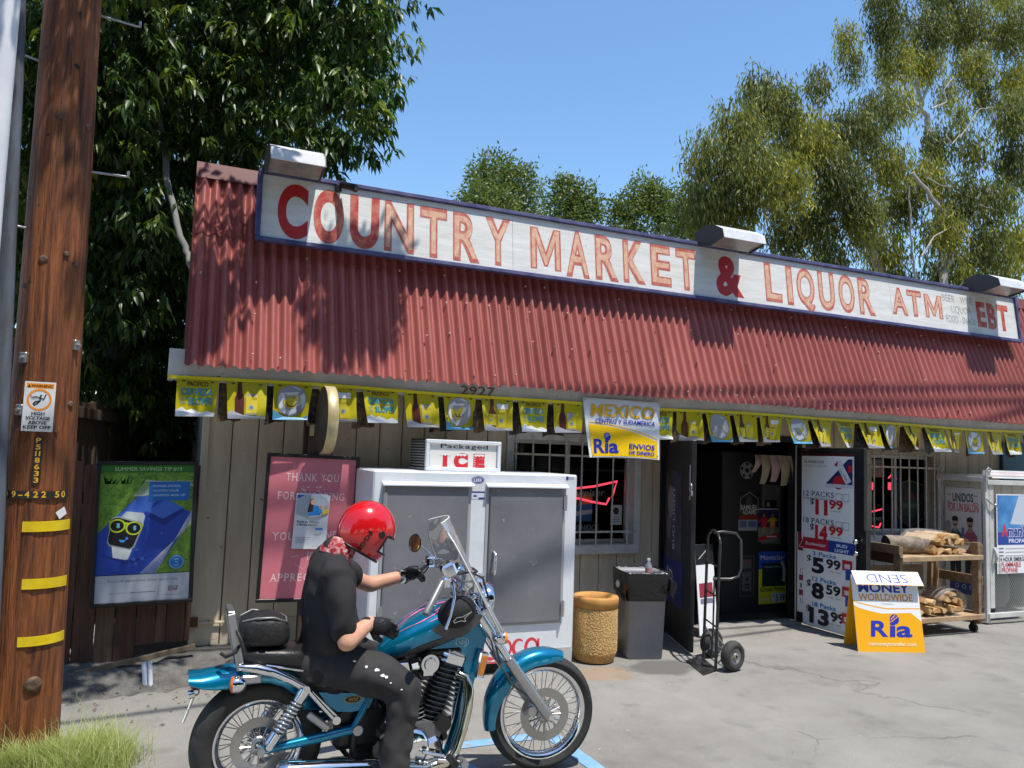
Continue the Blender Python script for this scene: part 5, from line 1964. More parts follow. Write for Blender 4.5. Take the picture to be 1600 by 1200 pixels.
# maroon poster behind
pa = (6.496, 6.807, 1.877)
pb = (6.496, 5.938, 1)
th, p = board((LX, pa[1] - .02, pb[2] - .02), ux, Zv, 0.74, pa[2] - pb[2], 'poster', 'dark maroon beer poster behind the white price posters on the right door', 'poster', mat('maroon_print', lin((70, 24, 34)), .5, col2=lin((110, 24, 34)), nscale=5))
for i in range(3):
 p.rect(.03, .2 + .25 * i, .12, .27 + .25 * i, ink(200, 190, 190), False)
p.line([(.01, .92), (.1, .92), (.1, .8), (.01, .8), (.01, .92)], .006, ink(150, 110, 90))
child(p, 'poster_print', th)
# white side poster, lower left
pa, pb = (6.492, 6.827, 1.017), (6.492, 6.68, 0.1326)
th, p = board((LX - .005, pa[1] + .01, 0.14), ux, Zv, 0.74, 0.86, 'poster', 'white beer price poster half hidden under the other ones on the right door', 'poster')
p.rect(.01, .66, .2, .86, ink(140, 30, 60))
p.line([(.03, .7), (.09, .8), (.14, .7), (.03, .7)], .008, ink(220, 200, 206))
for s_, y in (('12', .42), ('1', .26), ('12', .1)):
 p.text(s_, .05, y, .05, navy, w=.05 if s_ == '12' else .02)
for y in (.34, .18):
 p.rect(.03, y, .1, y + .06, ink(150, 60, 90))
child(p, 'poster_print', th)
# upper poster
ytop = (6.486, 6.768, 1.835)[1]
zt_, zb_ = (6.486, 6.768, 1.835)[2], (6.486, 6.724, 0.9311)[2]
W1, H1_ = ytop - (6.486, 6.048, 1.795)[1], zt_ - zb_
th, p = board((LX - .010, ytop, zb_), ux, Zv, W1, H1_, 'poster', 'white poster with twelve and eighteen pack beer prices, upper one on the right door', 'poster')
p.text('SUPERIOR', W1 * .05, H1_ * .915, .026, navy, w=W1 * .4, bold=.01)
p.text('LIGHT BEER', W1 * .05, H1_ * .87, .024, ink(176, 180, 190), w=W1 * .45)
p.poly([(W1 * .48, H1_ * .68), (W1 * .98, H1_ * .68), (W1 * .98, H1_ * .97), (W1 * .9, H1_ * .97)], navy)
p.disc(W1 * .72, H1_ * .7, W1 * .1, red_)
p.rect(W1 * .48, H1_ * .64, W1, H1_ * .68, ink(208, 212, 220))
p.poly([(W1 * .66, H1_ * .92), (W1 * .76, H1_ * .96), (W1 * .96, H1_ * .72), (W1 * .86, H1_ * .68)], ink(222, 226, 232))
p.poly([(W1 * .64, H1_ * .9), (W1 * .72, H1_ * .95), (W1 * .7, H1_ * .88)], red_)
p.poly([(W1 * .9, H1_ * .82), (W1 * .97, H1_ * .82), (W1 * .97, H1_ * .9), (W1 * .9, H1_ * .9)], red_)
p.text('ULTRA', W1 * .74, H1_ * .84, .026, ink(60, 66, 90), w=W1 * .2, rot=-.9)
for y0_, a, b_, c_, d_ in ((.52, '12 PACKS', '11', '99', .32), (.2, '18 PACKS', '14', '99', .02)):
 p.text(a, W1 * .04, H1_ * y0_, .055, navy, w=W1 * .6)
 p.text('$', W1 * .18, H1_ * (d_ + .09), .075, navy, w=W1 * .08, bold=.02)
 p.text(b_, W1 * .28, H1_ * d_, .14, red_, w=W1 * .24, bold=.055)
 p.text(c_, W1 * .55, H1_ * (d_ + .075), .085, red_, w=W1 * .26, bold=.035)
 p.text('+TAX +CRV', W1 * .58, H1_ * (d_ + .04), .012, blk_, w=W1 * .2)
 for k_ in range(2):
  x_ = W1 * (.68 + .13 * k_)
  p.line([(x_, H1_ * (y0_ - .03)), (x_ + W1 * .11, H1_ * (y0_ - .03)), (x_ + W1 * .11, H1_ * (y0_ + .05)), (x_, H1_ * (y0_ + .05)), (x_, H1_ * (y0_ - .03))], .004, ink(110, 116, 140))
p.text('CANS AND BOTTLES', W1 * .04, H1_ * .485, .018, navy, w=W1 * .58)
child(p, 'poster_print', th)
# lower poster
zt2, zb2 = zb_ + .025, (6.482, 6.669, 0.0341)[2] - .01
H2 = zt2 - zb2
th, p = board((LX - .016, ytop - .03, zb2), ux, Zv + ux * -.0, W1, H2, 'poster', 'white poster with three, twelve and eighteen pack beer prices, lower one on the right door', 'poster')
p.rect(0, H2 * .87, W1 * .5, H2, ink(186, 40, 60))
p.rect(W1 * .5, H2 * .87, W1, H2, ink(36, 64, 150))
p.text('Budweiser', W1 * .25, H2 * .915, .034, ink(226, 206, 212), w=W1 * .4, al='c', bold=.02, shear=.1)
p.text('BUD', W1 * .75, H2 * .94, .03, ink(216, 226, 240), w=W1 * .2, al='c', bold=.03)
p.text('LIGHT', W1 * .75, H2 * .885, .03, ink(216, 226, 240), w=W1 * .26, al='c', bold=.03)
for i, (a, b_, c_) in enumerate((('3 Packs', '5', '99'), ('12 Packs', '8', '59'), ('18 Packs', '13', '99'))):
 yb = H2 * (.62 - .285 * i)
 p.text(a, W1 * .42, yb + H2 * .185, .042, cyan_, w=W1 * .45, al='c', bold=.015)
 p.text('$', W1 * .08, yb + H2 * .1, .075, blk_, w=W1 * .09, bold=.02)
 p.text(b_, W1 * (.18 if len(b_) == 1 else .14), yb, .145, blk_, w=W1 * (.24 if len(b_) == 1 else .38), bold=.045)
 p.text(c_, W1 * (.46 if len(b_) == 1 else .55), yb + H2 * .07, .09, blk_, w=W1 * .27, bold=.03)
 p.text('+TAX +CRV', W1 * .5, yb + H2 * .03, .012, blk_, w=W1 * .24)
 p.rect(W1 * .76, yb + H2 * .08, W1 * .94, yb + H2 * .19, red_)
 p.rect(W1 * .8, yb + H2 * .1, W1 * .9, yb + H2 * .15, ink(220, 216, 220))
 p.rect(W1 * .82, yb - H2 * .02, W1 * .98, yb + H2 * .1, ink(36, 80, 170))
 p.rect(W1 * .92, yb, W1 * .97, yb + H2 * .07, ink(210, 170, 60))
child(p, 'poster_print', th)
# --- left leaf: purple-blue beer posters facing the bins
lw = (EL - HL).length
n_l = Vector((-lu.y, lu.x, 0))
if n_l.x > 0:
 n_l = -n_l
fo_ = HL + n_l * 0.026
uL = lu                                         # from hinge towards the free edge
vv = Zv
if uL.cross(Zv).dot(n_l) < 0:
 fo2 = EL + n_l * 0.026
 uL2 = -lu
else:
 fo2, uL2 = fo_, lu
th, p = board(fo2 + Vector((0, 0, .78)) + uL2 * .08, uL2, Zv, lw * .6, .86, 'poster', 'purple beer poster on the outside of the left door', 'poster', mat('purple_print', lin((44, 42, 58)), .45, col2=lin((110, 104, 106)), nscale=6, nmix=.58))
p.rect(lw * .33, .02, lw * .44, .84, ink(64, 66, 110))
p.text('BUD LIGHT', lw * .36, .1, .07, ink(210, 210, 226), w=.6, rot=PI / 2)
p.disc(lw * .2, .55, .1, ink(150, 138, 136), ry=.16)
p.disc(lw * .14, .3, .08, ink(120, 108, 116), ry=.12)
child(p, 'poster_print', th)
th, p = board(fo2 + Vector((0, 0, .36)) + uL2 * .05, uL2, Zv, lw * .7, .44, 'poster', 'round blue beer poster low on the outside of the left door', 'poster', mat('blue_print', lin((36, 48, 120)), .45))
p.text('UD', lw * .12, .25, .09, ink(216, 220, 236), w=.2, bold=.03, rot=-.25)
p.text('LIGHT', lw * .1, .12, .09, ink(216, 220, 236), w=.3, bold=.03, rot=-.25)
child(p, 'poster_print', th)
# white A-board leaning inside the doorway behind the left leaf
th, p = board((4.98, 6.55, .02), (1, .25, 0), Vector((0, .12, 1)), .28, .88, 'sign_board', 'tall white board leaning in the doorway behind the left door', 'sign', None, .01)
p.rect(.0, .68, .28, .88, ink(30, 30, 34))
p.line([(.05, .74), (.2, .84)], .01, ink(190, 190, 196))
p.rect(.03, .36, .24, .5, ink(150, 50, 70))
p.rect(.04, .3, .23, .35, ink(120, 124, 150))
child(p, 'board_print', th)
# --- things inside the doorway
shelf_b = mat('black_cabinet', (0.028, 0.028, 0.03), .4)
cab = thing('display_cabinet', 'black display cabinet just inside the doorway covered in stickers', 'cabinet', (6.2, 7.7, 0))
CYa, CYb = 7.45, 8.1
cx0, cx1 = (5.953, 0.7974)[0], (6.878, 0.7856)[0]
m_ = MB()
m_.cbox(((cx0 + cx1) / 2, (CYa + CYb) / 2, .93), (cx1 - cx0, CYb - CYa, 1.86), .01)
child(m_, 'case', cab, shelf_b)
fcab = CYa - .002
def rectp(px0, py0, px1, py1, Y):
 return None
def facing(name, label, cat, a, c, col, group=None):
 """Poster on the cabinet front from upper-left a to lower-right c (x, z pairs)."""
 return board((a[0], fcab, c[1]), (1, 0, 0), Zv, c[0] - a[0], a[1] - c[1], name, label, cat, col, .003, group), c[0] - a[0], a[1] - c[1]
a, c = (6.192, 1.398), (6.488, 1.073)
(th, p), w, h = facing('beer_sticker', 'black and orange brewery sticker on the cabinet in the doorway', 'sticker', a, c, mat('sticker_black', (0.02, 0.02, 0.022), .4))
p.line([(w * .06, h * .25), (w * .06, h * .75), (w * .5, h * .98), (w * .94, h * .75), (w * .94, h * .25)], .012, ink(130, 132, 130))
p.poly([(w * .3, h * .45), (w * .7, h * .45), (w * .62, h * .8), (w * .5, h * .9), (w * .38, h * .8)], ink(70, 72, 72))
p.text('SAMUEL', w * .5, h * .36, h * .16, ink(200, 202, 200), w=w * .84, al='c', bold=.02)
p.text('ADAMS', w * .5, h * .19, h * .16, ink(200, 202, 200), w=w * .7, al='c', bold=.02)
p.rect(0, 0, w, h * .16, ink(130, 50, 24))
child(p, 'sticker_print', th)
a, c = (6.187, 1.073), (6.461, 0.9465)
(th, p), w, h = facing('beer_sticker', 'pale blue sticker below the brewery sticker in the doorway', 'sticker', a, c, mat('sticker_pale', lin((150, 156, 166)), .5))
p.rect(w * .05, h * .3, w * .42, h * .9, ink(90, 96, 130))
p.rect(w * .5, h * .3, w * .95, h * .9, ink(90, 96, 140))
child(p, 'sticker_print', th)
a, c = (6.532, 1.485), (6.809, 0.7865)
(th, p), w, h = facing('steel_box', 'grey steel phone box above the football poster in the doorway', 'box', a, c, mat('grey_phone_steel', lin((120, 122, 122)), .4, .5))
p.rect(w * .15, h * .6, w * .8, h * .74, ink(20, 20, 22))
p.text('COINS', w * .2, h * .64, h * .06, ink(180, 180, 180), w=w * .55) if False else p.rect(w * .25, h * .63, w * .4, h * .7, ink(150, 150, 150))
for i in range(3):
 p.disc(w * .85, h * (.93 - .045 * i), w * .03, ink(200, 200, 200), n=8)
child(p, 'box_print', th)
a, c = (6.468, 1.215), (6.771, 0.8181)
th, p = board((a[0], fcab - .008, c[1]), (1, 0, 0), Zv, c[0] - a[0], a[1] - c[1], 'football_poster', 'poster of two football players in red and yellow inside the doorway', 'poster', ink(52, 44, 76), .003)
w, h = c[0] - a[0], a[1] - c[1]
p.rect(0, 0, w, h * .42, ink(116, 122, 108))
for xc, cc in ((.28, ink(190, 40, 70)), (.7, ink(206, 160, 40))):
 p.poly([(w * (xc - .12), h * .4), (w * (xc + .12), h * .42), (w * (xc + .14), h * .7), (w * (xc - .12), h * .7)], cc)
 p.line([(w * (xc - .1), h * .66), (w * (xc - .24), h * .58)], w * .06, cc)
 p.line([(w * (xc + .1), h * .66), (w * (xc + .22), h * .62)], w * .06, cc)
 p.line([(w * xc, h * .42), (w * (xc - .06), h * .24)], w * .07, ink(190, 140, 110))
 p.line([(w * (xc + .05), h * .42), (w * (xc + .1), h * .26)], w * .07, ink(170, 120, 96))
 p.disc(w * xc, h * .77, w * .07, ink(150, 104, 82))
p.poly([(0, h * .02), (w, h * .14), (w, h * .26), (0, h * .12)], ink(170, 36, 56))
p.text('FINAL', w * .5, h * .11, h * .06, ink(220, 200, 206), w=w * .4, al='c', rot=.12) if False else p.rect(w * .4, h * .13, w * .9, h * .17, ink(220, 200, 206))
p.rect(0, h * .94, w, h * .97, ink(190, 192, 200))
child(p, 'poster_print', th)
a, c = (6.484, 0.7031), (6.894, 0.0982)
th, p = board((a[0], fcab - .006, c[1]), (1, 0, 0), Zv, c[0] - a[0], a[1] - c[1], 'water_poster', 'blue and yellow bottled water price poster low in the doorway', 'poster', ink(44, 84, 190), .003)
w, h = c[0] - a[0], a[1] - c[1]
p.rect(0, 0, w, h * .66, ink(206, 206, 40))
p.rect(w * .12, h * .33, w * .98, h * .78, ink(20, 52, 52))
p.text('Montclair', w * .06, h * .84, h * .09, ink(220, 226, 236), w=w * .88)
p.text('Montclair Water', w * .2, h * .69, h * .035, ink(190, 204, 206), w=w * .6)
p.text('Great Price', w * .05, h * .24, h * .08, blk_, w=w * .9, bold=.02)
p.rect(w * .48, h * .03, w * .96, h * .2, ink(212, 212, 220))
p.text('$', w * .52, h * .14, h * .04, blk_, w=w * .05)
p.text('5 99', w * .62, h * .05, h * .12, blk_, w=w * .32, bold=.01)
p.rect(w * .05, h * .06, w * .4, h * .11, ink(226, 190, 150))
child(p, 'poster_print', th)
m_ = MB()
m_.tube([(a[0] + w * .78, fcab - .03, c[1] + h * .82), (a[0] + w * .84, fcab - .045, c[1] + h * .7), (a[0] + w * .85, fcab - .045, c[1] + h * .5), (a[0] + w * .86, fcab - .03, c[1] + h * .44)], [.025, .02, .02, .025], 8)
m_.build('phone_handset', mat('grey_handset', lin((150, 154, 156)), .4), label='grey telephone handset hanging over the water poster', cat='handset')
a, c = (6.212, 0.6625), (6.423, 0.189)
(th, p), w, h = facing('notice', 'small framed rounded notice low on the black cabinet in the doorway', 'notice', a, c, mat('notice_dark', (0.03, 0.03, 0.03), .4))
p.line([(w * .03, h * .02), (w * .97, h * .02), (w * .97, h * .98), (w * .03, h * .98), (w * .03, h * .02)], .006, ink(110, 108, 104))
p.rect(w * .18, h * .14, w * .8, h * .9, ink(96, 96, 98))
p.rect(w * .25, h * .82, w * .74, h * .86, ink(140, 70, 70))
for i in range(4):
 p.rect(w * (.22 + .15 * i), h * .6, w * (.32 + .15 * i), h * .68, ink(30, 30, 32))
p.disc(w * .5, h * .42, w * .1, ink(24, 24, 26))
p.text('MUST', w * .5, h * .26, h * .06, ink(24, 24, 26), w=w * .3, al='c') if False else p.rect(w * .32, h * .27, w * .66, h * .31, ink(24, 24, 26))
p.rect(w * .32, h * .2, w * .66, h * .24, ink(24, 24, 26))
child(p, 'notice_print', th)
# football decal panel
a = (6.301, 1.645)
ballm = mat('printed_ball', lin((150, 152, 156)), .5)
p = Print((a[0], fcab, a[1]), (1, 0, 0), Zv)
p.disc(0, 0, .1, ballm, n=24)
for an_ in range(5):
 q_ = math.radians(90 + 72 * an_)
 p.disc(.075 * math.cos(q_), .075 * math.sin(q_), .022, ink(24, 24, 26), n=5)
 p.k -= 1
p.disc(0, 0, .032, ink(24, 24, 26), n=5)
p.build('ball_sticker', label='round football sticker at the top of the black cabinet', cat='sticker')
# hanging ticket strips
tk = thing('ticket_strips', 'cream lottery ticket strips hanging from the top of the doorway', 'tickets', (6.394, 1.692)[:1] + (7.2,) + (1.75,))
rng = random.Random(5)
for i, px in enumerate(((6.244, 1.79), (6.3, 1.792), (6.383, 1.809), (6.459, 1.804), (6.525, 1.784))):
 m_ = MB()
 w_ = (.09, .12, .13, .13, .08)[i]
 h_ = (.2, .33, .3, .34, .3)[i]
 P = []
 for k_ in range(7):
  d = k_ / 6
  P.append([(px[0] - w_ / 2 * (1 - .2 * d) + .03 * d * (i - 2), 7.2 - .05 * i - .04 * math.sin(d * 3), 1.83 - h_ * d), (px[0] + w_ / 2 * (1 - .2 * d) + .03 * d * (i - 2), 7.2 - .05 * i - .05 * math.sin(d * 3 + .4), 1.83 - h_ * d)])
 m_.sheet(P, mat('ticket_paper_%d' % (i % 2), lin((190, 176, 150) if i % 2 else (206, 180, 176)), .7, transl=.2))
 child(m_, 'ticket_strip', tk)
# shelves glimmering in the back, cans and bottles
shf = thing('shop_shelf', 'dim shop shelving with bottles deep inside the doorway', 'shelf', (5.9, 9.2, 0))
for zz in (.35, .75, 1.15, 1.55):
 m_ = MB()
 m_.box(5.2, 7.6, 9.0, 9.4, zz, zz + .03)
 child(m_, 'shelf_board', shf, mat('shelf_grey', (0.12, 0.12, 0.12), .5))
bm = MB()
rng = random.Random(77)
for zz in (.38, .78, 1.18):
 xx = 5.25
 while xx < 7.5:
  cc = rng.choice((mat('bottle_green', (0.02, 0.08, 0.04), .2), mat('bottle_brown', (0.08, 0.03, 0.01), .2), mat('can_red', (0.3, 0.03, 0.03), .3), mat('can_silver', (0.4, 0.4, 0.42), .3, .8), mat('can_blue', (0.04, 0.08, 0.3), .3)))
  bm.lathe([(.03, 0), (.033, .01), (.033, .16), (.013, .22), (.013, .27), (.001, .27)], (xx, 9.05, zz), (0, 0, 1), 8, cc)
  xx += rng.uniform(.08, .12)
o = child(bm, 'bottles', shf, kind='stuff')
# second cabinet left of it, with glass glint
m_ = MB()
m_.cbox((5.35, 8.2, .75), (.5, .6, 1.3), .01)
m_.build('drinks_cooler', mat('black_gloss', (0.01, 0.01, 0.012), .12), label='black drinks cooler in the gloom behind the hand truck', cat='cooler')
# card in the transom
a, c = (5.537, 2.186), (5.695, 1.898)
th, p = board(((5.264, 1.943)[0], 6.86, 1.985), (1, 0, 0), Zv, .5, .2, 'transom_card', 'white card with lettering above the doorway behind the flags', 'sign')
p.text('We accept', .25, .05, .06, ink(70, 72, 76), w=.32, al='c')
child(p, 'card_print', th)

# ================================================================== NEON AND WINDOW DISPLAYS
neon_r = mat('neon_red', (0.5, 0.03, 0.05), .3, emit=(1.0, 0.07, 0.12), estr=1.1)
neon_off = mat('unlit_neon_tube', (0.45, 0.5, 0.46), .2)
NY = WY + .18
def neon(pts, m, parent, name, r=.009):
 m_ = MB()
 m_.tube(pts, r, 6, m)
 return child(m_, name, parent)
ns = thing('neon_sign', 'red bow-tie neon beer sign in the left window', 'neon sign', (4.0, NY, 1.2))
pts = [(3.694, 1.386), (3.845, 1.42), (4.043, 1.442), (4.312, 1.498), (4.277, 1.393), (4.256, 1.328)]
neon([(q_[0], NY, q_[1]) for q_ in pts], neon_r, ns, 'neon_tube', .011)
pts = [(3.696, 1.329), (3.877, 1.318), (4.025, 1.287), (4.19, 1.263), (4.226, 1.328)]
neon([(q_[0], NY, q_[1]) for q_ in pts], neon_r, ns, 'neon_tube', .011)
p = Print(((3.815, 1.338)[0], NY, (3.815, 1.338)[1]), (1, 0, 0), (0, .0, 1))
p.text('Budweiser', -.17, 0, .07, neon_off, w=.52, shear=.25, rot=.02, bold=-.004)
child(p, 'script', ns)
th, p = board(((3.841, 1.089)[0] - .1, NY + .02, (3.841, 1.089)[1]), (1, 0, 0), Zv, .3, .28, 'window_display', 'blue and cream beer pack display in the left window', 'display', ink(52, 104, 170))
p.poly([(0, .14), (.3, .18), (.3, .28), (0, .28)], ink(150, 130, 100))
p.poly([(0, .04), (.3, .08), (.3, .12), (0, .09)], ink(196, 200, 210))
p.disc(.1, .2, .05, ink(60, 40, 60))
p.disc(.22, .22, .045, ink(170, 140, 60))
child(p, 'display_print', th)
th, p = board(((4.231, 1.059)[0], NY - .03, (4.231, 1.059)[1]), (1, 0, 0), Zv, .13, .2, 'notice', 'small white notice at the right side of the left window', 'notice')
p.disc(.06, .14, .035, ink(60, 62, 66))
for i in range(3):
 p.rect(.02, .03 + .02 * i, .1, .036 + .02 * i, ink(150, 150, 154))
child(p, 'notice_print', th)
p = Print(((3.828, 1.004)[0] - .15, NY - .02, (3.828, 1.004)[1]), (1, 0, 0), Zv)
p.text('BIENVENIDOS', 0, 0, .055, ink(150, 166, 176), w=.42)
p.build('window_lettering', label='pale lettering along the bottom of the left window', cat='lettering')
m_ = MB()
m_.cbox((3.4, NY + .05, 1.2), (.5, .02, .55), .004)
m_.build('window_board', mat('board_dark', (0.03, 0.03, 0.035), .6), label='dark board inside the left window behind the freezer', cat='board')
# right window
ns = thing('neon_sign', 'red neon beer signs and script in the right window', 'neon sign', (7.9, NY, 1.3))
pts = [(7.852, 1.195), (8.064, 1.234)]
neon([(q_[0], NY, q_[1]) for q_ in pts], neon_r, ns, 'neon_tube', .01)
pts = [(7.851, 1.035), (7.957, 1.019), (7.999, 1.012), (8.031, 1.065)]
neon([(q_[0], NY, q_[1]) for q_ in pts], neon_r, ns, 'neon_tube', .01)
pts = [(8.163, 1.608), (8.218, 1.656), (8.228, 1.594), (8.304, 1.603), (8.239, 1.625)]
neon([(q_[0], NY, q_[1]) for q_ in pts], neon_r, ns, 'neon_tube', .01)
for a in ((7.885, 1.502), (8.184, 1.507)):
 neon([(a[0], NY, a[1] + .05), (a[0], NY, a[1] - .04)], neon_r, ns, 'neon_tube', .022)
p = Print(((7.852, 1.096)[0], NY, (7.852, 1.096)[1]), (1, 0, 0), Zv)
p.text('elner', 0, 0, .06, neon_off, w=.2, shear=.3)
child(p, 'script', ns)
sh_ = thing('shield_sign', 'unlit shield-shaped beer sign behind the bars of the right window', 'sign', (8.2, NY, 1.2))
a, c = (8.271, 1.587), (8.765, 1.024)
w, h = c[0] - a[0], a[1] - c[1]
shp = [(0, .9), (.5, 1.0), (1.0, .9), (.96, .5), (1.0, .18), (.5, -.02), (.12, .18), (.03, .5)]
m_ = MB()
m_.prism([(a[0] + w * q_[0], c[1] + h * q_[1]) for q_ in shp], NY, NY + .03)
child(m_, 'shield', sh_, mat('shield_dark', lin((44, 54, 52)), .4, col2=lin((60, 70, 66)), nscale=8))
neon([(a[0] + w * q_[0], NY - .005, c[1] + h * q_[1]) for q_ in shp + shp[:1]], mat('dull_brass', lin((150, 146, 128)), .4, .5), sh_, 'edge', .007)
p = Print((a[0], NY - .001, c[1]), (1, 0, 0), Zv)
p.disc(w * .52, h * .45, w * .3, ink(74, 88, 80))
p.text('PREMIUM', w * .52, h * .42, h * .08, ink(120, 124, 116), w=w * .5, al='c') if False else p.rect(w * .28, h * .4, w * .78, h * .5, ink(110, 116, 108))
p.poly([(w * .3, h * .6), (w * .72, h * .6), (w * .62, h * .74), (w * .5, h * .8), (w * .4, h * .74)], ink(110, 74, 70))
child(p, 'shield_print', sh_)
th, p = board(((8.249, 0.9587)[0], NY + .04, (8.249, 0.9587)[1]), (1, 0, 0), Zv, .16, .75, 'window_display', 'blue beer display strip in the right window', 'display', ink(34, 52, 110))
p.rect(.02, .1, .12, .25, ink(60, 110, 190))
p.rect(.02, .4, .12, .5, ink(120, 60, 110))
p.rect(.02, .56, .12, .66, ink(50, 50, 120))
child(p, 'display_print', th)
th, p = board(((7.975, 1.615)[0], NY + .09, (7.975, 1.615)[1]), (1, 0, 0), Zv, .22, .22, 'notice', 'pale papers stuck high in the right window', 'notice', ink(150, 148, 142))
p.line([(.11, .0), (.11, .22)], .004, ink(60, 60, 60))
child(p, 'notice_print', th)

# ================================================================== FOLDING SIDEWALK SIGN
fs = thing('sidewalk_sign', 'white and orange folding sidewalk sign with a blue money transfer logo', 'sidewalk sign', (6.481, 5.596, 0))
c0, c1 = Vector((6.152, 5.687, 0)), Vector((6.775, 5.465, 0))
SWd = (c1 - c0).length
su = (c1 - c0).normalized()
back = Vector((-su.y, su.x, 0))
HT = 0.70
topo = back * .14
sv = (topo + Vector((0, 0, HT))).normalized()
SLn = (topo + Vector((0, 0, HT))).length
coro = mat('white_coroplast', lin((232, 234, 238)), .4)
m_ = MB()
n1 = su.cross(sv)
R = Matrix((su, -n1, sv)).transposed()
m_.cbox(c0 + su * SWd / 2 + sv * SLn / 2 - n1 * .004, (SWd, .008, SLn), .001, R)
fp = child(m_, 'front_panel', fs, coro)
m_ = MB()
sv2 = (-topo + Vector((0, 0, HT))).normalized()
n2 = su.cross(sv2)
R = Matrix((su, -n2, sv2)).transposed()
bb = c0 + back * .28
m_.cbox(bb + su * SWd / 2 + sv2 * SLn / 2, (SWd, .008, SLn), .001, R)
child(m_, 'back_panel', fs, mat('orange_coroplast', lin((238, 170, 22)), .4))
p = Print(c0, su, sv)
oy = mat('orange_print', lin((240, 172, 26)), .4)
op_ = mat('deep_orange_print', lin((222, 146, 36)), .4)
ob = mat('royal_blue_print', lin((40, 56, 170)), .4)
def wv(f, lo_, c):
 n_ = 20
 p.sheet([[p.at(SWd * i / n_, lo_(i / n_) if callable(lo_) else lo_) for i in range(n_ + 1)], [p.at(SWd * i / n_, f(i / n_)) for i in range(n_ + 1)]], c, False)
 p.k += 1
wv(lambda s_: SLn * (.60 - .11 * min(1, s_ * 2.4) ** .6 + (.04 * (s_ - .4) if s_ > .4 else 0) - (.12 * (s_ - .85) / .15 if s_ > .85 else 0)), 0.0, oy)
wv(lambda s_: SLn * (.66 - .1 * min(1, s_ * 2.0) ** .7 + (.02 * (s_ - .4) if s_ > .4 else 0)), lambda s_: SLn * (.645 - .1 * min(1, s_ * 2.0) ** .7 + (.02 * (s_ - .4) if s_ > .4 else 0)), oy)
p.text('MONEY', SWd * .48, SLn * .77, SLn * .11, ob, w=SWd * .78, al='c', bold=.03)
p.text('WORLDWIDE', SWd * .49, SLn * .66, SLn * .085, op_, w=SWd * .82, al='c', bold=.02)
p.rect(SWd * .42, SLn * .615, SWd * .6, SLn * .62, ink(150, 150, 150))
p.text('R', SWd * .34, SLn * .2, SLn * .19, ob, w=SWd * .26, al='c', bold=.03, shear=.12)
p.text('ia', SWd * .66, SLn * .2, SLn * .19, ob, w=SWd * .34, al='c', bold=.03, shear=.12)
p.disc(SWd * .59, SLn * .42, SWd * .07, ob)
p.line([(SWd * .54, SLn * .42), (SWd * .6, SLn * .47)], .01, oy)
p.line([(SWd * .54, SLn * .385), (SWd * .64, SLn * .455)], .007, oy)
p.text('riamoneytransfer.com', SWd * .52, SLn * .08, SLn * .05, ink(246, 226, 180), w=SWd * .72, al='c', bold=.02)
subp(p, 'front_print', fp)
# flap folded forward over the top, its words upside down
tp = c0 + sv * SLn
dvn = (back * .10 + Vector((0, 0, .055))).normalized()
m_ = MB()
f0 = c0 + sv * (SLn * .86) - back * .07 + Vector((0, 0, .012))
fl_v = (tp + back * .015 + Vector((0, 0, .03)) - f0).normalized()
fl_h = (tp + back * .015 + Vector((0, 0, .03)) - f0).length
nf = su.cross(fl_v)
R = Matrix((su, -nf, fl_v)).transposed()
m_.cbox(f0 + su * (SWd / 2 + .015) + fl_v * fl_h / 2, (SWd + .01, .006, fl_h), .001, R)
flp = child(m_, 'top_flap', fs, coro)
p = Print(f0 + su * .02 + nf * .003, su, fl_v)
p.text('SEND', SWd * .48, fl_h * .78, fl_h * .62, ob, w=SWd * .62, al='c', bold=.0, rot=PI)
p.line([(0, .004), (SWd, .004)], .006, oy)
subp(p, 'flap_print', flp)

# ================================================================== FIREWOOD RACK
rw_ = mat('raw_rack_pine', lin((150, 126, 98)), .75, col2=lin((112, 90, 68)), nscale=5, stretch=(.6, 4, 4), bump=.2, bscale=20)
rw2 = mat('pale_rack_pine', lin((184, 158, 124)), .75, col2=lin((148, 122, 92)), nscale=5, bump=.2, bscale=20)
rk = thing('firewood_rack', 'two-tier wooden firewood rack on small black casters by the propane cage', 'rack', (7.7, 6.2, 0))
RX0, RX1, RYf, RYb = 7.02, 8.24, 5.99, 6.5
ZU, ZL = 0.80, 0.17
posts = {}
for nm, x_, y_, zt_ in (('fl', RX0 + .02, RYf, .93), ('bl', RX0 + .02, RYb, 1.0), ('fr', RX1 - .02, RYf, .96), ('br', RX1 - .02, RYb, 1.0)):
 m_ = MB()
 m_.cbox((x_, y_, (zt_ + .09) / 2), (.045, .085, zt_ - .09), .004)
 child(m_, 'post', rk, rw_ if nm[0] == 'f' else rw2)
for zz in (ZU, ZL):
 for i in range(3):
  m_ = MB()
  y_ = RYf + .05 + (RYb - RYf - .08) * i / 2 - .03
  m_.cbox(((RX0 + RX1) / 2, y_ + .03, zz + .012 + .001 * i), (RX1 - RX0 + .02 - .1, .15, .028), .003)
  child(m_, 'shelf_slat', rk, rw2 if i == 0 else rw_)
 m_ = MB()
 m_.cbox(((RX0 + RX1) / 2, RYf - .06, zz + .005), (RX1 - RX0 - .0, .03, .05), .003)
 child(m_, 'front_lip', rk, rw2)
for x_ in (RX0 - .012, RX1 + .012):
 for z_, hh in ((.90, .09), (.55, .1), (ZL, .08)):
  if z_ == .55 and x_ < 7.5:
   z_ = .84
   continue
  m_ = MB()
  m_.cbox((x_, (RYf + RYb) / 2, z_), (.022, RYb - RYf + .1, hh), .003)
  child(m_, 'side_board', rk, rw_)
m_ = MB()
m_.cbox((RX0 + .04, (RYf + RYb) / 2, .83), (.02, RYb - RYf - .1, .17), .003)
child(m_, 'side_board', rk, mat('dark_pine', lin((74, 52, 36)), .8))
m_ = MB()
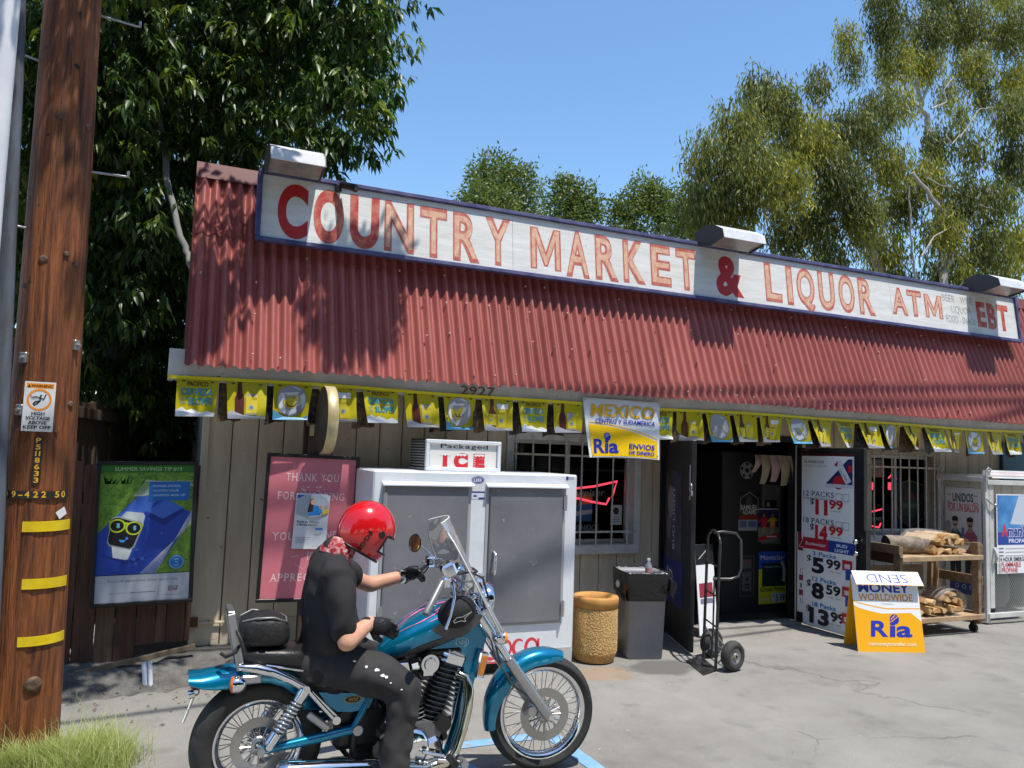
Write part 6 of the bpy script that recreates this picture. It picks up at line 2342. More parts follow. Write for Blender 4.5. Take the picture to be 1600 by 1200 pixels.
m_.cbox(((RX0 + RX1) / 2 - .1, RYb - .02, .52), (RX1 - RX0 - .3, .02, .28), .003)
child(m_, 'back_board', rk, rw_)
m_ = MB()
m_.bar((RX1 - .2, RYb - .06, .16), (RX1 - .12, RYb - .03, .79), .03, .06)
child(m_, 'brace', rk, rw2)
for x_ in (RX0 + .05, RX1 - .05):
 for y_ in (RYf + .02, RYb - .02):
  m_ = MB()
  m_.cyl((x_ - .018, y_, .045), (x_ + .018, y_, .045), .045, n=16)
  m_.cbox((x_, y_, .095), (.05, .05, .02), .003)
  m_.bar((x_, y_, .05), (x_, y_ + .01, .1), .044, .02)
  child(m_, 'caster', rk, mat('black_caster', (0.012, 0.012, 0.012), .5))
bark = mat('log_bark', lin((120, 92, 66)), .9, col2=lin((78, 58, 42)), nscale=14, bump=.6, bscale=24)
cutw = [mat('cut_wood_%d' % i, lin(c_), .8, col2=lin(d_), nscale=18, stretch=(1, 4, 4)) for i, (c_, d_) in enumerate((((212, 178, 126), (178, 138, 88)), ((198, 160, 108), (160, 118, 74)), ((222, 194, 150), (188, 150, 104))))]
def log(parent, c, ln_, r, rot, kind, seed, yaw=0.0):
 """A split log along local y: wedge or quarter section with bark on the round side."""
 g = random.Random(seed)
 if kind == 'q':
  prof = [(0, 0)] + [(r * math.cos(a) * g.uniform(.92, 1.05), r * math.sin(a) * g.uniform(.92, 1.05)) for a in [math.radians(20 * i) for i in range(5)]]
 elif kind == 'h':
  prof = [(r * math.cos(a) * g.uniform(.93, 1.05), r * math.sin(a) * .8 * g.uniform(.93, 1.05)) for a in [math.radians(22.5 * i) for i in range(9)]]
 else:
  prof = [(r * math.cos(a) * g.uniform(.94, 1.05), r * math.sin(a) * g.uniform(.94, 1.05)) for a in [math.radians(36 * i) for i in range(10)]]
 mx_ = sum(q_[0] for q_ in prof) / len(prof)
 my_ = sum(q_[1] for q_ in prof) / len(prof)
 cr, sr = math.cos(rot), math.sin(rot)
 prof = [((a - mx_) * cr - (b_ - my_) * sr, (a - mx_) * sr + (b_ - my_) * cr) for a, b_ in prof]
 cy, sy = math.cos(yaw), math.sin(yaw)
 rs = []
 for t_, k_ in ((-.5, 1.0), (-.2, g.uniform(.95, 1.06)), (.2, g.uniform(.95, 1.06)), (.5, g.uniform(.92, 1.0))):
  ring = []
  for a, b_ in prof:
   x_, y_ = a * k_, t_ * ln_
   ring.append((c[0] + x_ * cy - y_ * sy, c[1] + x_ * sy + y_ * cy, c[2] + b_ * k_))
  rs.append(ring)
 m_ = MB()
 side = bark if kind == 'o' else cutw[seed % 3]
 m_.rings(rs, side, False, False)
 n_ = len(prof)
 m_.add(rs[0], [tuple(range(n_))], cutw[(seed + 1) % 3])
 m_.add(rs[-1], [tuple(range(n_))[::-1]], cutw[seed % 3])
 return child(m_, 'log', parent)
wrap = mat('clear_wrap', (0.92, 0.9, 0.86), .12, alpha=.2, bump=.8, bscale=16)
bd_ = thing('firewood_bundle', 'wrapped bundle of split firewood on the upper shelf of the rack', 'firewood', (7.8, 6.2, ZU + .03), 0, 'firewood bundles on the rack')
g = random.Random(21)
sp_logs = [(7.58, .9, .075, 2.6, 'q'), (7.70, .885, .06, .5, 'h'), (7.82, .87, .055, 3.4, 'q'), (7.93, .88, .06, 1.5, 'q'), (8.03, .88, .055, .2, 'h'), (7.62, .995, .07, 3.9, 'q'), (7.74, .985, .075, .7, 'q'), (7.86, .975, .06, 2.2, 'h'), (7.96, .97, .07, 4.4, 'q'), (8.06, .965, .06, 5.3, 'q'), (7.80, 1.035, .055, .2, 'h'), (7.92, 1.04, .05, .1, 'h')]
for i, (x_, z_, r_, ro_, k_) in enumerate(sp_logs):
 log(bd_, (x_, 6.2 + g.uniform(-.015, .015), z_ - .01), .38, r_ * 1.05, ro_, k_, 300 + i, g.uniform(-.06, .06))
m_ = MB()
rs = []
for y_, k_ in ((-.2, .96), (-.1, 1.04), (.1, 1.04), (.2, .96)):
 rs.append([(7.82 + .34 * k_ * math.cos(a) * (1 - .1 * abs(math.sin(a))), 6.2 + y_, .935 + .135 * k_ * math.sin(a) + (.02 * math.cos(3 * a))) for a in [2 * PI * i / 20 for i in range(20)]])
m_.rings(rs, wrap, True, False)
child(m_, 'plastic_wrap', bd_)
lgw = thing('firewood_log', 'fat round log with pale bark lying left of the upper firewood bundle', 'log', (7.3, 6.2, ZU + .03))
m_ = MB()
c_ = Vector((7.33, 6.18, .925))
rs = []
dirn = Vector((1.0, -.25, -.03)).normalized()
for t_, k_ in ((-.2, .9), (-.17, 1.0), (0, 1.03), (.15, 1.0), (.2, .95)):
 cc = c_ + dirn * t_
 rs.append([tuple(cc + Vector((.25 * math.cos(a) * .0, math.cos(a), 0)).normalized() * 0 + Vector((.24 * math.cos(a), .97 * math.cos(a), math.sin(a))) * .092 * k_ * (1 + .04 * math.sin(3 * a + t_ * 9))) for a in [2 * PI * i / 18 for i in range(18)]])
m_.rings(rs, mat('pale_bark', lin((150, 138, 124)), .8, col2=lin((104, 90, 76)), nscale=12, bump=.5), True, False)
m_.add(rs[0], [tuple(range(18))[::-1]], mat('old_log_end', lin((70, 58, 50)), .9, col2=lin((46, 38, 34)), nscale=16))
m_.add(rs[-1], [tuple(range(18))], cutw[1])
child(m_, 'log_body', lgw)
bd2 = thing('firewood_bundle', 'small wrapped bundle of firewood on the lower shelf of the rack', 'firewood', (7.9, 6.15, ZL + .03), 0, 'firewood bundles on the rack')
for i, (x_, z_, r_, ro_, k_) in enumerate(((7.70, .27, .06, .6, 'q'), (7.81, .265, .055, 2.8, 'q'), (7.91, .27, .06, 0, 'h'), (7.75, .36, .06, 4.0, 'q'), (7.86, .37, .06, 1.2, 'q'), (7.96, .33, .05, 5.0, 'h'), (7.82, .43, .045, 0, 'h'))):
 log(bd2, (x_, 6.12, z_), .36, r_, ro_, k_, 400 + i, -.2)
m_ = MB()
rs = []
for y_, k_ in ((-.19, .96), (0, 1.05), (.19, .96)):
 rs.append([(7.83 + .2 * k_ * math.cos(a) - y_ * -.2, 6.12 + y_, .34 + .14 * k_ * math.sin(a)) for a in [2 * PI * i / 16 for i in range(16)]])
m_.rings(rs, wrap, True, False)
child(m_, 'plastic_wrap', bd2)
bd3 = thing('firewood_bundle', 'bundle of split firewood at the left of the lower rack shelf', 'firewood', (7.3, 6.15, ZL + .03), 0, 'firewood bundles on the rack')
for i, (x_, z_, r_, ro_, k_) in enumerate(((7.30, .265, .06, .6, 'q'), (7.42, .265, .055, 2.8, 'q'), (7.53, .27, .06, 0, 'h'), (7.36, .36, .06, 4.0, 'q'), (7.48, .36, .06, 1.2, 'q'))):
 log(bd3, (x_, 6.12, z_), .36, r_, ro_, k_, 430 + i, .1)

# ================================================================== PROPANE CAGE
cgm = mat('cage_white_paint', lin((208, 208, 206)), .45, col2=lin((184, 182, 178)), nscale=4, spots=lin((120, 100, 84)), spscale=24, spthr=.76)
KX, KX1, KY0, KY1, KZ = 8.71, 10.3, 6.22, 6.84, 1.66
cage = thing('propane_cage', 'white mesh propane cylinder cage at the right end of the store front', 'propane cage', (KX, KY0, 0))
for x_, y_ in ((KX + .03, KY0 + .02), (KX + .03, KY1 - .02), (KX1, KY0 + .02)):
 m_ = MB()
 m_.cbox((x_, y_, KZ / 2 + .02), (.06, .04, KZ - .02), .004)
 child(m_, 'post', cage, cgm)
m_ = MB()
m_.cbox((KX + .105, KY0 + .014, KZ / 2 + .08), (.075, .025, KZ - .2), .004)
child(m_, 'door_stile', cage, cgm)
for (a, b_) in (((KX, KY0 + .02, KZ - .02), (KX, KY1, KZ - .02)), ((KX, KY0 + .02, .1), (KX, KY1, .1)), ((KX + .02, KY0, .1), (KX1, KY0, .1)), ((KX + .02, KY0, KZ - .05), (KX1, KY0, KZ - .05))):
 m_ = MB()
 m_.bar(a, b_, .035, .055)
 child(m_, 'rail', cage, cgm)
m_ = MB()
m_.box(KX - .01, KX1, KY0 - .01, KY1, KZ + .012, KZ + .03)
child(m_, 'roof', cage, cgm)
# header with notice
m_ = MB()
hx0 = (8.807, 1.747)[0]
m_.add([(hx0, KY0 - .02, KZ - .0), (KX1, KY0 - .02, KZ - .0), (KX1, KY0 + .03, KZ + .09), (hx0, KY0 + .03, KZ + .09), (hx0, KY0 + .1, KZ + .09), (KX1, KY0 + .1, KZ + .09), (hx0, KY0 + .1, KZ + .03), (KX1, KY0 + .1, KZ + .03)],
       [(0, 1, 2, 3), (3, 2, 5, 4), (0, 3, 4, 6)])
child(m_, 'header', cage, cgm)
p = Print((hx0, KY0 - .02, KZ), (1, 0, 0), Vector((0, .05, .09)))
hr = ink(200, 130, 130)
p.text('NO SMOKING OR OPEN FLAME', .02, .062, .022, hr, w=.62)
p.text('PERMITTED WITHIN 20 FEET', .02, .02, .022, hr, w=.62)
child(p, 'header_print', cage)
# expanded metal mesh: slanting strands on the side and the front
strand = mat('mesh_white', lin((176, 176, 174)), .5)
def mesh_panel(o_, u_, v_, w_, h_, name):
 o_, u_, v_ = Vector(o_), Vector(u_), Vector(v_)
 n_ = u_.cross(v_)
 m_ = MB()
 step = .026
 rows = int(h_ / step)
 cols = int(w_ / .034)
 for j in range(rows):
  z0_ = j * step
  pts = []
  for i in range(cols * 2 + 1):
   s_ = i % 2
   pts.append((i * .017, z0_ + (0 if s_ ^ (j % 2) else step)))
  for (a, b_), (c2, d2) in zip(pts[:-1], pts[1:]):
   if c2 > w_:
    break
   A, B = o_ + u_ * a + v_ * b_, o_ + u_ * c2 + v_ * d2
   th_ = v_ * .0055
   m_.add([A - th_, B - th_, B + th_ + n_ * .002, A + th_ + n_ * .002], [(0, 1, 2, 3)])
 o = child(m_, name, cage, strand, kind='stuff')
mesh_panel((KX + .005, KY1 - .03, .13), (0, -1, 0), Zv, KY1 - KY0 - .06, KZ - .18, 'side_mesh')
mesh_panel((KX + .14, KY0 + .005, .13), (1, 0, 0), Zv, .95, KZ - .2, 'front_mesh')
# grey cylinders inside
for i, (x_, z_) in enumerate(((8.95, .14), (9.28, .14), (9.6, .14), (8.95, .86), (9.28, .86), (9.6, .86))):
 cyl_ = thing('propane_cylinder', '%s propane cylinder of the %s row inside the cage' % (('first', 'second', 'third')[i % 3], 'lower' if z_ < .5 else 'upper'), 'gas cylinder', (x_, 6.52, z_), 0, 'propane cylinders in the cage')
 m_ = MB()
 m_.lathe([(.1, 0), (.1, .03), (.13, .06), (.145, .1), (.145, .3), (.13, .37), (.06, .42), (.02, .43), (.02, .47), (.001, .47)], (0, 0, 0), (0, 0, 1), 18)
 lchild(m_, 'tank', cyl_, mat('cylinder_grey', lin((150, 152, 150)), .5))
 m_ = MB()
 m_.lathe([(.09, .4), (.1, .42), (.1, .5), (.095, .5)], (0, 0, 0), (0, 0, 1), 18)
 lchild(m_, 'collar', cyl_, mat('cylinder_grey', (0, 0, 0)))
m_ = MB()
m_.box(KX + .05, KX1 - .05, KY0 + .04, KY1 - .04, .82, .835)
child(m_, 'inner_shelf', cage, cgm)
# chain, hooks
m_ = MB()
m_.tube([(KX + .0, KY0 - .01, 1.42), (KX + .05, KY0 - .03, 1.37), (KX + .12, KY0 - .03, 1.35)], .009, 6)
m_.ball((KX + .13, KY0 - .03, 1.345), (.025, .02, .025), None, 8, 6)
child(m_, 'chain', cage, stl)
for x_, y_ in ((KX - .005, KY0 - .015), (KX - .005, KY1 - .02)):
 m_ = MB()
 m_.tube([(x_, y_, 1.5), (x_, y_, 1.74), (x_ + .015, y_ - .02, 1.775), (x_ + .04, y_ - .03, 1.76), (x_ + .035, y_ - .02, 1.72)], .009, 6)
 child(m_, 'hook', cage, cgm)
m_ = MB()
m_.tube([(KX + .13, KY0 - .01, .86), (KX + .11, KY0 - .04, .82), (KX + .12, KY0 - .04, .74), (KX + .14, KY0 - .01, .7)], .016, 8)
child(m_, 'door_latch', cage, cgm)
# side poster
za, zb3 = 1.53, .3
ya = (6.728, 1.228)[0]
yb3 = (6.269, 1.266)[0]
th, p = board((KX - .008, ya, zb3), (0, -1, 0), Zv, ya - yb3, za - zb3, 'cage_poster', 'white poster with two men wired to the side of the propane cage', 'poster', mat('poster_cream', lin((196, 192, 190)), .5))
w, h = ya - yb3, za - zb3
gt, rt = ink(34, 66, 62), ink(176, 56, 74)
p.text('UNIDOS', w * .5, h * .87, h * .075, gt, w=w * .58, al='c', bold=.03)
p.text('POR UN BALÓN', w * .5, h * .775, h * .075, rt, w=w * .86, al='c', bold=.02)
for x_ in (.1, .86):
 p.line([(w * (x_ - .04), h * .93), (w * (x_ + .06), h * .93)], .008, gt)
 p.line([(w * (x_ - .04), h * .86), (w * (x_ + .06), h * .86)], .008, rt)
for xc, tone, shirt, hair in ((.28, (176, 144, 128), (48, 96, 98), (40, 34, 34)), (.7, (150, 120, 108), (150, 80, 100), (34, 30, 30))):
 p.poly([(w * (xc - .16), h * .33), (w * (xc + .17), h * .33), (w * (xc + .19), h * .55), (w * (xc + .06), h * .61), (w * (xc - .06), h * .61), (w * (xc - .18), h * .54)], ink(*shirt))
 p.rect(w * (xc - .05), h * .58, w * (xc + .05), h * .64, ink(*tone))
 p.disc(w * xc, h * .67, w * .085, ink(*tone), ry=h * .045)
 p.poly([(w * (xc - .09), h * .68), (w * (xc + .09), h * .68), (w * (xc + .085), h * .715), (w * xc, h * .73), (w * (xc - .085), h * .715)], ink(*hair))
 p.rect(w * (xc - .05), h * .635, w * (xc + .05), h * .65, ink(*hair))
 p.poly([(w * (xc - .14), h * .08), (w * (xc - .02), h * .08), (w * xc, h * .3), (w * (xc + .04), h * .08), (w * (xc + .15), h * .08), (w * (xc + .16), h * .34), (w * (xc - .15), h * .34)], ink(40, 40, 46))
p.disc(w * .08, h * .62, w * .1, ink(150, 140, 136), ry=h * .06)
p.poly([(w * .46, h * .5), (w * .54, h * .5), (w * .54, h * .62), (w * .46, h * .62)], ink(90, 100, 140))
p.rect(w * .12, 0, w * .98, h * .14, ink(44, 56, 110))
for i in range(3):
 p.ring(w * (.32 + .2 * i), h * .07, w * .04, w * .055, ink(150, 160, 190))
child(p, 'poster_print', th)
# front poster
xa = (8.877, 1.272)[0]
za, zb4 = (8.882, 1.477)[1], (8.903, 0.5662)[1]
w, h = .78, za - zb4
th, p = board((xa, KY0 - .012, zb4), (1, 0, 0), Zv, w, h, 'cage_poster', 'blue propane poster with safety notices on the front of the cage', 'poster')
p.rect(.012, h * .36, w - .012, h - .012, mat('poster_sky', lin((34, 98, 176)), .4, col2=lin((90, 160, 214)), nscale=3))
p.poly([(w * .3, h * .62), (w * .5, h * .98), (w * .9, h * .98), (w, h * .6)], ink(196, 206, 220))
p.rect(.012, h * .36, w - .012, h * .52, ink(30, 70, 160))
p.text('A', w * .1, h * .47, h * .14, ink(206, 50, 70), w=.11, bold=.05)
p.text('meriGas', w * .25, h * .47, h * .13, ink(220, 226, 240), w=.46, bold=.07)
p.text('meriGas', w * .25, h * .47, h * .13, ink(44, 60, 150), w=.455, bold=.03)
p.text('PROPANE', w * .26, h * .385, h * .05, ink(226, 230, 240), w=.4, bold=.02)
for i in range(3):
 p.rect(.03, h * (.31 - .045 * i), .11, h * (.325 - .045 * i), ink(120, 124, 132), False)
 p.rect(.14, h * (.31 - .045 * i), .6, h * (.316 - .045 * i), ink(140, 144, 152), False)
p.k += 1
p.text('24 HOUR EMERGENCY', .02, h * .155, h * .05, ink(40, 44, 60), w=.6, bold=.01)
p.text('FLAMMABLE', .07, h * .085, h * .06, ink(206, 80, 86), w=.34, bold=.01)
p.text('PROPANE', .07, h * .015, h * .06, ink(206, 80, 86), w=.28, bold=.01)
p.rect(.02, h * .015, .055, h * .07, ink(170, 172, 176))
p.rect(.02, h * .085, .055, h * .14, ink(170, 172, 176))
child(p, 'poster_print', th)
# teal panel high on the wall at the far right
m_ = MB()
a = (9.923, 1.892)
m_.cbox((a[0] + .35, 6.86, 1.86), (.7, .04, .5), .005)
m_.build('teal_panel', mat('teal_panel_paint', lin((16, 74, 102)), .5, col2=lin((20, 88, 112)), nscale=3), label='dark teal panel on the wall above the propane cage', cat='panel')

# ================================================================== TREES
NR = np.random.default_rng(42)
def leaf_mat(name, dark, mid, bright, rough=.45, tl=.3, spec=.5):
 m = bpy.data.materials.new(name)
 m.use_nodes = True
 t = m.node_tree
 b = t.nodes['Principled BSDF']
 at = t.nodes.new('ShaderNodeAttribute')
 at.attribute_name = 'tone'
 r = t.nodes.new('ShaderNodeValToRGB')
 e = r.color_ramp.elements
 e.new(.5)
 for i, c in enumerate((dark, mid, bright)):
  e[i].position = (.05, .5, .95)[i]
  e[i].color = (*c, 1)
 t.links.new(at.outputs['Fac'], r.inputs[0])
 t.links.new(r.outputs[0], b.inputs['Base Color'])
 b.inputs['Roughness'].default_value = rough
 b.inputs['Specular IOR Level'].default_value = spec
 tr = t.nodes.new('ShaderNodeBsdfTranslucent')
 hs = t.nodes.new('ShaderNodeHueSaturation')
 hs.inputs['Value'].default_value = 1.3
 hs.inputs['Saturation'].default_value = 1.1
 t.links.new(r.outputs[0], hs.inputs['Color'])
 t.links.new(hs.outputs[0], tr.inputs[0])
 ms = t.nodes.new('ShaderNodeMixShader')
 ms.inputs[0].default_value = tl
 t.links.new(b.outputs[0], ms.inputs[1])
 t.links.new(tr.outputs[0], ms.inputs[2])
 t.links.new(ms.outputs[0], t.nodes['Material Output'].inputs[0])
 return m
def leaves(base, d, nrm, ln, wd, tone, m, name, fold=.25, curl=.15):
 """Folded, drooping leaves: base (n,3), direction, normal, length, width, tone."""
 n = len(base)
 d = d / np.linalg.norm(d, axis=1, keepdims=True)
 side = np.cross(d, nrm)
 side /= np.maximum(np.linalg.norm(side, axis=1, keepdims=True), 1e-6)
 up = np.cross(side, d)
 ln = ln[:, None]
 wd = wd[:, None]
 mid = base + d * ln * .45
 V = np.empty((n, 5, 3))
 V[:, 0] = base
 V[:, 1] = mid + side * wd / 2 + up * wd * fold
 V[:, 2] = base + d * ln - up * ln * curl - np.array([0, 0, 1]) * ln * curl * .5
 V[:, 3] = mid - side * wd / 2 + up * wd * fold
 V[:, 4] = mid
 F = np.array([[0, 1, 4], [1, 2, 4], [4, 2, 3], [0, 4, 3]])
 F = (np.arange(n)[:, None, None] * 5 + F[None]).reshape(-1, 3)
 return np_mesh(name, V.reshape(-1, 3), F, m, False, np.repeat(np.clip(tone, 0, 1), 5))
def unit(n):
 v = NR.normal(size=(n, 3))
 return v / np.linalg.norm(v, axis=1, keepdims=True)
def in_blobs(blobs, dens, shell=.55):
 """Points through ellipsoid clumps, denser near the skin; returns points, outward dir, clump index."""
 P, D, K = [], [], []
 for i, b_ in enumerate(blobs):
  c, r = np.array(b_[:3]), b_[3]
  sz = b_[4] if len(b_) > 4 else .85
  n = max(6, int(dens * r ** 2.2 * (b_[5] if len(b_) > 5 else 1.0)))
  u = unit(n)
  rad = r * (shell + (1 - shell) * NR.random(n) ** .6) * (1 + .18 * NR.normal(size=n))
  s_ = np.array([1, 1, sz])
  P.append(c + u * rad[:, None] * s_)
  D.append(u)
  K.append(np.full(n, i))
 return np.concatenate(P), np.concatenate(D), np.concatenate(K)
def limb(pts, r0, r1, n=8):
 """Wiggly tapered limb through the given points."""
 out = []
 pts = [Vector(q_) for q_ in pts]
 K = 5
 for a, b_ in zip(pts[:-1], pts[1:]):
  for k_ in range(K):
   out.append(a + (b_ - a) * k_ / K)
 out.append(pts[-1])
 L_ = len(out)
 sc = (pts[-1] - pts[0]).length * .008
 out = [q_ + Vector((random.uniform(-sc, sc), random.uniform(-sc, sc), random.uniform(-sc, sc))) if 0 < i < L_ - 1 else q_ for i, q_ in enumerate(out)]
 m_ = MB()
 m_.tube(out, [r0 + (r1 - r0) * i / (L_ - 1) for i in range(L_)], n)
 return m_
# ---- dense broad-leaved tree on the left, behind fence and roof end
lf = leaf_mat('glossy_dark_leaf', (0.02, 0.045, 0.01), (0.058, 0.115, 0.02), (0.21, 0.27, 0.036), .4, .36, .5)
brk = mat('grey_brown_bark', (0.10, 0.085, 0.07), .85, col2=(0.05, 0.042, 0.035), nscale=8, stretch=(3, 3, .6), bump=.5, bscale=18)
lt = thing('broadleaf_tree', 'big dense tree with long drooping dark leaves behind the left roof end', 'tree', (-0.4, 9.0, 0))
LB = []
for q_, r in (((1.318, 7.9, 5.963), .72), ((1.529, 7.7, 6.087), .4), ((1.612, 7.6, 5.293), .4), ((0.1114, 10.500, 1.972), .8), ((0.3649, 11.000, 1.666), .8), ((-0.3801, 11.000, 1.719), .9), ((0.4277, 11.500, 2.18), .8), ((0.0214, 10.500, 1.198), .7), ((1.354, 7.5, 5.001), .5), ((1.136, 7.5, 4.545), .32), ((1.503, 7.4, 4.707), .3),
              ((0.7941, 8.2, 5.839), .9), ((0.2416, 8.5, 6.051), 1.0), ((-0.2553, 8.2, 5.319), .9), ((0.6366, 8, 4.98), .62), ((0.2381, 8.1, 4.805), .55),
              ((-0.2924, 8.3, 4.197), .75), ((-0.6366, 7.9, 5.402), .8), ((-0.5136, 7.6, 4.583), .5), ((-0.4152, 8.4, 3.508), .65), ((-0.1854, 8.8, 2.963), .65), ((-0.4877, 9, 2.565), .62), ((0.035, 9.4, 2.434), .55),
              ((-0.2452, 9, 2.055), .45), ((-0.9897, 8.4, 4.668), .8), ((-1.274, 8.2, 5.264), .9), ((-1.448, 8.6, 4.15), .9), ((-1.184, 8.8, 3.113), .9), ((-0.8087, 8.8, 3.996), .8), ((0.0522, 9.6, 3.683), .8), ((-1.359, 9, 2.243), .7),
              ((-0.4608, 7.9, 2.926), .36), ((-0.2284, 7.8, 3.759), .35)):
 LB.append((*q_, r, .9))
for q_ in ((-1.113, 11.500, 6.491), (0.1736, 11.500, 7.344), (1.544, 11.500, 7.885), (-1.202, 11.500, 4.663), (-0.3218, 11.500, 5.066), (-0.8685, 11.500, 3.105), (0.0532, 11.500, 3.018), (-1.686, 11.500, 3.515), (0.8981, 11.500, 6.671), (-1.849, 11.500, 5.644)):
 LB.append((*q_, 1.5, .9, .8))
# upper canopy out of view that shades the fence side
for q_ in ((-1.2, 7.6, 7.9, 1.5), (0.3, 8.2, 7.8, 1.4), (-2.6, 7.0, 6.6, 1.5), (1.2, 8.6, 7.0, 1.1), (-0.1, 5.5, 6.4, .8), (-0.9, 5.2, 7.0, .9), (.55, 5.7, 6.1, .5), (-1.7, 5.8, 6.3, 1.0), (.35, 4.95, 5.7, .55), (-.35, 5.0, 6.0, .65), (.0, 4.6, 6.4, .5)):
 LB.append((*q_, .9))
for q_ in ((.72, 5.3, 6.6, .2), (.7, 5.15, 7.3, .24), (2.0, 5.25, 7.0, .26), (1.85, 5.28, 6.8, .22), (2.15, 5.2, 7.2, .2), (1.95, 5.35, 6.5, .2), (1.75, 5.2, 7.3, .22)):
 LB.append((*q_, .9, 4.0))
P, D, K = in_blobs(LB, 330, .45)
NC = len(P)
LPC = 9
tip = np.repeat(P, LPC, axis=0)
az = NR.random(NC * LPC) * 2 * PI
out = np.stack([np.cos(az), np.sin(az), np.zeros_like(az)], 1) * (.35 + .6 * NR.random(len(az)))[:, None]
dn = np.stack([np.zeros_like(az), np.zeros_like(az), -(.25 + .9 * NR.random(len(az)))], 1)
dirs = out + dn + .35 * np.repeat(D, LPC, axis=0) * np.array([1, 1, .2])
nrm = np.array([0, 0, 1.0]) + .35 * NR.normal(size=dirs.shape) + out * .6
bt_ = NR.random(len(LB))
tone = .22 + .22 * np.repeat(bt_[K], LPC) + .18 * NR.normal(size=len(az)) + .45 * (np.repeat(NR.random(NC), LPC) > .86)
ln = .135 * (.7 + .55 * NR.random(len(az)))
me = leaves(tip + .025 * NR.normal(size=tip.shape), dirs, nrm, ln, ln * (.27 + .08 * NR.random(len(az))), tone, lf, 'crown')
put('crown', me, lt).matrix_parent_inverse = Matrix.Translation((.4, -9.0, 0))
trunkm = limb([(-0.5, 9.2, -.1), (-0.55, 9.1, 1.6), (-.35, 9.0, 3.2)], .2, .14, 10)
child(trunkm, 'trunk', lt, brk)
for pts, r0, r1 in (([(-.4, 9.0, 2.9), (-0.5274, 8.8, 4.91), (-0.3262, 8.6, 5.48)], .1, .04), ([(-.35, 9.0, 3.1), (0.2266, 8.6, 5.401), (0.9164, 8.2, 5.938)], .09, .03), ([(-.4, 9, 3.0), (-0.9592, 8.6, 4.748), (-1.323, 8.4, 5.596)], .09, .03),
     ([(-0.7453, 8.4, 5.036), (-0.4992, 8.2, 5.198), (-0.0659, 8.2, 5.494)], .05, .03), ([(-0.6797, 7.9, 4.905), (-0.4011, 7.9, 4.693), (0.0805, 7.9, 4.45)], .022, .01), ([(0.9164, 8.2, 5.938), (1.457, 7.8, 5.409), (1.795, 7.5, 5.029)], .03, .006),
     ([(0.9164, 8.2, 5.938), (1.29, 7.8, 6.109), (1.827, 7.6, 6.217)], .03, .006)):
 child(limb(pts, r0, r1, 7), 'branch', lt, brk)
# slanting grey branch prop seen left of the roof
child(limb([(-0.2196, 8, 4.8), (-0.1004, 7.7, 3.99), (0.0681, 7.4, 3.443), (0.141, 7.3, 3.233)], .03, .026, 8), 'branch', lt, mat('pale_grey_bark', (0.2, 0.2, 0.19), .8))

# ---- eucalyptus at the right
eucl = leaf_mat('eucalyptus_leaf', (0.055, 0.07, 0.022), (0.21, 0.22, 0.046), (0.56, 0.5, 0.07), .5, .45, .4)
ebark = mat('white_eucalyptus_bark', (0.4, 0.36, 0.31), .7, col2=(0.2, 0.17, 0.14), nscale=3, stretch=(3, 3, .8), nmix=.62)
def euc(blobs, dens, loc, label, group, strands=30):
 th = thing('eucalyptus_tree', label, 'tree', loc, 0, group)
 # each clump is split into tufts; strands hang from every tuft
 Pt, Dt, Kt = in_blobs(blobs, dens, .35)
 n = len(Pt)
 L_ = strands
 top_ = np.repeat(Pt, L_, axis=0) + NR.normal(size=(n * L_, 3)) * .11
 s_ = NR.random(n * L_)
 sw = NR.normal(size=(n * L_, 3)) * .28
 sw[:, 2] *= .4
 base = top_ + np.array([0, 0, -1]) * (s_ * .95)[:, None] + sw * (.25 + s_)[:, None] * .42
 dirs = np.array([0, 0, -1.0]) + .33 * NR.normal(size=base.shape) + np.repeat(Dt, L_, axis=0) * .12
 nrm = unit(len(base))
 bt = NR.random(len(blobs))
 tt = NR.random(n)
 tone = .08 + .44 * np.repeat(bt[Kt], L_) + .36 * np.repeat(tt, L_) + .12 * NR.normal(size=len(base))
 ln = .2 * (.6 + .7 * NR.random(len(base)))
 me = leaves(base, dirs, nrm, ln, ln * .23, tone, eucl, 'crown', .15, .05)
 put('crown', me, th).matrix_parent_inverse = Matrix.Translation((-loc[0], -loc[1], -loc[2]))
 return th
def pxb(lst, Y, k=.0165):
 return [(*q_, r * k, .95) for q_, r in lst]
EA = pxb([((13.921, 18.000, 9.933), 42), ((13.568, 18.000, 10.902), 30), ((14.693, 18.000, 11.799), 42), ((15.936, 18.500, 13.468), 32), ((16.240, 18.000, 12.721), 46), ((14.755, 17.500, 10.486), 50), ((17.374, 18.000, 11.957), 52), ((18.876, 19.000, 14.582), 26), ((16.048, 17.500, 10.155), 46),
          ((19.215, 18.000, 12.539), 50), ((18.159, 17.500, 10.830), 50), ((20.467, 18.000, 13.653), 36), ((20.302, 17.500, 11.638), 40), ((17.768, 18.000, 9.417), 46), ((19.072, 17.500, 9.689), 44), ((16.977, 18.500, 9.126), 34), ((14.674, 18.500, 9.062), 34), ((21.302, 18.000, 10.612), 36),
          ((20.720, 18.000, 9.047), 40), ((18.417, 18.000, 8.213), 34), ((17.144, 18.000, 7.844), 28), ((21.137, 18.000, 8.061), 30), ((14.958, 18.000, 9.544), 30), ((13.751, 18.500, 9.297), 24)], 18)
e1 = euc(EA, 190, (18.5, 18.0, 0), 'broad yellow-green weeping eucalyptus right of the small round trees', 'eucalyptus trees behind the store')
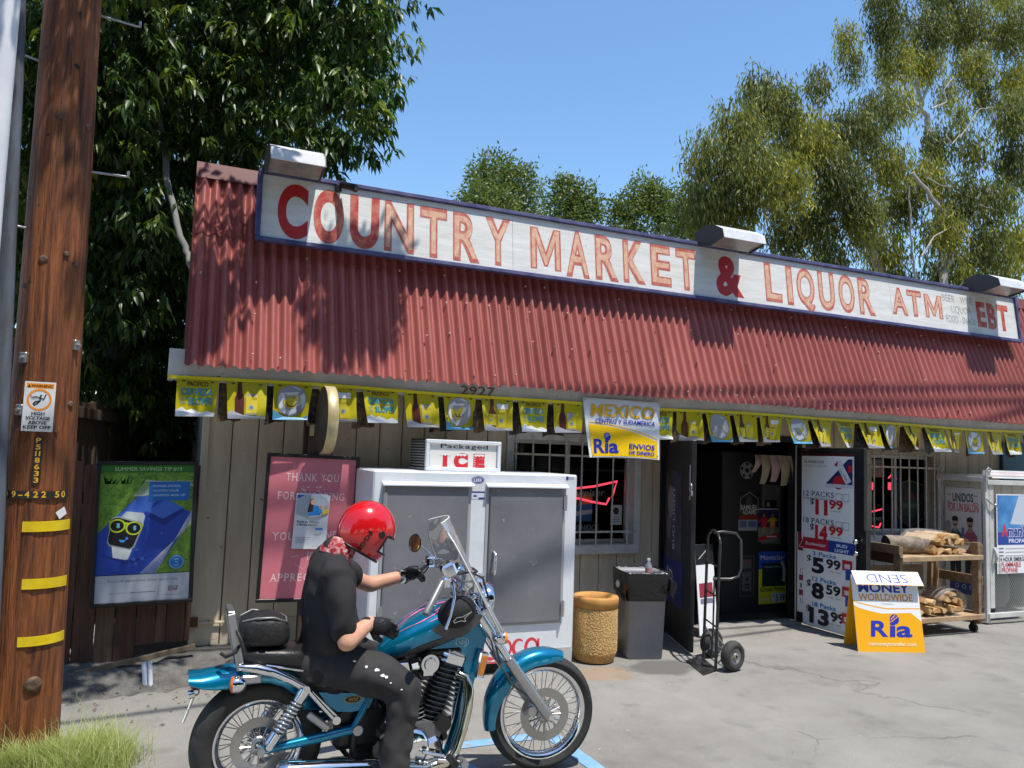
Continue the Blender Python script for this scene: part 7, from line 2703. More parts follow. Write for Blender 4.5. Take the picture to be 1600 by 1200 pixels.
EB = pxb([((22.263, 21.000, 17.867), 26), ((22.581, 21.000, 16.954), 22), ((24.402, 21.000, 18.929), 40), ((24.730, 21.000, 17.604), 40), ((26.493, 21.000, 19.350), 44), ((26.473, 21.000, 17.900), 34), ((28.716, 21.000, 20.206), 52), ((28.366, 20.500, 17.997), 40), ((29.972, 20.000, 19.757), 50), ((30.300, 20.000, 17.702), 40), ((29.089, 20.500, 16.843), 26),
          ((24.461, 20.500, 15.683), 30), ((26.885, 20.500, 16.607), 22), ((24.073, 21.000, 20.253), 40), ((27.247, 21.000, 21.423), 50), ((31.117, 21.000, 22.537), 50), ((32.352, 20.000, 19.555), 50)], 21, .0185)
e2 = euc(EB, 170, (24.5, 21.0, 0), 'tall grey-green eucalyptus rising out of the top right corner', 'eucalyptus trees behind the store')
EC = pxb([((23.900, 16.000, 13.377), 40), ((24.321, 16.000, 11.994), 44), ((22.882, 17.000, 13.559), 22), ((21.831, 17.000, 12.490), 32), ((21.381, 17.000, 11.156), 36), ((22.776, 16.500, 12.183), 30), ((22.158, 16.500, 10.521), 40), ((23.073, 16.000, 10.528), 38), ((21.286, 16.500, 9.369), 40), ((22.744, 16.000, 9.062), 42), ((24.246, 16.000, 9.49), 36),
          ((22.116, 16.500, 8.287), 34), ((23.456, 16.000, 8.157), 28), ((21.480, 17.000, 8.005), 28), ((25.735, 16.000, 11.838), 50), ((25.637, 16.000, 9.07), 50), ((23.676, 17.000, 8.185), 24)], 16, .0155)
e3 = euc(EC, 180, (20.5, 16.5, 0), 'nearer eucalyptus with pale limbs at the right edge of the picture', 'eucalyptus trees behind the store')
for th, sets in ((e1, (([(18.5, 18, -.1), (20.710, 18.000, 7.593), (19.480, 18.000, 9.277), (18.731, 18.000, 9.671), (17.748, 17.600, 10.649)], .2, .04), ([(19.626, 17.400, 9.147), (18.854, 17.300, 9.499), (18.051, 17.200, 9.83), (17.847, 17.200, 10.284), (17.344, 17.200, 10.757)], .09, .03), ([(18.854, 17.300, 9.499), (19.008, 17.200, 9.793), (19.621, 17.200, 10.175)], .05, .02),
                       ([(15.672, 18.400, 7.831), (15.776, 18.400, 9.21), (15.976, 18.300, 9.607), (15.124, 18.200, 9.63)], .06, .02), ([(15.785, 18.400, 8.429), (15.571, 18.300, 9.15), (15.244, 18.200, 9.457)], .05, .02))),
                 (e2, (([(24.5, 21, -.1), (27.068, 21.000, 9.924), (26.596, 21.000, 13.914), (26.369, 21.000, 15.410), (25.755, 21.000, 16.821)], .25, .06), ([(26.369, 21.000, 15.410), (25.400, 21.000, 15.971), (24.726, 21.000, 17.093)], .08, .03), ([(26.094, 21.000, 15.867), (26.823, 21.000, 17.330), (27.942, 21.000, 18.926)], .08, .03), ([(25.354, 20.000, 15.057), (26.147, 20.000, 15.476), (26.051, 20.000, 15.954), (26.584, 20.000, 16.578)], .06, .03))),
                 (e3, (([(20.5, 16.5, -.1), (21.397, 16.500, 7.596), (21.834, 16.500, 8.449), (21.568, 16.500, 9.412), (20.067, 16.500, 10.556)], .14, .05), ([(20.828, 17.000, 7.223), (20.623, 17.000, 8.594), (20.577, 17.000, 9.39), (20.532, 17.000, 10.392)], .06, .035), ([(20.071, 16.200, 7.947), (20.617, 16.200, 8.602), (21.450, 16.200, 9.078)], .05, .03), ([(21.515, 16.000, 11.754), (22.396, 16.000, 12.846), (23.136, 16.000, 13.046)], .03, .015), ([(20.955, 16.000, 11.643), (21.174, 16.000, 11.488), (21.517, 16.000, 11.855)], .04, .02),
                       ([(20.370, 16.200, 10.359), (20.785, 16.100, 10.165), (21.206, 16.000, 10.168)], .035, .015), ([(22.049, 15.800, 9.698), (22.911, 15.800, 9.637), (24.114, 15.800, 10.031)], .03, .015)))):
 for i, (pts, r0, r1) in enumerate(sets):
  child(limb(pts, r0 * (1 if i == 0 else .65), r1 * (1 if i == 0 else .6), 8), 'trunk' if i == 0 else 'branch', th, ebark)

# ---- small round trees behind the roof
mid_l = leaf_mat('small_round_leaf', (0.055, 0.09, 0.02), (0.14, 0.185, 0.038), (0.26, 0.29, 0.06), .45, .35, .5)
def round_tree(lst, Y, loc, label):
 bl = [(*q_, r * .0195, .95) for q_, r in lst]
 th = thing('round_tree', label, 'tree', loc, 0, 'small round trees behind the roof')
 bl += [(b_[0] + random.uniform(-1, 1) * b_[3], b_[1], b_[2] + random.uniform(-.2, 1.0) * b_[3], b_[3] * random.uniform(.3, .5), 1.0) for b_ in bl for _ in range(2)]
 P, D, K = in_blobs(bl, 230, .4)
 n = len(P)
 L_ = 14
 base = np.repeat(P, L_, axis=0) + NR.normal(size=(n * L_, 3)) * .13
 dirs = np.repeat(D, L_, axis=0) * .7 + NR.normal(size=base.shape) * .8 + np.array([0, 0, .25])
 tone = .3 + .3 * np.repeat(NR.random(n), L_) + .15 * NR.normal(size=len(base))
 ln = .13 * (.7 + .6 * NR.random(len(base)))
 me = leaves(base, dirs, unit(len(base)), ln, ln * .5, tone, mid_l, 'crown', .15, .1)
 put('crown', me, th).matrix_parent_inverse = Matrix.Translation((-loc[0], -loc[1], -loc[2]))
 child(limb([(loc[0], loc[1], -.1), (loc[0] + .1, loc[1], 2.5), (loc[0], loc[1], 5.2)], .14, .05, 8), 'trunk', th, brk)
round_tree([((9.232, 23.000, 10.634), 34), ((8.665, 23.000, 9.991), 30), ((10.030, 23.000, 10.392), 32), ((9.61, 23.000, 9.581), 36), ((8.628, 23.000, 9.32), 30), ((8.878, 22.000, 9.09), 40), ((10.335, 23.000, 9.59), 26)], 23, (8.8, 23, 0), 'round green treetop peeking over the middle of the roof sign')
round_tree([((12.295, 24.000, 10.854), 28), ((13.059, 24.000, 10.752), 26), ((11.946, 24.000, 10.115), 30), ((13.209, 24.000, 10.084), 26), ((12.705, 24.000, 9.892), 36)], 24, (12.4, 24, 0), 'smaller green treetop just right of the first one over the sign')
round_tree([((14.788, 23.000, 10.935), 32), ((14.025, 23.000, 10.287), 28), ((15.591, 23.000, 10.768), 30), ((14.944, 23.000, 9.977), 40), ((13.913, 23.000, 9.707), 24), ((16.013, 23.000, 10.024), 30)], 23, (15.3, 23, 0), 'green treetop left of the middle floodlight')
round_tree([((14.751, 20.000, 9.582), 28), ((15.370, 20.000, 9.267), 28), ((14.521, 20.000, 8.934), 32), ((15.626, 20.000, 8.892), 26)], 20, (15.2, 20, 0), 'low bushy treetop directly behind the middle floodlight')

# ---- pale grass tuft at the foot of the pole
gn = 5600
gc_ = np.array((-0.2059, 4.959, 0)[:2])
gx = np.concatenate([NR.normal((-0.2509, 4.946, 0)[0], .1, gn), NR.normal((-0.568, 5.098, 0)[0], .2, 1700)])
gy = np.concatenate([NR.normal((-0.204, 4.931, 0)[1] - .02, .13, gn), NR.normal(4.98, .05, 1700)])
gn = len(gx)
base = np.stack([gx, gy, np.zeros(gn) - .005], 1)
az = NR.random(gn) * 2 * PI
hgt = .13 * (.5 + .8 * NR.random(gn)) * np.where(NR.random(gn) > .96, 1.7, 1.0)
ld = np.stack([np.cos(az), np.sin(az), np.zeros(gn)], 1)
wv_ = np.stack([-np.sin(az), np.cos(az), np.zeros(gn)], 1) * .0011
l1 = base + ld * (hgt * .22)[:, None] + np.array([0, 0, 1]) * (hgt * .6)[:, None]
l2 = base + ld * (hgt * (.5 + .5 * NR.random(gn)))[:, None] + np.array([0, 0, 1]) * (hgt * (.85 + .25 * NR.random(gn)))[:, None]
V = np.stack([base - wv_, base + wv_, l1 + wv_, l1 - wv_, l2 + wv_ * .3, l2 - wv_ * .3], 1).reshape(-1, 3)
F = np.array([[0, 1, 2, 3], [3, 2, 4, 5]])
F = (np.arange(gn)[:, None, None] * 6 + F[None]).reshape(-1, 4)
gm_ = leaf_mat('pale_grass_blade', (0.2, 0.27, 0.06), (0.38, 0.44, 0.14), (0.58, 0.56, 0.28), .6, .4, .3)
me = np_mesh('grass', V, F, gm_, False, np.repeat(np.clip(.45 + .25 * NR.normal(size=gn), 0, 1), 6))
put('grass', me, None, label='pale green grass tuft growing at the foot of the utility pole', cat='grass', kind='stuff')

# ---- overhead service wires crossing above the lot
wm = mat('black_cable', (0.02, 0.02, 0.02), .6)
for i, (ya, yb, z_, lab) in enumerate(((2.75, 4.1, 9.3, 'lowest overhead service cable crossing above the lot'), (3.98, 4.405, 9.05, 'overhead cable nearest the store front'), (4.07, 4.52, 9.05, 'overhead cable just behind the nearest one'))):
 m_ = MB()
 pts = []
 for k_ in range(33):
  s_ = k_ / 32
  pts.append((-14 + 44 * s_, ya + (yb - ya) * ((-14 + 44 * s_) / 9.0), z_ - .5 * math.sin(PI * s_) + .25))
 m_.tube(pts, .028, 6)
 m_.build('overhead_cable', wm, label=lab, cat='cable', group='overhead cables')

# ---- unseen trees added behind the camera to cut sky light on the store front
stl_ = leaf_mat('sky_blocker_leaf', (0.02, 0.035, 0.01), (0.04, 0.065, 0.015), (0.08, 0.11, 0.03), .5, .25, .4)
for i, (x, y, h_, w_) in enumerate(((-15, -9, 11, 4.2), (-7.5, -10, 13, 4.6), (0.5, -10.5, 12, 4.4), (8, -10, 13.5, 4.8), (16, -10, 12, 4.4), (24, -9.5, 13, 4.8))):
 th = thing('sky_blocker_tree', '%s tree of the unseen row added across the street to cut sky light' % ('first', 'second', 'third', 'fourth', 'fifth', 'sixth')[i], 'tree', (x, y, 0), 0, 'added row of unseen trees cutting sky light')
 bl = [(x + random.uniform(-1, 1) * w_ * .6, y + random.uniform(-1.2, 1.2), h_ * random.uniform(.25, .85), w_ * .5, .95) for _ in range(9)] + [(x, y, h_ * .5, w_ * .8, 1.3)]
 P, D, K = in_blobs(bl, 60, .6)
 me = leaves(P, D + NR.normal(size=P.shape) * .6, unit(len(P)), .55 + .4 * NR.random(len(P)), .35 + .2 * NR.random(len(P)), NR.random(len(P)), stl_, 'crown', .1, .2)
 put('crown', me, th).matrix_parent_inverse = Matrix.Translation((-x, -y, 0))
 child(limb([(x, y, -.1), (x, y, h_ * .25), (x + .2, y, h_ * .6)], .28, .1, 8), 'trunk', th, brk)

# ================================================================== MOTORCYCLE
bike = thing('motorcycle', 'teal cruiser motorcycle with chrome trim and windshield in front of the freezer', 'motorcycle', (0.525, 4.13, 0))
teal = mat('teal_metallic_paint', (0.0, 0.18, 0.33), .24, .5, col2=(0.0, 0.2, 0.36), nscale=3, coat=1.0)
bchr = mat('bike_chrome', (0.8, 0.8, 0.82), .07, 1.0, col2=(0.72, 0.72, 0.74), nscale=10)
bstl = mat('bike_grey_alloy', (0.42, 0.42, 0.43), .35, .9)
bblk = mat('bike_black_enamel', (0.012, 0.012, 0.013), .35)
tyr = mat('bike_tyre_rubber', (0.022, 0.022, 0.022), .7, col2=(0.035, 0.034, 0.033), nscale=14, bump=.1, bscale=80)
leath = mat('black_seat_leather', (0.014, 0.014, 0.015), .38, bump=.15, bscale=90)
amber = mat('amber_lens', (0.75, 0.25, 0.02), .15, coat=.6)
Rr = 0.312
def wheel(cx, tw, rimr, discr, steer, name_side):
 """Spoked wheel with tyre, rim, spokes, hub and disc; origin at the axle."""
 # tyre with shoulder grooves
 n = 128
 prof = [(rimr + .004, tw * .36), (rimr + .03, tw * .48), ((rimr + Rr) / 2 + .012, tw * .5), (Rr - .028, tw * .44), (Rr - .01, tw * .28), (Rr, 0)]
 prof = prof + [(r, -y) for r, y in prof[-2::-1]]
 rs = []
 for i in range(n):
  q_ = 2 * PI * i / n
  ring = []
  for j, (r, y) in enumerate(prof):
   k_ = j if j <= 5 else 10 - j
   gph = (i + (k_ - 3) * 1) % 6
   d = 0.006 if (gph == 0 and k_ in (3, 4)) else 0
   ring.append((cx + (r - d) * math.cos(q_), y, Rr + (r - d) * math.sin(q_)))
  rs.append(ring)
 m_ = MB()
 K = len(prof)
 vs = [p_ for r in rs for p_ in r]
 fs = []
 for i in range(n):
  j = (i + 1) % n
  for a in range(K - 1):
   fs.append((i * K + a, i * K + a + 1, j * K + a + 1, j * K + a))
 m_.add(vs, fs, tyr, True)
 w = lchild(m_, 'wheel', bike)
 m_ = MB()
 ry = tw * .36
 m_.lathe([(rimr + .006, ry), (rimr + .008, ry - .004), (rimr - .004, ry - .012), (rimr - .022, ry * .5), (rimr - .026, 0), (rimr - .022, -ry * .5), (rimr - .004, -ry + .012), (rimr + .008, -ry + .004), (rimr + .006, -ry)], (cx, 0, Rr), (0, 1, 0), 64)
 # thickness on the inside of the rim
 m_.lathe([(rimr + .006, ry), (rimr - .006, ry), (rimr - .026, ry * .45), (rimr - .031, 0), (rimr - .026, -ry * .45), (rimr - .006, -ry), (rimr + .006, -ry)], (cx, 0, Rr), (0, 1, 0), 64)
 lchild(m_, 'rim', w, bchr)
 m_ = MB()
 m_.lathe([(.001, -.06), (.02, -.06), (.022, -.05), (.042, -.045), (.045, -.035), (.026, -.03), (.024, .03), (.045, .035), (.042, .045), (.02, .06), (.001, .06)], (cx, 0, Rr), (0, 1, 0), 24)
 lchild(m_, 'hub', w, bchr)
 # spokes: one mesh pair, turned about the axle
 N = 40
 for i in range(N):
  sd = 1 if i % 2 else -1
  lean_ = (1 if (i // 2) % 2 else -1) * .55
  q_ = 2 * PI * i / N
  q2 = q_ + lean_ * .9
  a = (cx + .04 * math.cos(q2), sd * .04, Rr + .04 * math.sin(q2))
  b_ = (cx + (rimr - .024) * math.cos(q_), sd * .008, Rr + (rimr - .024) * math.sin(q_))
  m_ = MB()
  m_.cyl(a, b_, .0022, .0022, 5)
  lchild(m_, 'spoke', w, bstl)
 # disc with slotted carrier on the right side
 yd = -.062
 m_ = MB()
 m_.lathe([(discr * .66, yd - .0025), (discr, yd - .0025), (discr, yd + .0025), (discr * .66, yd + .0025), (discr * .66, yd - .0025)], (cx, 0, Rr), (0, 1, 0), 48, smooth=False)
 d = lchild(m_, 'brake_disc', w, mat('disc_steel', (0.38, 0.37, 0.35), .32, .85))
 m_ = MB()
 for i in range(16):
  q_ = 2 * PI * i / 16
  c_, s_ = math.cos(q_), math.sin(q_)
  m_.bar((cx + .035 * c_, yd, Rr + .035 * s_), (cx + discr * .68 * c_, yd, Rr + discr * .68 * s_), .006, .012, up=(0, 1, 0))
 m_.lathe([(.02, yd - .004), (.045, yd - .004), (.045, yd + .004)], (cx, 0, Rr), (0, 1, 0), 24)
 for i in range(5):
  q_ = 2 * PI * i / 5
  m_.cyl((cx + .034 * math.cos(q_), yd - .012, Rr + .034 * math.sin(q_)), (cx + .034 * math.cos(q_), yd, Rr + .034 * math.sin(q_)), .006, n=8)
 lchild(m_, 'disc_carrier', w, bstl)
 return w
wr = wheel(0.0, .145, .205, .132, 0, 'rear')
wf = wheel(0.0, .11, .245, .142, 0, 'front')
wf.location = (1.53, 0, 0)
wf.rotation_euler = (0, 0, math.radians(-6))
def fender(path, hw, drop, name, lip=.004, n=14, taper=None, tdrop=None):
 """Arched mudguard along a side-view path of (x, z)."""
 m_ = MB()
 K = len(path)
 outer, inner = [], []
 for i in range(K):
  a, b_ = Vector(path[max(0, i - 1)]), Vector(path[min(K - 1, i + 1)])
  t_ = (b_ - a).normalized()
  nn = Vector((-t_.y, t_.x))
  if nn.y < 0 and abs(nn.y) > .3:
   nn = -nn
  w_ = hw * (taper(i / (K - 1)) if taper else 1)
  dr = drop * (tdrop or taper or (lambda s_: 1))(i / (K - 1))
  ro, ri = [], []
  for j in range(n + 1):
   s_ = -1 + 2 * j / n
   ang = s_ * PI / 2 * .96
   y_ = w_ * math.copysign(abs(math.sin(ang)) ** .75, ang)
   off = -dr * (1 - abs(math.cos(ang)) ** .75)
   p_ = Vector(path[i]) + nn * off
   ro.append((p_.x, y_, p_.y))
   p2 = Vector(path[i]) + nn * (off - .006)
   ri.append((p2.x, y_ * .95, p2.y))
  outer.append(ro)
  inner.append(ri)
 m_.sheet(outer, teal)
 m_.sheet([r[::-1] for r in inner], bblk)
 # closing lips
 for rowo, rowi in ((outer[0], inner[0]), (outer[-1], inner[-1])):
  m_.sheet([rowo, rowi], teal)
 for j in (0, n):
  m_.sheet([[r[j] for r in outer], [r[j] for r in inner]], teal)
 return lchild(m_, name, bike)
fp_ = []
for i in range(23):
 q_ = math.radians(192 - 122 * i / 22)
 rr2 = .345 + .012 * math.sin(PI * i / 22)
 fp_.append((1.53 + rr2 * math.cos(q_), Rr + rr2 * math.sin(q_)))
ff = fender(fp_, .075, .085, 'front_fender', taper=lambda s_: min(1, .55 + 1.4 * s_) * (1 if s_ < .85 else 1 - 2.2 * (s_ - .85) ** 1.0))
rp_ = [(.30, .43), (.285, .50), (.25, .57), (.20, .625), (.13, .672), (.05, .70), (-.03, .708), (-.10, .70), (-.16, .688), (-.22, .676), (-.28, .667), (-.335, .664)]
fender(rp_, .10, .10, 'rear_fender', tdrop=lambda s_: 1.0 if s_ < .72 else 1 - .62 * ((s_ - .72) / .28) ** 1.6)
def b3(q_, y):
 return (q_[0], y, q_[1])
def btube(pts, r, name, m, n=10, parent=None, **kw):
 m_ = MB()
 m_.tube(pts, r, n, m)
 return lchild(m_, name, parent or bike, **kw)
# forks
for s_ in (-1, 1):
 y = .1 * s_
 btube([(1.535, y, .295), (1.525, y, .318), (1.40, y, .475), (1.273, y, .637)], [.022, .03, .03, .031], 'fork_slider', bstl, 14)
 btube([(1.285, y, .622), (1.15, y, .805), (1.03, y, .97)], .021, 'fork_tube', bchr, 12)
 btube([(1.19, y, .75), (1.09, y, .885)], .03, 'fork_cover', bchr, 14)
m_ = MB()
m_.cbox((1.09, 0, .88), (.06, .27, .035), .01, Matrix.Rotation(math.radians(-36), 3, 'Y'))
m_.cbox((1.035, 0, .965), (.07, .27, .03), .01, Matrix.Rotation(math.radians(-36), 3, 'Y'))
lchild(m_, 'triple_clamp', bike, bchr)
btube([(1.53, -.13, Rr), (1.53, .13, Rr)], .014, 'front_axle', bchr, 10)
# caliper
m_ = MB()
m_.cbox((1.43, -.07, .355), (.055, .06, .085), .014, Matrix.Rotation(math.radians(25), 3, 'Y'))
m_.cyl((1.425, -.11, .35), (1.425, -.07, .35), .026, n=16)
lchild(m_, 'brake_caliper', bike, bstl)
btube([(1.19, -.1, .73), (1.22, -.12, .62), (1.3, -.1, .5), (1.40, -.1, .43), (1.43, -.09, .39)], .005, 'brake_hose', mat('hose_grey', (0.08, 0.08, 0.08), .5), 6)
btube([(1.16, -.1, .78), (1.18, -.13, .66), (1.26, -.12, .56), (1.33, -.06, .5)], .005, 'brake_hose', mat('hose_grey', (0.08, 0.08, 0.08), .5), 6)
# headlight and signals
m_ = MB()
m_.lathe([(.001, -.1), (.05, -.09), (.085, -.05), (.095, 0), (.097, .02), (.09, .025), (.001, .03)], (1.16, 0, .94), (1, 0, -.05), 24)
lchild(m_, 'headlight', bike, bchr)
for s_ in (-1, 1):
 m_ = MB()
 c = (1.20, .15 * s_, .765)
 m_.lathe([(.001, -.045), (.025, -.035), (.034, 0), (.034, .02)], c, (1, .25 * s_, 0), 16, bchr)
 m_.lathe([(.033, .02), (.03, .034), (.001, .042)], c, (1, .25 * s_, 0), 16, amber)
 m_.cyl((1.17, .1 * s_, .77), c, .009, n=8, m=bchr)
 lchild(m_, 'turn_signal', bike)
m_ = MB()
for s_ in (-1, 1):
 m_ = MB()
 c = (1.115, .11 * s_, .62)
 Rb = Matrix.Rotation(math.radians(12), 3, 'Y')
 m_.cbox(c, (.05, .025, .14), .008, Rb, bchr)
 m_.cbox((c[0] + .002, c[1] + .014 * s_, c[2]), (.032, .01, .105), .004, Rb, amber)
 lchild(m_, 'side_marker', bike)
# frame: neck gusset, downtubes, cradle
g_ = [(0.93, .775), (1.0, .80), (1.09, .86), (1.165, .80), (1.14, .70), (1.11, .60), (1.085, .50), (1.062, .38), (1.05, .30), (1.02, .30), (1.03, .42), (1.035, .53), (1.03, .61), (1.0, .67), (.95, .70), (.86, .69), (.80, .70), (.80, .73)]
for y0, y1 in ((-.07, -.055), (.055, .07)):
 m_ = MB()
 m_.prism(g_, y0, y1)
 lchild(m_, 'frame_gusset', bike, teal)
btube([(1.12, 0, .86), (1.07, 0, .5), (1.035, 0, .3), (.98, 0, .13)], .03, 'downtube', teal, 10)
for s_ in (-1, 1):
 btube([(1.03, .1 * s_, .3), (.97, .13 * s_, .13), (.85, .14 * s_, .1), (.5, .14 * s_, .11), (.43, .13 * s_, .2), (.45, .12 * s_, .38), (.53, .11 * s_, .56)], .016, 'frame_tube', bblk, 8)
 btube([(.43, .145 * s_, .37), (.50, .14 * s_, .5), (.53, .13 * s_, .56)], .017, 'frame_tube', teal, 8)
 btube([(-.005, .13 * s_, .312), (.1, .13 * s_, .322), (.28, .135 * s_, .345), (.45, .135 * s_, .37)], [.02, .022, .025, .024], 'swingarm', teal, 12)
 m_ = MB()
 m_.cyl((.45, .13 * s_, .37), (.45, .175 * s_, .37), .026, .024, 18)
 lchild(m_, 'pivot_cap', bike, bstl)
 m_ = MB()
 m_.cyl((0, .13 * s_, Rr), (0, .165 * s_, Rr), .02, .018, 14)
 lchild(m_, 'axle_cap', bike, bstl)
 # shock absorber
 T, B_ = Vector((.19, .155 * s_, .585)), Vector((.035, .15 * s_, .335))
 d = (B_ - T)
 u = d.normalized()
 e1_ = Vector((0, 1, 0))
 e2_ = u.cross(e1_).normalized()
 hel = []
 for k_ in range(97):
  q_ = 2 * PI * 8.5 * k_ / 96
  hel.append(T + d * (.22 + .55 * k_ / 96) + (e1_ * math.cos(q_) + e2_ * math.sin(q_)) * .03)
 m_ = MB()
 m_.tube(hel, .0058, 6, bchr)
 sh = lchild(m_, 'shock_spring', bike)
 m_ = MB()
 m_.cyl(T + d * .1, T + d * .9, .016, n=10, m=bstl)
 m_.cyl(T + d * .02, T + d * .22, .034, .03, 14, bchr)
 m_.cyl(T + d * .77, T + d * .97, .03, .03, 14, bchr)
 m_.cyl(T + Vector((0, -.02 * s_, 0)), T + Vector((0, .02 * s_, 0)), .018, n=12, m=bchr)
 m_.cyl(B_ + Vector((0, -.02 * s_, 0)), B_ + Vector((0, .02 * s_, 0)), .016, n=12, m=bchr)
 lchild(m_, 'shock_body', bike)
 # chrome fender strut and lower stay
 btube([(-.12, .12 * s_, .70), (-.04, .128 * s_, .69), (.04, .135 * s_, .668), (.12, .142 * s_, .63), (.195, .15 * s_, .585)], [.018, .024, .024, .022, .02], 'fender_strut', bchr, 10)
 btube([(.195, .15 * s_, .585), (.27, .15 * s_, .50), (.34, .148 * s_, .425)], .013, 'stay', bchr, 8)
 btube([(.22, .15 * s_, .57), (.30, .15 * s_, .49), (.35, .148 * s_, .44)], .008, 'stay', bchr, 8)
 m_ = MB()
 m_.cyl((.345, .13 * s_, .425), (.345, .165 * s_, .425), .022, .02, 14, bchr)
 m_.cbox((.26, .15 * s_, .425), (.13, .03, .035), .006, Matrix.Rotation(math.radians(38), 3, 'Y'), bstl)
 lchild(m_, 'peg_mount', bike)
 # rear signal
 m_ = MB()
 c = (-.12, .15 * s_, .63)
 m_.lathe([(.001, .04), (.028, .03), (.04, 0), (.04, -.02)], c, (1, .2 * s_, 0), 16, bchr)
 m_.lathe([(.039, -.02), (.034, -.032), (.001, -.04)], c, (1, .2 * s_, 0), 16, mat('orange_lens', (0.7, 0.13, 0.02), .15))
 m_.cbox((-.06, .13 * s_, .645), (.09, .03, .04), .006, None, bstl)
 lchild(m_, 'rear_signal', bike)
 # side cover
 m_ = MB()
 sc_ = [(.255, .56), (.34, .55), (.44, .54), (.515, .535), (.53, .51), (.505, .462), (.42, .452), (.35, .46), (.30, .50)]
 m_.prism(sc_, .125 * s_, .14 * s_, teal)
 sc = lchild(m_, 'side_cover', bike)
 p = Print((0, .14 * s_, 0), (1, 0, 0), (0, 0, 1), .0006)
 if s_ < 0:
  p.disc(.425, .512, .044, ink(176, 150, 84), ry=.018)
  p.disc(.425, .512, .039, ink(26, 24, 24), ry=.015)
  p.text('800', .425, .505, .015, ink(196, 166, 96), w=.045, al='c', shear=.3)
  lchild(p, 'emblem', sc)
# sissy bar, tail parts
btube([(-.115, -.10, .69), (-.14, -.105, .80), (-.165, -.1, .93), (-.168, -.06, .955), (-.168, .06, .955), (-.165, .1, .93), (-.14, .105, .80), (-.115, .10, .69)], .014, 'sissy_bar', bstl, 8, flat=None) if False else None
m_ = MB()
for s_ in (-1, 1):
 m_.bar((-.108, .1 * s_, .68), (-.166, .1 * s_, .945), .016, .036, bstl, up=(1, 0, 0))
m_.bar((-.166, -.1, .94), (-.166, .1, .94), .03, .03, bstl)
lchild(m_, 'sissy_bar', bike)
m_ = MB()
m_.cbox((-.30, 0, .585), (.035, .12, .03), .006, None, bchr)
m_.bar((-.30, -.03, .58), (-.325, -.03, .50), .02, .012, bchr)
m_.bar((-.325, -.03, .50), (-.345, -.03, .44), .012, .01, bchr)
m_.cyl((-.33, -.06, .575), (-.305, -.06, .58), .02, n=12, m=bchr)
lchild(m_, 'tail_bracket', bike)
m_ = MB()
m_.lathe([(.001, -.03), (.035, -.02), (.04, .01), (.04, .02)], (-.30, 0, .62), (1, 0, .1), 16)
lchild(m_, 'tail_light', bike, mat('red_lens', (0.4, 0.01, 0.01), .15))
def pad(stations, name, m, n=18, pw=.55):
 """Loft along x of (x, half-width, z-bottom, z-top)."""
 m_ = MB()
 rs = []
 for x_, hw, zb_, zt_ in stations:
  zc, hh = (zb_ + zt_) / 2, (zt_ - zb_) / 2
  ring = []
  for i in range(n):
   q_ = 2 * PI * i / n
   c_, s_ = math.cos(q_), math.sin(q_)
   ring.append((x_, hw * math.copysign(abs(c_) ** pw, c_), zc + hh * math.copysign(abs(s_) ** pw, s_)))
  rs.append(ring)
 m_.rings(rs, m, True)
 return lchild(m_, name, bike)
pad([(-.115, .05, .715, .745), (-.10, .10, .70, .765), (-.03, .12, .69, .775), (.08, .125, .675, .77), (.16, .125, .655, .765), (.205, .11, .64, .74), (.22, .07, .645, .70)], 'passenger_seat', leath)
pad([(.17, .10, .575, .69), (.21, .14, .57, .70), (.28, .16, .565, .66), (.38, .165, .56, .63), (.48, .14, .56, .64), (.57, .10, .57, .665), (.62, .07, .60, .66)], 'rider_seat', leath)
m_ = MB()
m_.bar((.0, -.126, .70), (.18, -.13, .665), .008, .012)
lchild(m_, 'seat_trim', bike, bchr)
# fuel tank
TS = [(.565, .03, .655, .70), (.59, .07, .65, .745), (.64, .105, .66, .80), (.71, .13, .675, .855), (.79, .145, .695, .90), (.87, .15, .715, .935), (.95, .145, .74, .955), (1.02, .125, .77, .95), (1.07, .09, .80, .925), (1.095, .05, .83, .89)]
def tank_pt(s_, q_, off=0.0):
 """s 0..1 along, q angle (0 = right side, 90 = top)."""
 f = s_ * (len(TS) - 1)
 i = min(int(f), len(TS) - 2)
 k_ = f - i
 x_, hw, zb_, zt_ = [TS[i][j] * (1 - k_) + TS[i + 1][j] * k_ for j in range(4)]
 c_, sn = math.cos(q_), math.sin(q_)
 y_ = -(hw + off) * math.copysign(abs(c_) ** .8, c_)
 z_ = (zb_ + zt_) / 2 + ((zt_ - zb_) / 2 + off) * math.copysign(abs(sn) ** .8, sn)
 return (x_, y_, z_)
m_ = MB()
m_.rings([[tank_pt(s_ / 27, 2 * PI * j / 32) for j in range(32)] for s_ in range(28)], teal, True)
tk_ = lchild(m_, 'fuel_tank', bike)
m_ = MB()
pk = mat('pink_flame_paint', lin((226, 120, 170)), .25, coat=.8)
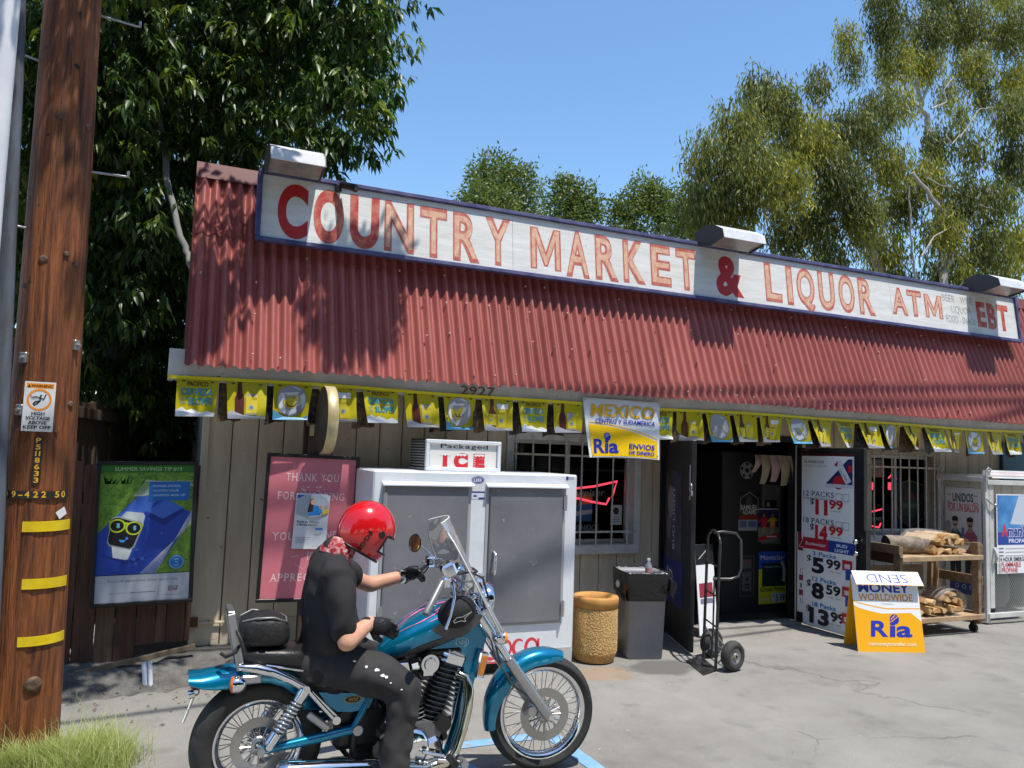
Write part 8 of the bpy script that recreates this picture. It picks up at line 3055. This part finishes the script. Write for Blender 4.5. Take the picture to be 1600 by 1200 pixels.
# flame licks on the top and right shoulder
rngf = random.Random(6)
for (q0_, s0, s1, wq) in ((62, .5, .92, 20), (38, .45, .85, 10), (52, .25, .7, 8), (80, .2, .8, 12), (100, .3, .85, 14), (30, .62, .9, 9), (128, .5, .92, 18)):
 row0, row1 = [], []
 for k_ in range(13):
  t_ = k_ / 12
  s_ = s1 - (s1 - s0) * t_
  w_ = wq * (1 - t_) ** .7 * (.7 + .3 * math.sin(k_ * 1.9))
  cc = q0_ + 8 * math.sin(t_ * 5 + q0_)
  row0.append(tank_pt(s_, math.radians(cc - w_ / 2), .002))
  row1.append(tank_pt(s_, math.radians(cc + w_ / 2), .002))
 m_.sheet([row0, row1], pk)
lchild(m_, 'flame_paint', tk_)
m_ = MB()
rows_ = []
for k_ in range(17):
 s_ = .12 + .72 * k_ / 16
 up_ = -34 + 16 * math.sin(PI * k_ / 16)
 rows_.append([tank_pt(s_, math.radians(-62 + (up_ + 62) * j / 8), .002) for j in range(9)])
m_.sheet(rows_, mat('grey_tank_panel', (0.035, 0.035, 0.038), .35, col2=(0.05, 0.05, 0.052), nscale=20))
lchild(m_, 'tank_panel', tk_)
m_ = MB()
m_.lathe([(.001, .018), (.028, .016), (.032, 0)], (.86, 0, .935), (0, 0, 1), 18)
lchild(m_, 'fuel_cap', tk_, bchr)
# oval badge on the gusset
p = Print((0, -.0702, 0), (1, 0, 0), (0, 0, 1), .0005)
p.ring(1.015, .735, .034, .038, ink(180, 206, 210), sy=.62)
p.text('VZO', 1.015, .727, .016, ink(190, 214, 216), w=.042, al='c', bold=.02, shear=.2)
lchild(p, 'gusset_badge', bike)

# engine
eng = MB()
eng.cbox((.76, 0, .215), (.34, .22, .2), .05, None, mat('engine_grey', (0.16, 0.165, 0.175), .45, .6))
eng.cyl((.80, -.13, .25), (.80, .13, .25), .11, n=28, m=mat('engine_grey', (0, 0, 0)))
lchild(eng, 'crankcase', bike)
m_ = MB()
m_.lathe([(.001, .03), (.07, .028), (.095, .012), (.1, 0)], (.735, -.14, .245), (0, -1, 0), 28)
m_.cbox((.84, -.135, .215), (.13, .04, .13), .02, Matrix.Rotation(math.radians(-20), 3, 'Y'))
lchild(m_, 'clutch_cover', bike, bchr)
m_ = MB()
m_.cyl((.905, -.14, .345), (.905, -.04, .345), .042, n=20)
m_.cyl((.91, -.13, .28), (.91, -.05, .28), .022, n=14)
lchild(m_, 'oil_filter', bike, bblk)
fin_m = mat('fin_alloy', (0.10, 0.103, 0.108), .5, .5)
fin_e = mat('fin_edge', (0.15, 0.153, 0.16), .45, .6)
for (a, b_, sgn) in ((Vector((.86, 0, .32)), Vector((.955, 0, .61)), 1), (Vector((.765, 0, .32)), Vector((.685, 0, .58)), -1)):
 u = (b_ - a).normalized()
 ang = math.atan2(u.x, u.z)
 Rf = Matrix.Rotation(ang, 3, 'Y')
 m_ = MB()
 m_.tube([a - u * .05, b_], .062, 20, fin_m)
 cy_ = lchild(m_, 'cylinder', bike)
 for k_ in range(13):
  c = a + (b_ - a) * (k_ / 12.5)
  m_ = MB()
  w_ = .155 - .02 * abs(k_ - 6) / 6
  m_.cbox(c, (w_, .19, .0055), .002, Rf, fin_e if sgn > 0 else fin_m)
  lchild(m_, 'fin', cy_)
 m_ = MB()
 m_.cbox(b_ + u * .045, (.135, .2, .085), .02, Rf)
 lchild(m_, 'head_cover', bike, bchr)
m_ = MB()
m_.cyl((.815, -.15, .655), (.815, -.09, .655), .048, n=24)
m_.cyl((.815, -.158, .655), (.815, -.15, .655), .03, .034, 24)
m_.cbox((.808, -.12, .615), (.075, .05, .06), .012)
lchild(m_, 'air_cover', bike, bchr)
m_ = MB()
m_.cbox((.90, 0, .69), (.22, .16, .04), .01)
m_.bar((.70, 0, .64), (.98, 0, .70), .1, .03)
lchild(m_, 'airbox', bike, bblk)
m_ = MB()
m_.cbox((.47, 0, .36), (.24, .2, .22), .03)
lchild(m_, 'battery_box', bike, bblk)
# exhaust
btube([(.99, -.07, .575), (1.035, -.1, .56), (1.045, -.125, .50), (1.035, -.14, .42), (1.01, -.15, .32), (.97, -.16, .22), (.91, -.17, .165), (.80, -.18, .15), (.66, -.19, .175), (.58, -.2, .20)], .024, 'exhaust_pipe', mat('straw_chrome', (0.62, 0.58, 0.46), .12, 1.0), 14)
m_ = MB()
m_.lathe([(.026, 0), (.05, .06), (.054, .1), (.054, .5), (.05, .545), (.042, .55), (.04, .50)], (.62, -.205, .19), (-1, 0, .07), 24)
lchild(m_, 'muffler', bike, bchr)
m_ = MB()
m_.lathe([(.026, 0), (.05, .06), (.054, .1), (.054, .62), (.042, .66)], (.55, -.19, .10), (-1, 0, .07), 20)
lchild(m_, 'muffler', bike, bchr)
# forward controls
m_ = MB()
m_.cyl((.92, -.2, .20), (.92, -.30, .20), .018, n=12, m=bblk)
m_.bar((.86, -.19, .19), (.99, -.22, .175), .02, .018, bchr)
m_.cyl((.985, -.19, .175), (.985, -.26, .175), .02, n=12, m=bstl)
m_.bar((.78, -.18, .235), (.9, -.19, .205), .016, .014, bchr)
m_.bar((.75, -.17, .16), (.88, -.185, .15), .014, .014, bchr)
for k_ in range(7):
 m_.ball((.77 + .02 * k_, -.185 - .004 * (k_ % 2), .19 - .008 * k_), .011, bchr, 8, 6)
lchild(m_, 'foot_controls', bike)
# handlebars, turned slightly to the right
bar_r = [(1.01, 0, 1.0), (1.0, -.08, 1.04), (.96, -.2, 1.12), (.89, -.28, 1.145), (.81, -.33, 1.125), (.69, -.43, .975)]
bar_l = [(1.01, 0, 1.0), (1.03, .08, 1.04), (1.03, .19, 1.11), (.99, .27, 1.13), (.93, .32, 1.10), (.82, .40, .985)]
btube(bar_r, .0125, 'handlebar', bchr, 10)
btube(bar_l, .0125, 'handlebar', bchr, 10)
btube([(.79, -.345, 1.10), (.745, -.385, 1.045), (.69, -.43, .975), (.684, -.435, .967)], [.017, .0185, .0185, .016], 'hand_grip', mat('grip_grey', (0.2, 0.2, 0.21), .4, .4), 14)
btube([(.92, .33, 1.09), (.87, .36, 1.035), (.82, .40, .985)], .018, 'hand_grip', mat('grip_grey', (0, 0, 0)), 12)
m_ = MB()
m_.cbox((.83, -.325, 1.155), (.07, .06, .075), .012, Matrix.Rotation(math.radians(-25), 3, 'Y'))
m_.cbox((.815, -.33, 1.10), (.055, .06, .05), .012)
lchild(m_, 'switch_housing', bike, bchr)
btube([(.845, -.345, 1.10), (.85, -.37, 1.03), (.82, -.41, .95), (.785, -.44, .89)], [.008, .008, .006, .009], 'brake_lever', bchr, 8)
btube([(.95, .30, 1.11), (.93, .34, 1.05), (.89, .40, .99)], .007, 'clutch_lever', bchr, 8)
m_ = MB()
m_.cbox((.945, .31, 1.11), (.06, .06, .06), .012)
lchild(m_, 'switch_housing', bike, bchr)
m_ = MB()
m_.lathe([(.001, .03), (.05, .03), (.055, .02), (.055, -.02), (.03, -.05), (.001, -.05)], (.99, 0, 1.09), (-.7, 0, .7), 24, bchr)
m_.lathe([(.001, .032), (.045, .032)], (.99, 0, 1.09), (-.7, 0, .7), 24, bblk)
lchild(m_, 'speedometer', bike)
# mirrors
btube([(.955, .30, 1.13), (.92, .31, 1.17), (.875, .315, 1.205)], .006, 'mirror_stalk', bchr, 8)
m_ = MB()
mc_ = Vector((.85, .315, 1.215))
mnorm = Vector((-.905, -.41, .117)).normalized()
m_.lathe([(.001, -.02), (.035, -.014), (.05, -.002), (.05, .004), (.047, .005)], mc_, mnorm, 24, bchr)
m_.lathe([(.001, .004), (.047, .004)], mc_, mnorm, 24, mat('mirror_glass', (0.9, 0.9, 0.9), .02, 1.0))
m_.torus(mc_ + mnorm * .004, .049, .004, mnorm, 24, 6, bblk)
lchild(m_, 'mirror', bike)
for pts in ([(.86, -.3, 1.13), (.95, -.22, 1.08), (1.05, -.12, 1.06), (1.12, -.08, 1.0), (1.14, -.06, .92)], [(.84, -.33, 1.13), (.98, -.24, 1.13), (1.09, -.14, 1.08), (1.15, -.09, .96), (1.12, -.06, .84)], [(.97, .3, 1.1), (1.08, .2, 1.1), (1.15, .08, 1.0), (1.13, .02, .9)], [(.95, .3, 1.09), (1.05, .22, 1.06), (1.12, .1, .98)]):
 btube(pts, .0055, 'cable', mat('cable_chrome', (0.5, 0.5, 0.5), .3, .8) if pts[0][0] > .85 else bblk, 6)
m_ = MB()
m_.cbox((1.10, -.06, 1.02), (.06, .05, .09), .015)
m_.cbox((1.13, -.02, .95), (.05, .16, .06), .015)
m_.cbox((1.16, -.1, .86), (.04, .04, .12), .01, Matrix.Rotation(math.radians(-36), 3, 'Y'))
lchild(m_, 'fork_brightwork', bike, bchr)
# windshield
wsm = bpy.data.materials.new('clear_acrylic')
wsm.use_nodes = True
t = wsm.node_tree
gl_ = t.nodes.new('ShaderNodeBsdfGlossy')
gl_.inputs['Roughness'].default_value = .03
gl_.inputs['Color'].default_value = (.85, .87, .88, 1)
tr_ = t.nodes.new('ShaderNodeBsdfTransparent')
tr_.inputs['Color'].default_value = (.86, .88, .88, 1)
lw_ = t.nodes.new('ShaderNodeLayerWeight')
lw_.inputs['Blend'].default_value = .36
mx_ = t.nodes.new('ShaderNodeMixShader')
t.links.new(lw_.outputs['Facing'], mx_.inputs[0])
t.links.new(tr_.outputs[0], mx_.inputs[1])
t.links.new(gl_.outputs[0], mx_.inputs[2])
df_ = t.nodes.new('ShaderNodeBsdfDiffuse')
df_.inputs['Color'].default_value = (.8, .82, .82, 1)
mx2 = t.nodes.new('ShaderNodeMixShader')
mx2.inputs[0].default_value = .15
t.links.new(mx_.outputs[0], mx2.inputs[1])
t.links.new(df_.outputs[0], mx2.inputs[2])
t.links.new(mx2.outputs[0], t.nodes['Material Output'].inputs[0])
m_ = MB()
P = []
edge = []
for i in range(15):
 s_ = i / 14
 cx_ = .93 + .24 * s_ + .11 * s_ * s_
 cz_ = 1.395 - .635 * s_
 hw = .28 * math.sin(PI * (.05 + .75 * s_) ** .8) ** .6
 if s_ < .12:
  hw *= .8 + .2 * s_ / .12
 row = []
 for j in range(15):
  q_ = -1 + 2 * j / 14
  row.append((cx_ - .075 * q_ * q_, hw * q_, cz_ - .03 * q_ * q_ * (1 - s_)))
 P.append(row)
m_.sheet(P, wsm)
ws = lchild(m_, 'windshield', bike)
rimp = P[0] + [r[-1] for r in P[1:]] + P[-1][::-1] + [r[0] for r in P[::-1][1:-1]]
btube(rimp, .0045, 'shield_edge', mat('acrylic_edge', (0.6, 0.62, 0.62), .2), 6, ws)
btube([(1.02, -.19, 1.115), (1.07, -.1, 1.11), (1.09, 0, 1.108), (1.07, .1, 1.11), (1.02, .19, 1.115)], .008, 'shield_brace', bblk, 6, ws)
btube([(1.08, -.15, .90), (1.13, -.15, .92), (1.16, -.14, .95)], .008, 'shield_brace', bchr, 6, ws)

# ================================================================== LUGGAGE
tb = thing('tail_bag', 'small black nylon bag strapped on the passenger seat of the motorcycle', 'bag', (.525, 4.13, .77))
nyl = mat('black_nylon', (0.013, 0.013, 0.014), .55, col2=(0.03, 0.03, 0.032), nscale=9, nmix=.62, bump=.4, bscale=26)
m_ = MB()
rs = []
for x_, hw, zb_, zt_ in ((-.115, .06, .05, .11), (-.105, .1, .02, .135), (-.06, .12, .005, .155), (.02, .125, .002, .16), (.075, .12, .005, .145), (.105, .1, .015, .115), (.115, .06, .03, .09)):
 ring = []
 for i in range(20):
  q_ = 2 * PI * i / 20
  c_, s_ = math.cos(q_), math.sin(q_)
  ring.append((x_, hw * math.copysign(abs(c_) ** .5, c_) * (1 + .02 * math.sin(i * 2.3 + x_ * 40)), (zb_ + zt_) / 2 + (zt_ - zb_) / 2 * math.copysign(abs(s_) ** .55, s_)))
 rs.append(ring)
m_.rings(rs, nyl, True)
lchild(m_, 'bag_body', tb)
m_ = MB()
m_.tube([(-.11, -.07, .13), (-.05, -.11, .15), (.03, -.115, .15), (.09, -.1, .125), (.1, 0, .13), (.09, .1, .125), (-.05, .11, .15), (-.11, .07, .13)], .005, 6)
lchild(m_, 'zip', tb, mat('grey_zip', (0.25, 0.25, 0.25), .4, .5))
m_ = MB()
m_.cyl((-.01, -.125, .06), (-.01, -.133, .06), .016, n=16)
lchild(m_, 'badge', tb, bblk)
m_ = MB()
m_.tube([(-.12, -.1, .03), (-.14, -.12, .0), (-.18, -.11, -.02), (-.2, -.08, -.01)], .009, 6)
m_.tube([(-.14, -.1, .1), (-.12, -.13, .06), (-.1, -.14, .0)], .009, 6)
lchild(m_, 'strap', tb, nyl)
cap = thing('baseball_cap', 'black baseball cap with a white star-shaped logo hanging on the handlebars', 'cap', (1.5, 3.95, .86))
cc = Vector((1.46, 3.92, .915))
m_ = MB()
capm = mat('black_cap_cloth', (0.014, 0.014, 0.015), .8, bump=.2, bscale=80)
Rc = Matrix.Rotation(math.radians(-12), 3, 'Y') @ Matrix.Rotation(math.radians(14), 3, 'X')
rs = []
for k_ in range(8):
 th_ = PI / 2 * k_ / 7.2
 rs.append([tuple(cc + Rc @ Vector((.105 * math.cos(th_) * math.cos(q_), -.085 * math.sin(th_) + .03, .085 * math.cos(th_) * math.sin(q_)))) for q_ in [2 * PI * i / 22 for i in range(22)]])
m_.rings(rs, capm, True, True)
lc = m_.build('crown', None, None)
lc.parent = cap
lc.matrix_parent_inverse = Matrix.Translation((-1.5, -3.95, -.86))
m_ = MB()
rows_ = []
for k_ in range(6):
 r_ = .088 + .062 * k_ / 5
 rows_.append([tuple(cc + Rc @ Vector((r_ * 1.05 * math.cos(q_), .025 - .02 * k_ / 5 * (1 - abs(math.cos(q_))), r_ * .92 * math.sin(q_)))) for q_ in [math.radians(205 + 130 * i / 14) for i in range(15)]])
m_.sheet(rows_, mat('grey_visor', lin((96, 92, 92)), .7))
child(m_, 'visor', cap)
p = Print(cc + Rc @ Vector((-.05, -.058, -.02)), Rc @ Vector((1, 0, 0)), Rc @ Vector((0, 0, 1)), .0006)
lw2 = ink(206, 206, 206)
p.line([(0, .02), (.02, .035), (.05, .03), (.1, .045)], .004, lw2)
p.line([(.1, .045), (.06, .02), (.065, .0), (.04, .012), (.005, .01), (0, .02)], .004, lw2)
child(p, 'logo', cap)

# ================================================================== RIDER
# figure measured in the motorcycle's frame (x forward, y left, z up); origin on the ground below the rear axle
rider = thing('person', 'rider in red helmet, black T-shirt and dark trousers sitting astride the motorcycle', 'person', (0.525, 4.13, 0))
skin = mat('skin', lin((206, 158, 132)), .5, col2=lin((196, 142, 116)), nscale=7, transl=.03)
def blob(prims, name, m, voxel=.011, smooth=10, parent=rider, disp=None, subs=None):
 """One continuous skin grown round overlapping tapered limbs and ellipsoids."""
 mb_ = MB()
 for pr in prims:
  if pr[0] == 'e':
   mb_.ball(pr[1], pr[2], None, 24, 16, pr[3] if len(pr) > 3 else None)
  else:
   pts, rr = pr[1], pr[2]
   mb_.tube(pts, rr, 20, None, True, False, pr[3] if len(pr) > 3 else 1.0)
   for q_, r_ in ((pts[0], rr[0]), (pts[-1], rr[-1])):
    if len(pr) <= 4:
     mb_.ball(q_, r_ * .98, None, 18, 12)
 me = mb_.mesh(name, m)
 tmp = bpy.data.objects.new(name, me)
 COL.objects.link(tmp)
 rm = tmp.modifiers.new('remesh', 'REMESH')
 rm.mode = 'VOXEL'
 rm.voxel_size = voxel
 sm = tmp.modifiers.new('smooth', 'SMOOTH')
 sm.iterations = smooth
 sm.factor = .5
 if disp:
  for sc_, st_ in disp:
   tx = bpy.data.textures.new(name + '_folds', 'WOOD' if sc_ < 0 else 'CLOUDS')
   tx.noise_scale = abs(sc_)
   if sc_ < 0:
    tx.wood_type = 'BANDNOISE'
    tx.turbulence = 9
   else:
    tx.noise_depth = 1
   dm = tmp.modifiers.new('folds', 'DISPLACE')
   dm.texture = tx
   dm.strength = st_
   dm.mid_level = .5
 dg_ = bpy.context.evaluated_depsgraph_get()
 dg_.update()
 res = bpy.data.meshes.new_from_object(tmp.evaluated_get(dg_))
 res.name = name
 bpy.data.objects.remove(tmp)
 res.polygons.foreach_set('use_smooth', np.ones(len(res.polygons), dtype=bool))
 res.materials.clear()
 res.materials.append(m)
 return put(name, res, parent)
V3 = lambda *a: tuple(a)
# shoulder, elbow, wrist positions
RS, RE, RW = (.305, -.195, 1.115), (.345, -.295, .83), (.475, -.205, .895)
LS, LE, LW = (.31, .20, 1.14), (.60, .335, .985), (.80, .375, 1.02)
body = blob([
 ('t', [(.33, 0, .70), (.325, 0, .9), (.32, 0, 1.08)], [.09, .09, .085], 1.0),
 ('t', [(.33, 0, 1.1), (.35, 0, 1.23), (.41, 0, 1.30)], [.07, .056, .058]),
 ('e', (.455, 0, 1.325), (.10, .078, .115)),
 ('e', (.545, 0, 1.295), (.025, .02, .03)),
 ('t', [RS, RE], [.045, .045]), ('t', [RE, RW], [.049, .034]),
 ('t', [LS, (.47, .29, 1.04), LE], [.045, .045, .045]), ('t', [LE, LW], [.046, .034]),
 ('t', [(.32, -.09, .68), (.66, -.25, .58)], [.085, .055]), ('t', [(.64, -.25, .58), (.60, -.30, .12)], [.055, .04]),
 ('t', [(.32, .09, .68), (.66, .25, .58)], [.085, .055]), ('t', [(.66, .25, .58), (.61, .30, .12)], [.055, .04])],
 'body', skin, .012, 6)
# black T-shirt
shirt = mat('black_cotton', (0.0135, 0.0125, 0.0135), .85, col2=(0.02, 0.018, 0.019), nscale=5, bump=.07, bscale=160)
sl = .80
RSe = tuple(RS[i] + (RE[i] - RS[i]) * sl for i in range(3))
LSe = (.46, .285, 1.05)
blob([
 ('t', [(.325, 0, .67), (.325, 0, .76), (.32, 0, .86), (.312, 0, .97), (.308, 0, 1.06), (.312, 0, 1.12), (.325, 0, 1.175), (.338, 0, 1.212)], [.19, .2, .2, .192, .182, .165, .125, .085], .7),
 ('e', (.385, 0, .80), (.10, .16, .14)),
 ('e', (.25, 0, 1.0), (.06, .16, .15)),
 ('t', [(.32, -.11, 1.15), RS, (.32, -.24, 1.02), RSe], [.07, .078, .073, .068]),
 ('t', [(.31, .12, 1.155), LS, LSe], [.085, .085, .078])],
 'tee_shirt', shirt, .010, 10, disp=((.16, .018), (-.16, .011)))
# trousers
jean = mat('black_denim', (0.021, 0.020, 0.021), .8, col2=(0.034, 0.032, 0.033), nscale=4, bump=.1, bscale=160)
KR, KL = (.645, -.262, .575), (.66, .262, .575)
blob([
 ('e', (.305, 0, .685), (.175, .185, .115)),
 ('t', [(.34, -.09, .68), (.50, -.19, .645), KR], [.118, .112, .088]),
 ('t', [KR, (.625, -.285, .40), (.60, -.30, .2), (.595, -.305, .085)], [.087, .075, .076, .086]),
 ('t', [(.34, .09, .68), (.50, .19, .645), KL], [.118, .112, .088]),
 ('t', [KL, (.665, .285, .40), (.635, .30, .2), (.625, .305, .085)], [.089, .08, .08, .088])],
 'trousers', jean, .010, 8, disp=((.11, .016), (-.12, .013)))
# paint spots on the thigh
m_ = MB()
rng = random.Random(14)
dg = bpy.context.evaluated_depsgraph_get()
pt_m = mat('white_paint_spot', (0.7, 0.7, 0.7), .6)
tro = [c for c in rider.children if c.name.startswith('trousers')][0]
bvh = None
from mathutils.bvhtree import BVHTree
bvh = BVHTree.FromPolygons([v.co for v in tro.data.vertices], [p_.vertices for p_ in tro.data.polygons])
for (x_, z_, r_) in ((.45, .70, .006), (.50, .685, .009), (.525, .66, .009), (.54, .655, .007), (.40, .72, .006), (.56, .63, .004), (.61, .60, .004)):
 hit = bvh.ray_cast(Vector((x_, -1.0, z_)), Vector((0, 1, 0)))
 if hit[0]:
  nn = hit[1] if hit[1].y < 0 else -hit[1]
  u = nn.cross(Vector((0, 0, 1))).normalized()
  w_ = u.cross(nn)
  pts = [tuple(hit[0] + nn * .003 + (u * math.cos(q_) * 1.5 + w_ * math.sin(q_)) * r_ * rng.uniform(.6, 1.2)) for q_ in [2 * PI * i / 9 for i in range(9)]]
  m_.add(pts, [tuple(range(9))])
o = lchild(m_, 'paint_spots', tro, pt_m)
o['kind'] = 'stuff'
# boots
for s_ in (-1, 1):
 blob([('t', [(.60, .305 * s_, .05), (.66, .31 * s_, .05), (.74, .32 * s_, .045)], [.048, .052, .045]), ('t', [(.61, .303 * s_, .16), (.605, .304 * s_, .06)], [.05, .05])], 'boot', mat('black_boot', (0.012, 0.012, 0.012), .4), .009, 5)
def glove(wrist, knuck, axis, curl, name, side, thumb):
 """Gloved hand: palm, four bent fingers of unequal length and a thumb off the palm's side."""
 w_, k_ = Vector(wrist), Vector(knuck)
 f = (k_ - w_).normalized()
 a = Vector(axis)
 a = (a - f * a.dot(f)).normalized()           # across the knuckles
 dn_ = f.cross(a) * side                        # palm side
 pr = [('t', [tuple(w_ - f * .02), tuple(w_ + f * .03), tuple(w_ + (k_ - w_) * .7), tuple(k_)], [.036, .038, .043, .036], 1.0)]
 for i, (off, ln_, r_) in enumerate(((-.033, .078, .0125), (-.011, .088, .013), (.011, .082, .0125), (.032, .064, .011))):
  b_ = k_ + a * off - f * .012
  pts = [b_]
  d = f.copy()
  for sgm in range(3):
   q_ = curl[sgm]
   d = (d * math.cos(q_) + dn_ * math.sin(q_)).normalized()
   pts.append(pts[-1] + d * ln_ * (.42, .32, .26)[sgm])
   # keep bending around the palm side
   nx = dn_ * math.cos(0) - f * 0
  pr.append(('t', [tuple(q2) for q2 in pts], [r_ * 1.15, r_ * 1.08, r_, r_ * .85]))
 tb_ = w_ + (k_ - w_) * .35 + a * thumb * .03
 t1 = tb_ + (f * .6 + a * thumb * .7 + dn_ * .35).normalized() * .04
 t2 = t1 + (f * .8 + a * thumb * .1 + dn_ * .6).normalized() * .032
 pr.append(('t', [tuple(tb_), tuple(t1), tuple(t2)], [.019, .016, .013]))
 return blob(pr, name, mat('black_glove_leather', (0.014, 0.014, 0.015), .45, bump=.3, bscale=70), .0055, 3)
# right hand resting on the thigh, left hand round the grip
glove((.475, -.205, .885), (.56, -.17, .865), (.25, -.3, .9), (.35, .7, .7), 'glove', 1, -1)
glove((.80, .375, 1.02), (.875, .365, 1.045), (-.35, .55, -.75), (.75, 1.0, .9), 'glove', -1, -1)
m_ = MB()
wr_d = (Vector(LW) - Vector(LE)).normalized()
c = Vector(LW) - wr_d * .012
m_.lathe([(.037, -.014), (.0385, -.012), (.0385, .012), (.037, .014)], c, wr_d, 20)
m_.cbox(c + Vector((0, -.03, .025)), (.03, .012, .03), .004)
lchild(m_, 'wrist_watch', rider, bchr)
# bandana
band = mat('red_bandana', lin((150, 20, 30)), .75, col2=lin((214, 190, 190)), nscale=48, nmix=.6, detail=2)
nk0, nk1 = Vector((.335, 0, 1.205)), Vector((.372, 0, 1.262))
ud_ = (nk1 - nk0).normalized()
m_ = MB()
rs = []
e1_ = Vector((0, 1, 0))
e2_ = ud_.cross(e1_)
for t_, r_ in ((-.4, .084), (0, .088), (.35, .084), (.7, .076), (1.0, .068)):
 rs.append([tuple(nk0 + (nk1 - nk0) * t_ + (e1_ * math.cos(q_) * 1.02 + e2_ * math.sin(q_)) * (r_ + .004 * math.sin(q_ * 5 + t_ * 4)) + ud_ * .008 * math.sin(q_ * 3)) for q_ in [2 * PI * i / 28 for i in range(28)]])
m_.rings(rs, band, True, False)
lchild(m_, 'bandana', rider)
# helmet: full-face shell tipped forward with a cut-out for the face
hel_m = mat('red_helmet_gloss', (0.62, 0.008, 0.012), .18, col2=(0.55, 0.006, 0.01), nscale=4, coat=1.0)
HC = Vector((.488, 0, 1.328))
tilt = math.radians(30)
Rh = Matrix.Rotation(tilt, 3, 'Y')
rs = []
NU, NV = 48, 34
m_ = MB()
def helm(u_, v_, k=1.0):
 """u: round the vertical axis from the face (0), v: 0 crown .. 1 lower rim."""
 th_ = v_ * 2.28
 rx, ry, rz = .150, .124, .147
 r_ = math.sin(th_) if th_ < PI / 2 else 1.0 - .26 * ((th_ - PI / 2) / .72) ** 2
 z_ = rz * math.cos(th_) if th_ < PI / 2 else -.165 * math.sin((th_ - PI / 2) * 1.15)
 cx_ = math.cos(u_)
 fx = rx * r_ * cx_
 if th_ > PI / 2 and cx_ > .1:
  fx += .018 * (th_ - PI / 2) / .72 * cx_
 p_ = Vector((fx, ry * r_ * math.sin(u_), z_)) * k
 return HC + Rh @ p_
def cut(u_, v_):
 """True inside the face opening."""
 a = abs(u_ if u_ <= PI else u_ - 2 * PI)
 return a < math.radians(56) and .62 < v_ < .86
vs, fs = [], []
for j in range(NV + 1):
 for i in range(NU):
  vs.append(tuple(helm(2 * PI * i / NU, .02 + .98 * j / NV)))
for j in range(NV):
 for i in range(NU):
  um = 2 * PI * (i + .5) / NU
  if cut(um, .02 + .98 * (j + .5) / NV):
   continue
  k_ = (i + 1) % NU
  fs.append((j * NU + i, (j + 1) * NU + i, (j + 1) * NU + k_, j * NU + k_))
m_.add(vs, fs, hel_m, True)
m_.add([vs[i] for i in range(NU)], [tuple(range(NU))], hel_m, True)
hm = lchild(m_, 'helmet', rider)
vs2 = [tuple(helm(2 * PI * i / NU, .02 + .98 * j / NV, .965)) for j in range(NV + 1) for i in range(NU)]
m_ = MB()
m_.add(vs2, [f[::-1] for f in fs], mat('helmet_lining', (0.012, 0.012, 0.012), .9), True)
lchild(m_, 'lining', hm)
# rubber trims
edge_pts = []
a0 = math.radians(56)
loop = [(-a0 + 2 * a0 * i / 16, .62) for i in range(17)] + [(a0, .62 + .24 * i / 6) for i in range(1, 7)] + [(a0 - 2 * a0 * i / 16, .86) for i in range(1, 17)] + [(-a0, .86 - .24 * i / 6) for i in range(1, 6)]
m_ = MB()
m_.tube([helm(u_, v_, 1.0) for u_, v_ in loop], .0055, 8, bblk, False, True)
lchild(m_, 'eye_port_trim', hm)
m_ = MB()
m_.tube([helm(2 * PI * i / 40, 1.0, .995) for i in range(40)], .007, 8, bblk, False, True)
lchild(m_, 'neck_trim', hm)
for s_ in (-1, 1):
 c = helm(math.radians(70) * s_, .66, 1.0)
 nn = Vector((.3, s_, 0)).normalized()
 m_ = MB()
 m_.lathe([(.019, -.004), (.018, .004), (.012, .002), (.001, .001)], c, nn, 20)
 lchild(m_, 'visor_pivot', hm, bblk)
def hcurve(x, y):
 return helm(-math.radians(100) + x, y, 1.0), Vector((0, -1, 0))
p = Print((0, 0, 0), (1, 0, 0), (0, 0, 1), .0012, lambda x, y: (helm(2 * PI - math.radians(93) + y * 4.2, .70 + x * 2.4, 1.0), Vector((.1, -1, 0))))
p.k = 2
p.text('FGGS', .0, -.02, .036, ink(22, 6, 8), w=.115, bold=.03)
lchild(p, 'helmet_lettering', hm)
